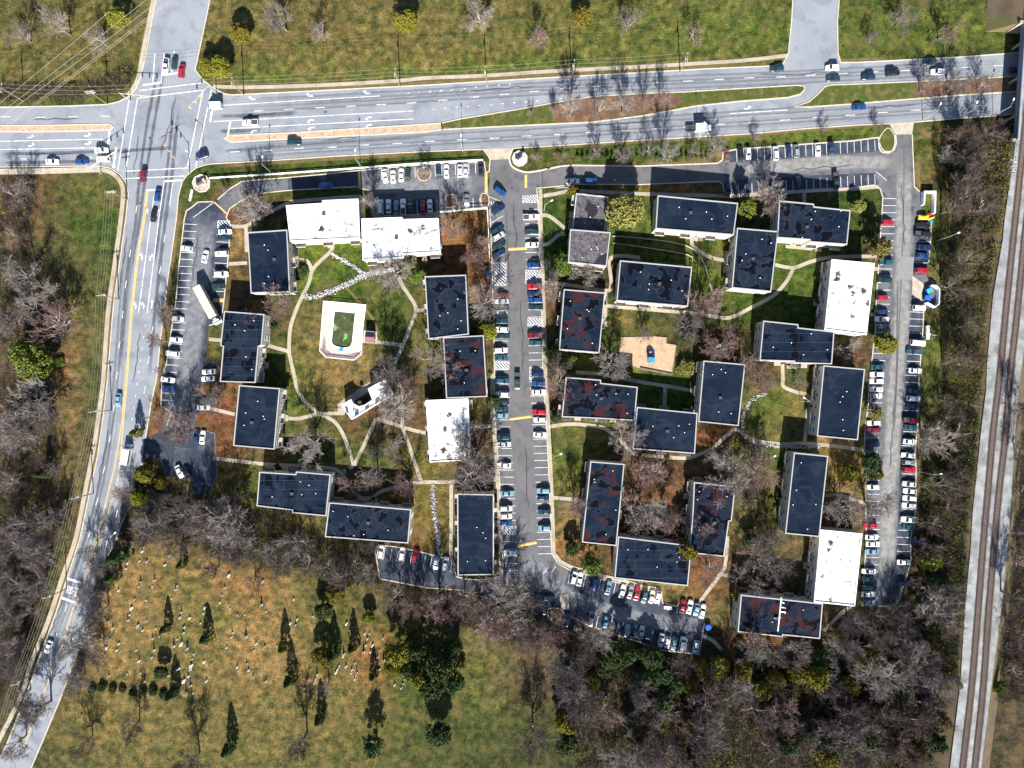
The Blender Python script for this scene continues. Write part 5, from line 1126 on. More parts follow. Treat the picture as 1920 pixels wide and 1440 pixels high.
ROWS = [ # row phrase, group, default heading, list of (x,y,colour[,type[,heading]])
 ('waiting at the west side of the crossroads','cars at the crossroads',0,[(98,303,Wc),(153,303,Bc,'sedan'),(191,282,Wc),(194,298.5,Wc,'SUV'),(378,293,DB,'SUV',200)]),
 ('driving on the avenue near the crossroads','cars on the avenue',-98,[(269,330,DR,'SUV',-97),(296,365,Bc,'SUV',83),(288.5,403,Kc,'sedan',83),(311.5,124.6,Wc,'pickup',-97),(327,118,DT,'sedan',-97),(341,133,Rc,'SUV',83)]),
 ('driving down the avenue past the woods','cars on the avenue',-97,[(222,749.6,LB,'sedan',-96),(91,1213,Wc,'sedan',-112)]),
 ('on the western stretch of the main road','cars on the main road',183,[(469,230,Wc,'pickup',182),(551.6,267.5,DT,'SUV',3)]),
 ('on the eastern stretch of the main road','cars on the main road',183,[(1457,129,DT,'SUV'),(1560,127,Wc),(1562.5,147.5,DT,'sedan'),(1628,145,DB,'SUV'),(1674,137,Kc,'SUV'),(1757.5,135,Wc,'SUV'),(1744,116,DT),(1611,201,Bc,'sedan',4),(1903,131,DB,'sedan',4)]),
 ('driving along the dark loop drive','cars on the estate drives',180,[(611,347.5,BB,'sedan',182)]),
 ('in the upper row of the north lot','cars in the north lot',96,[(722,330,Wc,'sedan',-82),(737,331,Wc,'sedan',92),(752.5,328,Wc,'sedan',90),(764.6,328,DG,'sedan',88),(822,322,DT,'sedan',92),(837,321.5,Wc,'sedan',91),(862.5,320,Wc,'SUV',91),(873,319,Sc,'sedan',90),(902,318,Kc,'SUV',94)]),
 ('in the lower row of the north lot','cars in the north lot',90,[(713.5,388,Wc,'van',92),(728.5,387,Wc,'sedan',91),(743,389,LB,'sedan',91),(756,388,Wc,'pickup',90),(769,386,DT,'sedan',90),(793,389,Rc,'sedan',92),(806,386,Wc,'sedan',93),(875,376,Gc,'sedan',92)]),
 ('turning where the central drive begins','cars on the estate drives',0,[(937.5,359,Bc,'SUV',-37)]),
 ('by the kerb of the north drive','cars on the estate drives',0,[(1074,340,Wc,'sedan',2),(1108,339,Bc,'SUV',-2)]),
 ('in the slanted stalls of the central drive','cars along the central drive',32,[(934,393,DB,'SUV',35),(932,431,DT),(935,443,Sc,'SUV'),(935,461,DG),(935,476,DB)]),
 ('parked upright beside the hatched bay of the central drive','cars along the central drive',90,[(913.5,510,DB,'SUV',95)]),
 ('in the west stalls of the central drive','cars along the central drive',0,[(940.6,554,DR),(940.6,565,Sc),(941.6,578,DT),(939.6,602,DT,'SUV'),(940.6,618,Wc),(942.7,630,DT),(938.5,657,Wc,'SUV'),(939.6,671,Tc),(941.7,714,Tc,'SUV'),(942,740,Wc),(942.7,754,DT),(940,766,DT,'SUV'),(941.7,779,LB),(944,820,DT,'SUV'),(946,833,Sc),(945,872.5,Wc),(951,925,LB),(948.5,953,Sc),(949,968,Wc),(949,981,Bc),(957,1036,Wc,'SUV')]),
 ('in the east stalls of the central drive','cars along the central drive',180,[(996,407,Wc,'pickup'),(997,435,DT),(998,459,Wc),(1001,497.5,Bc,'SUV'),(1002,537,Rc,'pickup'),(1002,551,DB),(1004,563,Bc,'SUV'),(1005,576,DT),(1005,629,DR,'pickup'),(1005,643,Tc,'SUV'),(1008,702,DB),(1010,719,Bc),(1010,735,Wc),(1011,772.5,Rc,'SUV'),(1012.5,787,Wc),(1012.5,815,Wc),(1019,920,LB,'SUV'),(1019,933,DB),(1021,959,DT),(1021,990,LB,'SUV')]),
 ('driving down the middle of the central drive','cars on the estate drives',-90,[(970,714,DG,'pickup',-90)]),
 ('in the upper row of the north east lot','cars in the north east lot',95,[(1362.5,291,BRc),(1388.5,287,Kc),(1403,287,Wc),(1454,287,Wc),(1479,284,DB),(1493,283,Gc,'SUV'),(1533,280,Wc),(1558,277,DB,'SUV')]),
 ('in the lower row of the north east lot','cars in the north east lot',-86,[(1363.5,354,DB,'SUV'),(1496,343,DT,'SUV'),(1567,339,Kc,'pickup')]),
 ('in the west row of the east lot','cars in the east lot',180,[(1663,417,Rc),(1661,492,Tc),(1658.5,525.6,DT,'SUV'),(1654,558,Rc),(1652,585,DB),(1653,598.5,Wc),(1646,688,Tc),(1644,702,Wc,'SUV'),(1643,714.6,Wc),(1643,730,Wc),(1643,742,Wc),(1638,793,CR),(1637,806,DR),(1637,833,DB),(1637,913,Wc),(1632,985,Rc),(1634.6,1007,Wc),(1636.7,1020,Wc),(1634.6,1034,LB),(1629,1071,Wc),(1628,1085,DT),(1629,1101,DT),(1628,1114,Wc),(1630,1129,LB)]),
 ('in the east row of the east lot','cars in the east lot',-4,[(1730,423,Kc,'SUV'),(1730,439,Kc,'pickup'),(1734,464,DB),(1730,479,Bc),(1728,507,Rc,'SUV'),(1723,577,Wc,'SUV'),(1721,643,Wc,'van'),(1715,659,Tc,'pickup',180),(1716,695,Wc),(1714,734,DT),(1713,747.5,Wc,'SUV'),(1713,761,DB),(1708.5,788,DR,'pickup'),(1708.5,801,Tc),(1706,828,Wc),(1703,854,Wc),(1704,867,Gc),(1704,880,Rc,'SUV'),(1705,907.5,Sc),(1706.5,921,Wc),(1705,934,Wc,'SUV'),(1704,947.5,Wc,'SUV'),(1704,974,Wc,'pickup',176),(1705,987.5,Tc),(1695,1054,Wc,'sedan',-2),(1694,1094,DB,'hatchback',0),(1724,1015,Bc,'van',0)]),
 ('in the upper row of the south lot','cars in the south lot',76,[(1076,1083,Wc),(1087,1086,Wc),(1114.6,1095,Bc,'SUV'),(1140.6,1102,LB),(1167,1109,Wc),(1182,1110,Gc),(1194,1113,Rc),(1208,1119,Tc),(1222,1119,CR),(1233,1120,Wc),(1280,1137,Rc),(1293,1138,Wc),(1306,1143,LB),(1317,1146,Wc)]),
 ('in the lower row of the south lot','cars in the south lot',78,[(1108,1161,Sc,'pickup'),(1135,1167,LB),(1175,1183,LB),(1189.6,1183,DT),(1203,1186,Sc),(1215,1191,DB),(1240,1200.6,Wc),(1251.5,1205,Wc),(1264,1207,LB,'hatchback'),(1279,1208,Wc,'van'),(1305,1213,Wc)]),
 ('by the leaf covered island of the south lot','cars in the south lot',0,[(1026,1121.5,DT,'sedan',-6),(1021,1141,Kc,'SUV',88),(1064.6,1163,DB,'SUV',85)]),
 ('in the small shaded lot behind the long block','cars in the small shaded lot',80,[(714.6,1035,Wc),(754,1039,Wc,'SUV'),(779,1043,Rc),(818,1057,Wc),(835,1057,Wc)]),
 ('in the west row of the west lot','cars in the west lot',-5,[(350,466,Wc),(333,597.5,Sc),(330,637,Wc),(323.5,663,Wc),(315,712,Wc),(316,728,Bc)]),
 ('in the east row of the west lot','cars in the west lot',182,[(422,434.6,Wc),(420,446,DT),(416,475.6,Wc,'SUV'),(415,514,Wc),(409,537,DG),(392,697,Wc),(390,710,Wc)]),
 ('driving through the west lot past the lorry','cars in the west lot',78,[(385,481,Wc,'sedan',78)]),
 ('in the leafy lower end of the west lot','cars in the west lot',90,[(382,752,DT,'sedan',0),(382,764,Wc,'sedan',0),(368,819,DB,'sedan',84),(380,820,Wc,'sedan',84),(336.5,884,Wc,'sedan',-66),(350.6,887,Kc,'sedan',-66),(376,915,DB,'SUV',85)]),
]
TYPES = ['sedan','sedan','sedan','SUV','sedan','hatchback']
cr = random.Random(21)
for phrase, grp, hd, lst in ROWS:
    items = []
    for it in lst:
        ty = it[3] if len(it) > 3 else cr.choice(TYPES); dg = it[4] if len(it) > 4 else hd+cr.uniform(-2.5,2.5)+(180 if cr.random() < 0.35 else 0)
        items.append((it[0],it[1],it[2],ty,dg))
    base = [f'{c} {ty} {phrase}' for _,_,c,ty,_ in items]
    for i, (x_, y_, c, ty, dg) in enumerate(items):
        lab = base[i]
        if base.count(lab) > 1:
            nb = [(math.dist((x_,y_),(q[0],q[1])), q) for j, q in enumerate(items) if j != i and math.dist((x_,y_),(q[0],q[1])) < 17]
            nb.sort(key=lambda a: (a[1][2] == c, a[0]))
            lab += f', beside {nb[0][1][2]} {nb[0][1][3]}' if nb else ', with empty stalls beside it'
        car(x_, y_, dg, c, ty, lab, grp)
# white work truck with dark trailer on the main road
x, yv = P(1317,240,1.2); root = empty('work_truck', (x,yv,0.03), math.radians(3)); tag(root, 'tall white work truck with rounded body, towing a dark trailer', 'truck')
MB().box(-2.6,1.0,-1.15,1.15,0.6,2.9).box(-2.5,0.9,-1.05,1.05,2.9,3.0).obj('box_body', M['white'], parent=root)
MB().add([(1.0,-1.0,0.4),(3.0,-0.95,0.4),(3.0,0.95,0.4),(1.0,1.0,0.4),(1.0,-1.0,2.1),(1.6,-0.95,2.1),(1.6,0.95,2.1),(1.0,1.0,2.1),(2.0,-0.95,1.3),(3.0,-0.9,1.15),(3.0,0.9,1.15),(2.0,0.95,1.3)],[(0,1,9,8,5,4),(3,7,6,11,10,2),(4,5,6,7),(5,8,11,6),(8,9,10,11),(1,2,10,9),(0,4,7,3)]).obj('cab', PM['white'], parent=root)
MB().add([(1.63,-0.85,2.05),(2.0,-0.85,1.36),(2.0,0.85,1.36),(1.63,0.85,2.05)],[(0,1,2,3)]).obj('windshield', M['carglass'], parent=root)
for sx in (-1.7,2.2):
    for sy in (-0.95,0.95): MB().tube((sx,sy-0.12,0.42),(sx,sy+0.12,0.42),0.42,0.42,10).obj('wheel', M['tyre'], parent=root)
x, yv = P(1294,241,0.6); root = empty('flatbed_trailer', (x,yv,0.03), math.radians(3)); tag(root, 'low dark trailer behind the tall white work truck', 'trailer')
MB().box(-1.5,1.4,-1.05,1.05,0.55,0.75).box(-1.5,1.4,-1.05,-0.98,0.75,1.1).box(-1.5,1.4,0.98,1.05,0.75,1.1).obj('bed', M['darkmetal'], parent=root); MB().tube((1.4,0,0.6),(2.2,0,0.6),0.06,0.06,6).obj('tow_bar', M['darkmetal'], parent=root)
for sy in (-1.1,1.1): MB().tube((-0.3,sy-0.1,0.36),(-0.3,sy+0.1,0.36),0.36,0.36,10).obj('wheel', M['tyre'], parent=root)
# box truck at the crossroads
x, yv = P(403,199,1.2); root = empty('box_truck', (x,yv,0.03), math.radians(182)); tag(root, 'white box van entering the crossroads from the east', 'van')
MB().box(-2.4,1.2,-1.0,1.0,0.5,2.6).obj('box_body', M['white'], parent=root); MB().add([(1.2,-0.95,0.4),(2.6,-0.9,0.4),(2.6,0.9,0.4),(1.2,0.95,0.4),(1.2,-0.95,2.0),(1.5,-0.9,2.0),(1.5,0.9,2.0),(1.2,0.95,2.0),(2.6,-0.9,1.1),(2.6,0.9,1.1)],[(0,1,8,5,4),(3,7,6,9,2),(4,5,6,7),(5,8,9,6),(1,2,9,8)]).obj('cab', PM['light blue'], parent=root)
for sx in (-1.6,1.8):
    for sy in (-0.9,0.9): MB().tube((sx,sy-0.1,0.38),(sx,sy+0.1,0.38),0.38,0.38,10).obj('wheel', M['tyre'], parent=root)
# articulated lorry in the west lot
def lorry():
    a, b = P(367,536.5,3.8), P(398,593.5,3.8); dx, dy = b[0]-a[0], b[1]-a[1]; L = math.hypot(dx,dy)
    root = empty('lorry', ((a[0]+b[0])/2,(a[1]+b[1])/2,0.03), math.atan2(dy,dx)); tag(root, 'long dusty white lorry parked askew across the west lot', 'lorry'); h = L/2
    m = noisy('dusty_white', (0.46,0.43,0.37), (0.38,0.35,0.30), 0.35, 0.7, 5, 0.2, (0.30,0.28,0.24), 0.2)
    MB().box(-h,h,-1.38,1.38,1.0,3.8).obj('box_body', m, parent=root); MB().box(-h,h,-0.5,0.5,0.7,1.0).obj('chassis', M['darkmetal'], parent=root)
    MB().box(h+0.25,h+1.9,-1.2,1.2,0.5,2.7).add([(h+0.4,-1.1,2.7),(h+1.7,-1.1,2.7),(h+1.7,1.1,2.7),(h+0.4,1.1,2.7),(h+0.5,-1,2.95),(h+1.3,-1,2.95),(h+1.3,1,2.95),(h+0.5,1,2.95)],[(0,1,5,4),(1,2,6,5),(2,3,7,6),(3,0,4,7),(4,5,6,7)]).obj('cab', PM['dark blue'], parent=root)
    MB().box(h+1.9,h+2.3,-1.35,1.35,0.4,1.3).box(h+0.3,h+1.9,-1.42,-1.22,0.5,1.5).box(h+0.3,h+1.9,1.22,1.42,0.5,1.5).obj('bumper', M['white'], parent=root); MB().box(h+0.75,h+0.95,-0.6,0.6,2.95,3.1).obj('light_bar', M['lamp'], parent=root)
    MB().add([(h+1.905,-1.05,1.6),(h+1.905,1.05,1.6),(h+1.905,1.0,2.5),(h+1.905,-1.0,2.5)],[(0,1,2,3)]).obj('windshield', M['carglass'], parent=root)
    for sx in (-h+1.0,-h+2.2,h-0.8,h+1.2):
        for sy in (-1.15,1.15): MB().tube((sx,sy-0.15,0.5),(sx,sy+0.15,0.5),0.5,0.5,10).obj('wheel', M['tyre'], parent=root)
lorry()
# minibus with its fleet number on the roof
def minibus():
    x, yv = P(237.5,853,1.5); root = empty('minibus', (x,yv,0.03), math.radians(80)); tag(root, 'white minibus with fleet number on its roof driving up the avenue', 'bus')
    MB().box(-3.4,2.2,-1.15,1.15,0.45,2.75).add([(-3.3,-1.0,2.75),(2.1,-1.0,2.75),(2.1,1.0,2.75),(-3.3,1.0,2.75),(-3.2,-0.85,2.9),(2.0,-0.85,2.9),(2.0,0.85,2.9),(-3.2,0.85,2.9)],[(0,1,5,4),(1,2,6,5),(2,3,7,6),(3,0,4,7),(4,5,6,7)]).obj('body', PM['white'], parent=root)
    MB().add([(2.2,-1.0,0.4),(3.7,-0.9,0.4),(3.7,0.9,0.4),(2.2,1.0,0.4),(2.2,-1.0,2.2),(2.2,1.0,2.2),(2.85,-0.95,1.45),(2.85,0.95,1.45),(3.7,-0.85,1.2),(3.7,0.85,1.2)],[(0,1,8,6,4),(3,5,7,9,2),(6,8,9,7),(1,2,9,8),(4,6,7,5)]).obj('bonnet', PM['white'], parent=root)
    MB().add([(2.23,-0.9,2.15),(2.86,-0.85,1.5),(2.86,0.85,1.5),(2.23,0.9,2.15)],[(0,1,2,3)]).obj('windshield', M['carglass'], parent=root)
    for s in (-1,1):
        MB().box(-3.2,2.0,s*1.155-0.004,s*1.155+0.004,1.55,2.35).obj('side_window', M['carglass'], parent=root)
        MB().box(2.5,2.7,s*1.5-0.12,s*1.5+0.12,1.5,1.9).obj('mirror', M['darkmetal'], parent=root)
    for sx in (-2.2,2.7):
        for sy in (-1.0,1.0): MB().tube((sx,sy-0.14,0.42),(sx,sy+0.14,0.42),0.42,0.42,10).obj('wheel', M['tyre'], parent=root)
    cu = bpy.data.curves.new('fleet_number','FONT'); cu.body = '4533'; cu.size = 1.15; cu.align_x = 'CENTER'; cu.align_y = 'CENTER'; cu.space_character = 1.1
    to = bpy.data.objects.new('fleet_number', cu); COL.objects.link(to); dg_ = bpy.context.evaluated_depsgraph_get(); dg_.update()
    me = bpy.data.meshes.new_from_object(to.evaluated_get(dg_)); bpy.data.objects.remove(to); me.materials.clear(); me.materials.append(M['darkmetal'])
    link('fleet_number', me, root, (0.2,0,2.905), math.pi)
minibus()

# ------------------------------------------------------------------ trees
def tube_np(V, F, p, q, r0, r1, n):
    d = q-p; L = np.linalg.norm(d)
    if L < 1e-6: return
    d = d/L; a = np.cross(d, (0.3,0.5,0.81) if abs(d[2]) < 0.9 else (1.0,0,0)); a /= np.linalg.norm(a); b = np.cross(d,a); k = len(V)
    for c, r in ((p,r0),(q,r1)):
        for i in range(n):
            t = 2*math.pi*i/n; V.append(tuple(c+a*(r*math.cos(t))+b*(r*math.sin(t))))
    for i in range(n): F.append((k+i,k+(i+1) % n,k+n+(i+1) % n,k+n+i))
def bare_tree(seed, spread=1.0, dens=1.0):
    """radius about 5 m, height about 9 m; returns trunk mesh and crown mesh"""
    rg = np.random.default_rng(seed); TV, TF, CV, CF, CM = [], [], [], [], []
    def grow(p, d, L, r, lev):
        segs = 3 if lev < 3 else 2; V, F = (TV, TF) if lev == 0 else (CV, CF)
        n = 6 if lev == 0 else (4 if lev == 1 else 3)
        pts_ = [p]; rs = [r]; dd = d
        for i in range(segs):
            dd = dd+rg.normal(0,0.14 if lev else 0.05,3); 
            if lev >= 2: dd[2] += 0.06
            dd = dd/np.linalg.norm(dd); p = p+dd*L/segs; pts_.append(p); rs.append(r*(1-(0.75 if lev else 0.35)*(i+1)/segs))
        for i in range(segs):
            tube_np(V, F, pts_[i], pts_[i+1], max(rs[i],0.022), max(rs[i+1],0.016), n)
            if lev: CM.extend([0 if lev > 2 else 1]*n)
        if lev == 4: return
        cnt = [8,6,6,6][lev]; cnt = max(2, int(round(cnt*(dens if lev > 1 else 1)+rg.uniform(-0.6,0.6))))
        for j in range(cnt):
            t = rg.uniform(0.45,1.0) if lev == 0 else rg.uniform(0.25,1.0)
            if lev > 0 and j == 0: t = 1.0
            k = min(segs-1, int(t*segs)); f = t*segs-k; q = pts_[k]*(1-f)+pts_[k+1]*f; rr_ = rs[k]*(1-f)+rs[k+1]*f
            if lev == 0:
                an = 2*math.pi*(j+rg.uniform(-.3,.3))/cnt; tilt = rg.uniform(0.55,1.15)*spread
                nd = np.array((math.sin(tilt)*math.cos(an), math.sin(tilt)*math.sin(an), math.cos(tilt)))
                if j == 0: nd = np.array((rg.normal(0,.2), rg.normal(0,.2), 1.0))
            else:
                nd = dd+rg.normal(0,0.62,3); nd[2] = nd[2]*0.85+0.10
            nd = nd/np.linalg.norm(nd)
            grow(q, nd, L*(rg.uniform(0.95,1.35) if lev == 0 else rg.uniform(0.42,0.68)), rr_*(0.62 if lev < 2 else 0.6), lev+1)
    grow(np.zeros(3), np.array((0,0,1.0)), 3.3, 0.27, 0)
    return TV, TF, CV, CF, CM
BT = []
for s, sp, de in ((1,1.0,1.0),(2,1.1,1.1),(3,0.9,1.1),(4,1.2,1.0),(5,1.0,1.2),(6,0.75,1.0),(7,1.15,1.15)):
    TV, TF, CV, CF, CM = bare_tree(s, sp, de)
    A = np.array(CV); rad = np.percentile(np.hypot(A[:,0],A[:,1]), 93); ht = A[:,2].max()
    BT.append(dict(T=(TV,TF), C=(CV,CF), mi=CM, r=rad, h=ht, m={}))
def leaf_crown(seed, kind):
    """foliage built of many small leaf faces; unit: radius about 5 m"""
    rg = np.random.default_rng(seed); V = []; F = []
    if kind == 'broad': ncl, ht = 170, 8.5
    elif kind == 'cone': ncl, ht = 150, 11.0
    elif kind == 'bush': ncl, ht = 90, 5.0
    else: ncl, ht = 120, 9.0
    ctr = []; lob = [(rg.uniform(0,6.28), rg.uniform(0.75,1.1)) for _ in range(7)]
    for _ in range(ncl):
        an = rg.uniform(0,2*math.pi); lo = min(lob, key=lambda l: abs((an-l[0]+math.pi) % (2*math.pi)-math.pi))[1]
        if kind == 'broad':
            ph = math.acos(rg.uniform(-0.35,1)); k = rg.uniform(0.55,1.0)**0.5*lo; c = (4.2*k*math.sin(ph)*math.cos(an), 4.2*k*math.sin(ph)*math.sin(an), 4.6+3.4*k*math.cos(ph)); s = rg.uniform(0.6,1.1)
        elif kind == 'cone':
            z = ht*rg.uniform(0.03,1)**0.85; rr_ = 4.4*(1-z/ht)**0.75*rg.uniform(0.6,1)*lo; c = (rr_*math.cos(an), rr_*math.sin(an), z); s = rg.uniform(0.5,0.9)
        elif kind == 'bush':
            ph = math.acos(rg.uniform(0,1)); k = rg.uniform(0.6,1.0)*lo; c = (4.2*k*math.sin(ph)*math.cos(an), 4.2*k*math.sin(ph)*math.sin(an), 0.6+3.6*k*math.cos(ph)); s = rg.uniform(0.7,1.1)
        else:
            tier = rg.integers(0,5); z = 3.0+tier*1.4+rg.uniform(-.3,.3); br = rg.integers(0,6); an = br*1.047+tier*0.5+rg.normal(0,0.16); rr_ = (4.9-tier*0.75)*rg.uniform(0.25,1.0); c = (rr_*math.cos(an), rr_*math.sin(an), z+rr_*0.12); s = rg.uniform(0.55,0.95)
        ctr.append((np.array(c), s))
    for c, s in ctr:
        m = 46
        P_ = rg.normal(0,1,(m,3)); P_ /= np.linalg.norm(P_,axis=1)[:,None]; P_ *= (rg.uniform(0.5,1,(m,1)))*s; P_[:,2] *= 0.75; P_ += c
        U = rg.normal(0,1,(m,3)); U /= np.linalg.norm(U,axis=1)[:,None]; W_ = rg.normal(0,1,(m,3)); W_ = np.cross(U,W_); W_ /= np.linalg.norm(W_,axis=1)[:,None]
        sz = rg.uniform(0.16,0.34,(m,1)); k = len(V)
        for a, b, d in ((-U*sz,None,0),(W_*sz*0.55,None,0),(U*sz,None,0),(-W_*sz*0.55,None,0)): pass
        Q = np.stack([P_-U*sz, P_+W_*sz*0.6, P_+U*sz, P_-W_*sz*0.6],1).reshape(-1,3)
        V += [tuple(q) for q in Q]; F += [(k+4*i,k+4*i+1,k+4*i+2,k+4*i+3) for i in range(m)]
    TV, TF = [], []
    tube_np(TV, TF, np.zeros(3), np.array((0.1,0,ht*0.8)), 0.28, 0.06, 6)
    for _ in range(14):
        c = ctr[rg.integers(0,len(ctr))][0]; z = max(0.4, c[2]*rg.uniform(0.5,0.9)); tube_np(TV, TF, np.array((0,0,z)), c, 0.09, 0.03, 4)
    return dict(T=(TV,TF), C=(V,F), r=4.7, h=ht, m={})
EV = {'broad':[leaf_crown(11,'broad'),leaf_crown(12,'broad'),leaf_crown(13,'broad')], 'cone':[leaf_crown(14,'cone'),leaf_crown(15,'cone')], 'bush':[leaf_crown(16,'bush'),leaf_crown(17,'bush')], 'pine':[leaf_crown(18,'pine'),leaf_crown(19,'pine')]}
def tree_mesh(d, cm):
    if cm not in d['m']:
        if 'tm' not in d: d['tm'] = newmesh('trunk', *d['T'], mats=(M['bark'],))
        d['m'][cm] = newmesh('crown', *d['C'], mats=(M[cm], M['limb']), mi=d.get('mi'))
    return d['tm'], d['m'][cm]
PLACES = [(500,390,'beside the leaf covered drive bend'),(700,375,'at the corner of the white roofed block'),(796,325,'on the round bed of the north lot'),(862,382,'on the square bed of the north lot'),
 (890,460,'in the orange leaf covered yard'),(760,505,'above the long stone channel'),(910,580,'between patched block and central drive'),(820,680,'beside the red blotched block'),(730,700,'by the pavilion end of the court path'),
 (750,770,'crowded round the pavilion'),(733,840,'in the triangle of court paths'),(575,833,'on the lawn inside the court path'),(650,910,'between the two southern blocks of the court'),(765,905,'beside the court path to the drive'),
 (515,575,'between two west blocks'),(870,830,'over the white roof by the drive'),(890,890,'spreading over the long plain block'),(310,600,'on the strip between avenue and west lot'),(330,790,'at the leafy end of the west lot'),(390,750,'beside the plain block of the west lot'),
 (40,530,'in the western wood'),(60,600,'in the western wood'),(40,780,'in the western wood south of the big evergreen'),(30,980,'in the dark wood west of the avenue bend'),(30,1180,'in the dark wood by the avenue foot'),
 (170,1100,'leaning over the avenue beside the cemetery'),(140,1250,'at the south west corner of the cemetery'),(300,960,'in the belt between west lot and cemetery'),(420,970,'in the belt beside the seamed block'),(420,1060,'at the north edge of the cemetery'),
 (600,1050,'in the belt behind the long block'),(740,1110,'by the small shaded lot'),(870,1130,'at the foot of the long plain block'),(960,1150,'at the foot of the central drive'),(1050,1190,'south of the leaf covered island'),(1119,1198,'below the south lot'),(1060,1280,'in the southern wood edge'),
 (250,1180,'among the cemetery graves'),(450,1200,'among the central cemetery graves'),(620,1200,'among the eastern cemetery graves'),(800,1250,'east of the cemetery rows'),
 (1045,510,'between central drive and grey block'),(1040,680,'beside the central drive near the playground'),(1150,685,'at the corner of the playground sand'),(1290,620,'in the shrubbery east of the playground'),(1350,650,'north of the block with the stone channel'),(1325,570,'at the end of the patched terrace block'),
 (1440,370,'between the two northern blocks'),(1172,397,'beside the mottled grey block'),(1610,650,'between white block and east lot'),(1640,470,'at the head of the white block'),(1430,710,'above the round lawn'),(1500,715,'beside the round lawn path'),
 (1165,822,'between the rust patched and faint grey blocks'),(1215,950,'in the reddish yard between southern blocks'),(1380,885,'spreading over the narrowing block'),(1330,1060,'by the slanting path to the south lot'),(1430,1060,'in the yard north of the rust stained block'),
 (1590,960,'between long block and east lot'),(1600,885,'by the wavy path'),(1640,780,'at the kerb of the east lot'),(1100,1050,'at the corner of the south lot'),(1080,950,'beside the long narrow block'),(1100,200,'on the leaf strewn median'),(1230,190,'on the eastern tip of the tree median'),(1800,155,'on the median by the bridge'),
 (1060,285,'on the main road verge'),(1250,280,'behind the clipped hedge'),(1420,262,'on the verge of the north east lot'),(1640,240,'on the bed of the north east driveway'),(1780,290,'on the green bank below the railway'),(1830,300,'on the railway slope near the bridge'),
 (1810,500,'on the railway slope by the dumpsters'),(1810,660,'on the railway slope by the trailer'),(1780,820,'on the railway slope below the white trunks'),(1790,960,'on the southern railway slope'),(1750,1080,'at the foot of the east lot'),(1760,1150,'in the wood between lot and railway'),
 (1450,1240,'in the wood below the rust stained block'),(1600,1220,'in the wood below the white streaked block'),(1700,1250,'in the southern wood by the railway'),(1920,900,'in the wood east of the railway'),(1920,1200,'in the wood east of the tracks, far south'),(400,130,'at the north east crossroads corner'),
 (60,150,'in the north west verge'),(700,60,'on the northern fields'),(1400,40,'on the northern fields, east part'),(300,1400,'south of the cemetery'),(900,1400,'in the fields south of the cemetery'),(1500,1400,'deep in the southern wood')]
def place_of(px, py): return min(PLACES, key=lambda q: (q[0]-px)**2+(q[1]-py)**2)[2]
tr = random.Random(5)
TREES = []
TINT = {'tw_pale':'pale grey','tw_pink':'pinkish brown','tw_grey':'grey','tw_dark':'dark brown','tw_olive':'olive brown','ev_dark':'dark green','ev_olive':'olive','ev_green':'green','ev_yellow':'yellow green'}
def tree(px, py, rpx, cm, kind='bare', hk=1.0):
    d = tr.choice(BT) if kind == 'bare' else tr.choice(EV[kind])
    R_ = rpx*S*(1.08 if kind == 'bare' else 1.0); sc = R_/d['r']; zs = {'bare':0.55+0.45*min(1.4,5.0/max(R_,2.2)),'broad':1.0,'cone':1.25,'bush':1.0,'pine':1.1}[kind]*hk
    if kind == 'bare': zs = min(zs*1.3, 16.0/(d['h']*sc))
    hh = d['h']*sc*zs; frac = 0.6 if kind in ('bare','broad','pine') else 0.3
    x, yv = P(px,py,hh*frac); z = ground_z(x,yv); x, yv = P(px,py,hh*frac+z); z = ground_z(x,yv)
    nm = {'bare':'bare_tree','broad':'evergreen_tree','cone':'conifer','bush':'shrub','pine':'pine_tree'}[kind]
    root = empty(nm, (x,yv,z), tr.uniform(0,6.28)); root.scale = (sc*tr.uniform(.93,1.07), sc*tr.uniform(.93,1.07), sc*zs)
    size = 'small' if rpx < 14 else ('broad' if rpx >= 34 else ('slender' if rpx < 22 else 'tall'))
    if kind == 'bush': size = 'round' if rpx >= 10 else 'low'
    kn = {'bare':'bare','broad':'leafy','cone':'conical','bush':'','pine':'feathery'}[kind]
    noun = {'bare':'tree','broad':'evergreen','cone':'conifer','bush':'bush','pine':'pine'}[kind]
    pl = place_of(px,py); TREES.append((root, rpx*tr.uniform(0.999,1.001), size, ' '.join((kn+' '+TINT[cm]+' '+noun+' '+pl).split()))); tag(root, ' '.join((size+' '+kn+' '+TINT[cm]+' '+noun+' '+pl).split()), 'tree' if kind != 'bush' else 'bush', ('bare trees ' if kind == 'bare' else 'evergreens ' if kind != 'bush' else 'bushes ')+pl)
    a, b = tree_mesh(d, cm); link('trunk', a, root); link('crown', b, root)
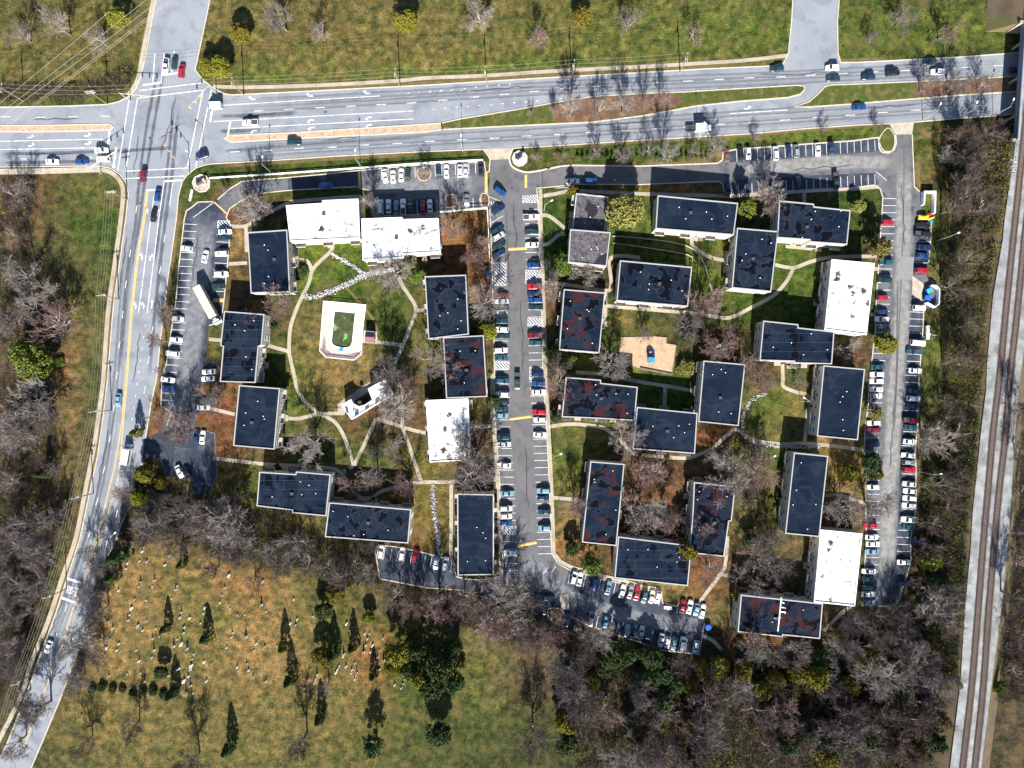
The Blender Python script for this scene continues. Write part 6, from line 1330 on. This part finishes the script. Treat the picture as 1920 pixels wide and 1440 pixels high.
BARE = {
'tw_pale':[(470,385,30),(690,378,15),(1073,197,21),(1125,200,22),(1173,193,19),(862,383,17),(796,322,14),(733,508,32),(914,562,32),(808,672,34),(733,839,31),(744,764,33),(575,833,33),(1042,510,28),(1096,514,25),(1150,685,27),(1450,360,30),(1169,822,34),(1377,887,42),(1119,1198,32),
  (1594,650,29),(1590,960,30),(1417,1089,35),(1210,962,36),(946,1125,40),(425,985,38),(42,758,44),(37,514,32),(48,577,30),(1780,289,14),(167,1120,24),(142,1206,30),(698,891,21),(1760,827,30),(1419,1214,28),(1575,1225,28),(83,547,22),(1254,283,19),(1346,272,20)],
'tw_pink':[(517,568,28),(477,592,18),(887,483,20),(904,458,15),(848,422,22),(1033,545,18),(1050,720,28),(846,690,20),(650,914,28),(765,908,25),(1325,568,31),(1079,950,22),(1429,887,30),(1456,385,18),(331,802,28),(292,779,22),(308,589,19),(292,637,14),(1214,189,14),(1246,183,14),(1040,204,10),(997,210,7),
  (744,1120,28),(771,1143,20),(869,1127,28),(821,1139,30),(1004,293,9),(1055,291,13),(1315,987,20),(1252,970,24),(94,606,38),(1550,243,10),(1419,260,11),(1435,718,18),(1500,716,14),(1352,650,34),(1404,679,15),(385,1052,22),(392,1074,15),(312,1020,20),(469,1097,18),(925,1177,33),(1040,1183,30),(1221,887,28)],
'tw_grey':[(725,697,28),(758,745,20),(871,814,26),(867,839,18),(890,887,44),(1048,687,22),(381,741,25),(394,760,22),(229,922,18),(302,945,28),(333,970,32),(281,987,25),(375,987,35),(396,960,28),(421,955,30),(412,1016,30),(462,1025,28),(546,1022,25),(577,1052,25),(608,1068,25),(660,1062,25),(687,1079,20),(506,1039,20),
  (1408,852,25),(1346,856,22),(1387,930,25),(1456,1005,15),(1429,1029,30),(1450,1068,30),(1335,1066,33),(1496,1225,30),(1456,1235,20),(1649,950,30),(977,1152,38),(967,1191,30),(998,1143,20),(1056,1260,35),(1071,1291,35),(162,1041,16),(187,1066,18),(177,1150,18),(177,1239,18),(135,1280,25),(610,1289,14),(1119,283,15),(1169,287,16),(1219,279,16),(1300,281,12),(1647,235,9),(1290,612,22),(1210,625,14),(1425,702,20),(1745,158,22),(1801,154,20),(1853,154,18),
  (21,814,40),(52,991,40),(21,1031,35),(62,1041,25),(17,1104,35),(62,1093,25),(12,1166,30),(42,1156,25),(12,1218,25),(20,1260,20),(10,908,22),(69,779,28),(12,604,25),(1697,1193,30),(1655,1270,38),(1728,1250,42),(1760,1281,35),(1707,1208,30),(1655,1204,25),(1610,1175,25),(1593,1218,22),(1760,1143,38),(1718,1091,12),(1795,1110,15),(298,695,8),(417,356,9),(10,360,30),(40,345,22)],
'tw_olive':[(1801,535,30),(1812,577,26),(1812,493,26),(1822,608,22),(1801,681,26),(1791,872,25),(1770,914,26),(1780,752,18)],
'tw_dark':[(1812,256,28),(1864,245,24),(1832,298,32),(1822,329,25),(1853,381,28),(1812,370,25),(1797,387,18),(1832,441,22),(1832,670,20),(1791,783,22),(1749,810,18),(1812,814,20),(1822,897,18),(1801,918,22),(1760,987,26),(1791,956,22),
  (1915,770,20),(1918,850,24),(1925,930,26),(1912,1000,20),(1925,1060,28),(1905,1120,22),(1920,1190,26),(1895,1220,18),(1915,1270,28),(1890,1300,16),(350,1440,26),(560,1400,22),(1000,1390,30),(1100,1360,34),(1200,1340,30),(1420,1340,34),(1600,1350,36),(1720,1360,32),(1500,1400,34),(1320,1400,30),(60,1340,26),(20,1400,28),(150,1400,24),(240,1370,20)]}
for cm, l in BARE.items():
    for px,py,r in l: tree(px,py,r,cm,hk=0.55 if (px,py) in ((229,922),(302,945)) else 1.0)
for px,py,r,cm in ((1540,1180,12,'tw_dark'),(1650,1160,20,'tw_dark'),(1560,1290,28,'tw_grey'),(1470,1300,24,'tw_dark'),(1390,1295,26,'tw_grey'),(1280,1250,26,'tw_dark'),(1330,1260,20,'tw_grey'),(1200,1295,24,'tw_grey'),(345,775,24,'tw_grey'),(318,820,20,'tw_grey'),(405,735,18,'tw_pale'),(1560,955,18,'tw_pink'),(760,720,16,'tw_pink'),(700,855,14,'tw_pale'),(690,1030,16,'tw_dark'),(640,1085,20,'tw_dark'),(330,1030,18,'tw_grey'),(440,1050,20,'tw_dark'),(530,1065,18,'tw_dark'),(265,1010,18,'tw_dark'),(350,935,18,'tw_dark'),(100,1010,16,'tw_dark'),(30,1310,24,'tw_dark'),(95,880,16,'tw_grey'),(110,960,16,'tw_grey'),(20,700,20,'tw_dark'),(20,440,18,'tw_pink'),(1745,1030,20,'tw_dark'),(1780,1060,20,'tw_dark'),(1690,1150,18,'tw_grey'),(1640,1240,24,'tw_dark'),(1800,1190,18,'tw_dark'),(790,1130,18,'tw_dark'),(900,1150,20,'tw_pink'),(1010,1200,24,'tw_pink'),(1100,1230,20,'tw_dark')): tree(px,py,r,cm)
EVG = [(392,128,20,'ev_olive','broad'),(415,124,22,'ev_olive','broad'),(60,672,38,'ev_green','broad'),(112,680,11,'ev_green','bush'),(88,887,16,'ev_dark','cone'),(258,812,13,'ev_olive','cone'),(273,888,22,'ev_olive','broad'),(258,935,16,'ev_olive','broad'),
 (227,1040,22,'ev_dark','cone'),(212,1081,14,'ev_dark','cone'),(342,1058,11,'ev_dark','cone'),(312,1178,12,'ev_dark','cone'),(387,1195,13,'ev_dark','cone'),(302,1262,15,'ev_dark','broad'),(325,1300,14,'ev_dark','cone'),
 (533,1212,14,'ev_olive','cone'),(544,1274,15,'ev_dark','cone'),(605,1230,20,'ev_olive','broad'),(625,1226,16,'ev_dark','cone'),(662,1212,14,'ev_dark','cone'),(700,1266,11,'ev_dark','cone'),(629,1112,17,'ev_olive','broad'),(656,1095,10,'ev_olive','cone'),(690,1158,14,'ev_olive','broad'),(608,1147,20,'ev_dark','broad'),(744,1224,28,'ev_olive','pine'),(785,1270,22,'ev_olive','pine'),
 (827,1250,34,'ev_dark','pine'),(812,1290,28,'ev_dark','broad'),(1073,1027,16,'ev_dark','broad'),(1110,1060,24,'ev_green','pine'),(1171,1225,28,'ev_dark','pine'),(1144,1238,20,'ev_dark','broad'),(1133,1258,17,'ev_dark','broad'),(1287,1029,26,'ev_olive','pine'),(1385,1116,17,'ev_olive','broad'),
 (1237,1266,24,'ev_dark','broad'),(1225,1232,24,'ev_dark','broad'),(1350,1252,22,'ev_olive','broad'),(1394,1262,20,'ev_olive','broad'),(1454,1277,20,'ev_olive','broad'),(1531,1270,28,'ev_olive','pine'),(1533,1236,20,'ev_dark','broad'),(1292,1289,16,'ev_olive','broad'),(1408,1014,15,'ev_dark','broad'),
 (1745,1052,24,'ev_green','broad'),(1760,1088,20,'ev_dark','broad'),(1657,1191,13,'ev_olive','broad'),(1872,1287,14,'ev_green','broad'),(1801,1287,9,'ev_yellow','bush'),(1572,1189,13,'ev_olive','broad'),(1591,883,22,'ev_olive','broad'),(1637,870,22,'ev_dark','broad'),(1643,889,14,'ev_olive','broad'),(1641,775,16,'ev_yellow','pine'),
 (1801,843,11,'ev_yellow','bush'),(1807,818,11,'ev_yellow','bush'),(1649,464,26,'ev_yellow','pine'),(1660,645,22,'ev_olive','broad'),(1290,632,16,'ev_dark','broad'),(1287,690,20,'ev_yellow','bush'),(1050,497,22,'ev_green','broad'),(1172,397,37,'ev_yellow','broad'),(914,622,20,'ev_olive','broad'),(1035,660,17,'ev_dark','broad'),(1073,679,13,'ev_green','broad'),
 (923,752,15,'ev_dark','broad'),(1042,783,12,'ev_dark','broad'),(1098,864,9,'ev_green','bush'),(1073,358,14,'ev_olive','pine'),(1400,389,23,'ev_green','pine'),(1610,387,15,'ev_yellow','broad'),(762,495,17,'ev_green','broad'),(781,516,17,'ev_green','broad'),(567,508,13,'ev_dark','bush'),(512,612,9,'ev_dark','bush'),
 (1820,300,20,'ev_dark','broad'),(1812,330,16,'ev_dark','broad'),(1838,355,15,'ev_dark','bush'),(1815,360,14,'ev_dark','bush'),(1800,380,10,'ev_olive','bush'),(1808,520,11,'ev_olive','bush'),(1825,545,10,'ev_yellow','bush'),(1790,560,11,'ev_olive','bush'),(1830,590,11,'ev_dark','bush'),(1800,620,13,'ev_dark','bush'),(1818,690,12,'ev_dark','bush'),(1790,710,11,'ev_olive','bush'),(1815,735,12,'ev_dark','bush'),(1775,935,12,'ev_dark','bush'),(1765,955,11,'ev_olive','bush'),(1785,1000,13,'ev_dark','bush'),
 (1730,1130,18,'ev_dark','broad'),(1710,1230,16,'ev_olive','broad'),(1690,1290,20,'ev_dark','broad'),(1620,1240,18,'ev_olive','broad'),(1590,1290,22,'ev_olive','broad'),(1500,1265,22,'ev_olive','broad'),(1480,1300,18,'ev_dark','broad'),(1430,1295,20,'ev_olive','broad'),(1370,1290,20,'ev_dark','broad'),(1320,1255,18,'ev_olive','broad'),(1265,1290,18,'ev_dark','broad'),(1200,1270,20,'ev_dark','broad'),(1110,1280,16,'ev_olive','broad'),(300,905,14,'ev_olive','broad'),(285,925,14,'ev_dark','broad'),(390,1010,12,'ev_olive','bush'),(315,960,11,'ev_olive','bush'),(850,1280,24,'ev_dark','pine'),(780,1222,22,'ev_dark','pine'),(842,1222,24,'ev_dark','broad'),(755,1262,16,'ev_olive','broad'),(770,1255,20,'ev_dark','broad'),(730,1255,14,'ev_olive','broad'),
 (1470,1395,26,'ev_dark','pine'),(1250,1360,24,'ev_olive','broad'),(1670,1400,26,'ev_dark','broad'),(700,1400,24,'ev_dark','pine'),(820,1380,26,'ev_dark','broad'),(430,1400,16,'ev_dark','cone'),(600,1345,14,'ev_dark','cone'),(1855,560,9,'ev_olive','bush'),(1822,640,11,'ev_green','bush'),(1835,655,10,'ev_green','bush'),(1790,330,13,'ev_dark','bush'),(1800,350,11,'ev_dark','bush'),(1806,290,12,'ev_dark','bush'),(1780,880,12,'ev_dark','bush'),(1800,870,10,'ev_green','bush'),(1760,865,12,'ev_dark','bush')]
for px,py,r,cm,k in EVG: tree(px,py,r,cm,k)
for _ in range(60):
    px = tr.uniform(1060,1800); py = tr.uniform(1315,1450); k = tr.random()
    if k < 0.62: tree(px,py,tr.uniform(20,36),tr.choice(('tw_grey','tw_dark','tw_grey','tw_pink')))
    else: tree(px,py,tr.uniform(14,26),tr.choice(('ev_dark','ev_olive','ev_dark')),tr.choice(('broad','pine')))
for px,py,r in ((520,30,24),(600,60,18),(900,30,26),(1010,70,16),(1180,40,28),(1300,60,20),(1700,30,24),(1780,60,20),(30,60,26),(100,40,22),(180,70,18),(1640,70,14)): tree(px,py,r,tr.choice(('tw_grey','tw_pink','tw_pale')))
for px,py,r in ((450,60,20),(760,40,24),(1090,30,20),(220,30,22)): tree(px,py,r,'ev_olive','broad')
# shrubs against the blocks
sh = random.Random(9)
for px,py in ((552,455),(560,462),(548,540),(506,600),(508,672),(512,690),(455,724),(540,716),(536,830),(528,838),(520,876),(590,878),(650,882),(640,936),(700,936),(740,944),(880,640),(886,660),(918,700),(1060,440),(1062,470),(1150,500),(1152,540),(1140,600),(1046,600),(1040,640),(1300,560),(1362,440),(1362,460),(1360,530),(1450,470),(1534,520),(1532,560),(1530,600),(1420,640),(1424,660),(1528,700),(1524,760),(1520,800),(1310,720),(1308,755),(1230,764),(1270,768),(1200,850),(1250,856),(1100,900),(1094,980),(1290,940),(1288,1000),(1466,880),(1462,930),(1458,980),(1522,1040),(1518,1090),(1512,762),(1448,935),(1452,948),(1060,1010),(1066,1040),(1490,1110),(1500,1112),(1120,795),(1160,797)):
    tree(px+sh.uniform(-2,2),py+sh.uniform(-2,2),sh.uniform(4.5,8),sh.choice(('ev_dark','ev_dark','ev_green','ev_olive')),'bush')
# clipped hedge columns along the north drive
for i in range(27):
    px = 1083+i*9.3; tree(px, 294+sh.uniform(-1,1)-0.004*i, sh.uniform(3.8,4.8), 'ev_dark','cone',0.85)
    q_ = TREES.pop()[0]; q_.name = 'hedge_shrub'; tag(q_, 'clipped dark green shrub in the hedge row along the north drive', 'shrub', 'hedge shrubs along the north drive')
for i in range(9): tree(172+i*19, 1292+sh.uniform(-4,4)+i*1.2, sh.uniform(8,11), 'ev_dark','bush')

# trees that would share a label are told apart by their size
from collections import defaultdict
_by = defaultdict(list)
for it in TREES: _by[it[3]].append(it)
ORD = ['largest','second largest','third largest','fourth largest','fifth largest','sixth largest','seventh largest','eighth largest']
for k, l in _by.items():
    if len(l) < 2: continue
    l.sort(key=lambda a: -a[1])
    if len(l) > 9: continue
    for i, it in enumerate(l):
        w_ = ('larger','smaller')[i] if len(l) == 2 else ('smallest' if i == len(l)-1 else ORD[i])
        it[0]['label'] = w_+' '+k

# thickets: brush that nobody could count, on the slopes and in the wood floor
def thicket(name, label, polys, n, mats, seed, leafy=0.3, hmax=2.4, cat='undergrowth'):
    rg = np.random.default_rng(seed); V = []; F = []; MI = []
    def inpoly(x, yv, pl):
        r = False
        for (a,b),(c,d) in zip(pl, pl[1:]+pl[:1]):
            if (b > yv) != (d > yv) and x < (c-a)*(yv-b)/(d-b)+a: r = not r
        return r
    areas = [abs(sum(a[0]*b[1]-b[0]*a[1] for a,b in zip(p,p[1:]+p[:1]))) for p in polys]; tot = sum(areas)
    for pl, ar in zip(polys, areas):
        k = int(n*ar/tot); xs = [p[0] for p in pl]; ys = [p[1] for p in pl]; c = 0; g = 0
        while c < k and g < k*6:
            g += 1; px = rg.uniform(min(xs),max(xs)); py = rg.uniform(min(ys),max(ys))
            if not inpoly(px,py,pl): continue
            c += 1; x, yv, z = PG(px,py); R_ = rg.uniform(0.7,1.7); hh = rg.uniform(0.5,1.0)*hmax; mi = int(rg.integers(1,len(mats)))
            if rg.random() < leafy:
                for _ in range(22):
                    q = np.array((x+rg.normal(0,R_*0.45), yv+rg.normal(0,R_*0.45), z+rg.uniform(0.1,1)*hh)); u = rg.normal(0,1,3); u *= rg.uniform(0.12,0.26)/np.linalg.norm(u); w_ = np.cross(u, rg.normal(0,1,3)); w_ *= 0.16/max(np.linalg.norm(w_),1e-6)
                    b = len(V); V += [tuple(q-u),tuple(q+w_),tuple(q+u),tuple(q-w_)]; F.append((b,b+1,b+2,b+3)); MI.append(mi)
            else:
                for _ in range(15):
                    a = rg.uniform(0,6.28); t = rg.uniform(0.2,1.3); d = np.array((math.sin(t)*math.cos(a),math.sin(t)*math.sin(a),math.cos(t))); L = rg.uniform(0.6,1.1)*R_*1.3
                    p = np.array((x+rg.normal(0,.35),yv+rg.normal(0,.35),z+rg.uniform(0,.4)*hh)); q = p+d*L; s_ = np.cross(d,(0,0,1.0)); s_ = s_/max(np.linalg.norm(s_),1e-6)*rg.uniform(0.025,0.05)
                    b = len(V); V += [tuple(p-s_),tuple(p+s_),tuple(q)]; F.append((b,b+1,b+2)); MI.append(0)
                    for _ in range(2):
                        t2 = rg.uniform(0.4,0.9); p2 = p+d*L*t2; d2 = d+rg.normal(0,.6,3); q2 = p2+d2*L*0.4; b = len(V); V += [tuple(p2-s_*0.7),tuple(p2+s_*0.7),tuple(q2)]; F.append((b,b+1,b+2)); MI.append(0)
    tag(link(name, newmesh(name, V, F, [M[m] for m in mats], MI)), label, cat, kind='stuff')
thicket('brush_thicket','tangle of brown brush and brambles on the railway slope',[[(1790,250),(1900,235),(1890,330),(1870,440),(1850,560),(1840,690),(1836,760),(1800,770),(1770,720),(1765,560),(1790,430),(1785,330)]],3000,('tw_straw','ev_olive','ev_dark','ev_dark','ev_yellow'),1,0.5,2.4)
thicket('brush_thicket','brambles on the southern railway slope behind the east lot',[[(1735,790),(1770,770),(1832,770),(1825,880),(1812,960),(1806,1100),(1790,1270),(1740,1300),(1725,1140),(1720,1010)]],2600,('tw_brush','ev_dark','ev_green','ev_dark','ev_olive'),2,0.5,2.4)
thicket('undergrowth','dark undergrowth of the southern wood',[[(1330,1215),(1500,1220),(1640,1150),(1720,1150),(1750,1450),(1330,1450),(1080,1450),(1090,1240),(1150,1205),(1240,1232),(1310,1235)]],4600,('tw_brush','ev_dark','ev_olive','ev_dark'),3,0.45,2.2)
thicket('undergrowth','brown undergrowth of the tree belt north of the cemetery',[[(250,890),(360,930),(420,930),(470,960),(560,990),(620,1020),(700,1050),(720,1100),(640,1095),(540,1060),(420,1045),(330,1020),(250,1000),(225,1030),(240,960)]],2200,('tw_brush','ev_olive','ev_dark','ev_dark'),4,0.3,2.0)
thicket('undergrowth','dark undergrowth at the foot of the central drive',[[(720,1105),(860,1110),(1000,1140),(1050,1180),(1100,1185),(1040,1215),(960,1205),(880,1180),(800,1160)]],1000,('tw_brush','ev_dark','ev_olive','ev_dark'),5,0.2,1.8)
thicket('undergrowth','brown undergrowth of the western wood',[[(-20,340),(60,335),(70,380),(40,440),(-20,450)],[(-20,480),(90,480),(140,560),(130,640),(90,660),(30,640),(-20,650)],[(-20,720),(90,720),(110,800),(110,880),(60,1000),(110,1050),(80,1120),(60,1200),(10,1300),(-20,1310)]],2600,('tw_brush','ev_olive','ev_dark','ev_dark'),6,0.16,1.8)
thicket('undergrowth','dark wood floor brush east of the railway',[[(1925,700),(1905,850),(1898,960),(1890,1070),(1880,1160),(1862,1310),(1935,1310),(1935,700)]],900,('tw_brush','ev_dark','ev_olive','ev_dark'),7,0.3,2.0)
thicket('shrub_border','scrubby shrubs along the north west verge',[[(-10,160),(60,162),(160,160),(200,150),(225,130),(250,120),(245,150),(228,172),(160,186),(0,190)]],600,('tw_dark','ev_dark','ev_olive','ev_dark'),8,0.5,1.4)
thicket('brush_thicket','low scrub beside the avenue next to the cemetery',[[(190,1060),(210,1060),(190,1130),(175,1180),(160,1240),(150,1290),(130,1300),(150,1220),(170,1140)]],420,('tw_grey','ev_olive','ev_dark','ev_dark'),9,0.2,1.6)

# ------------------------------------------------------------------ cemetery headstones
G1 = [(1288,80),(1275,118),(1250,205),(1315,210),(1520,155),(1480,240),(1140,225),(1125,270),(1260,390),(1243,435),(1385,375),(1365,435),(1062,470),(1205,550),(1308,560),(1178,630),(1160,690),(1145,735),(965,755),(1315,745),(1010,810),(1235,790),(1280,830),(1395,815),(1368,900),(1428,885),(1540,545),(1515,660),(1628,665),(1615,715),(1700,720),(1840,625),(1825,680),(1800,765),(1875,770),(1655,800),(1645,850),(1590,910),(1630,930),(1625,955),(1680,990),(1665,1045),(1855,970),(895,905),(980,910),(950,990),(1065,950),(1045,1010),(1220,1010),(1380,1005),(1360,1075),(1480,1070),(1248,1105),(1565,1130),(1605,1170),(1715,1150),(1712,1180),(1690,1245),(1830,1115),(1900,1130),(975,1240),(1138,1225),(1260,1215),(1295,1290),(1275,1360),(1100,1345),(1170,1345),(1650,1285),(1712,1325),(1855,1285),(1590,430),(1575,460),(1560,970),(1725,1090),(1738,1045),(1510,1240),(1490,1385),(1670,1390),(1735,1395)]
G2 = [(135,335),(100,445),(72,515),(55,580),(440,390),(148,635),(210,690),(278,690),(430,597),(470,660),(720,550),(165,850),(160,890),(290,885),(380,950),(360,1015),(460,975),(690,765),(750,730),(735,780),(890,705),(1240,715),(1195,770),(1405,860),(1385,905),(1370,965),(1350,1025),(1430,965),(1415,1020),(1495,1010),(1475,1070),(1460,1115),(1440,1165),(1525,900),(1530,1100),(1495,1180),(1170,1040),(1165,1065),(1190,1155),(1270,1125),(1258,1155),(1245,1185),(1238,1215),(1290,1210),(1280,1240),(1270,1270),(1130,1150),(1115,1180),(1100,1210),(930,1225),(915,1270),(905,1305),(850,1280),(815,1355),(210,1160),(313,1190),(295,1130),(355,1250),(470,1290),(1360,860),(1010,855),(1140,915),(1630,1320),(1718,1270),(1705,1310),(1690,1350),(115,985),(570,970)]
stones = [(a/4.8, 1010+b/4.8) for a,b in G1]+[(400+a/4.8, 1010+b/4.8) for a,b in G2]
M['granite'] = noisy('pale_granite', (0.34,0.33,0.32), (0.45,0.44,0.43), 1.5); M['granite2'] = noisy('grey_granite', (0.20,0.20,0.21), (0.28,0.28,0.29), 1.5)
def stone_mesh(kind, m):
    mb = MB()
    if kind == 'slab':
        mb.box(-0.55,0.55,-0.28,0.28,0,0.2); pr = [(-0.42,0.2),(0.42,0.2),(0.42,0.85),(0.3,1.0),(0,1.06),(-0.3,1.0),(-0.42,0.85)]
        n = len(pr); mb.add([(x,-0.11,z) for x,z in pr]+[(x,0.11,z) for x,z in pr], [tuple(range(n)),tuple(range(2*n-1,n-1,-1))]+[((k+1) % n,k,n+k,n+(k+1) % n) for k in range(n)])
    elif kind == 'obelisk':
        mb.box(-0.45,0.45,-0.45,0.45,0,0.4); mb.add([(-.26,-.26,.4),(.26,-.26,.4),(.26,.26,.4),(-.26,.26,.4),(-.16,-.16,2.0),(.16,-.16,2.0),(.16,.16,2.0),(-.16,.16,2.0),(0,0,2.35)],[(0,1,5,4),(1,2,6,5),(2,3,7,6),(3,0,4,7),(4,5,8),(5,6,8),(6,7,8),(7,4,8)])
    else: mb.box(-0.9,0.9,-0.45,0.45,0,0.25).box(-0.75,0.75,-0.2,0.2,0.25,1.0)
    return mb.mesh('headstone', M[m])
SM = {(k,m): stone_mesh(k,m) for k in ('slab','obelisk','wide') for m in ('granite','granite2')}
gr = random.Random(4)
for i,(px,py) in enumerate(stones):
    k = gr.choice(('slab','slab','slab','wide','obelisk')); m = 'granite' if gr.random() < 0.82 else 'granite2'; x, yv = P(px,py,0.5)
    o = link('headstone', SM[(k,m)], None, (x,yv,-0.01), math.radians(68+gr.uniform(-6,6))); s = gr.uniform(0.55,0.95); o.scale = (s,s,s)
    part = 'on the golden western graves slope' if px < 330 else ('in the middle of the cemetery' if px < 560 else 'in the shaded eastern cemetery rows')
    word = {'slab':'rounded headstone','obelisk':'tapering obelisk gravestone','wide':'wide low gravestone'}[k]
    tag(o, ('pale ' if m == 'granite' else 'dark grey ')+word+' '+part, 'headstone', 'headstones '+part)
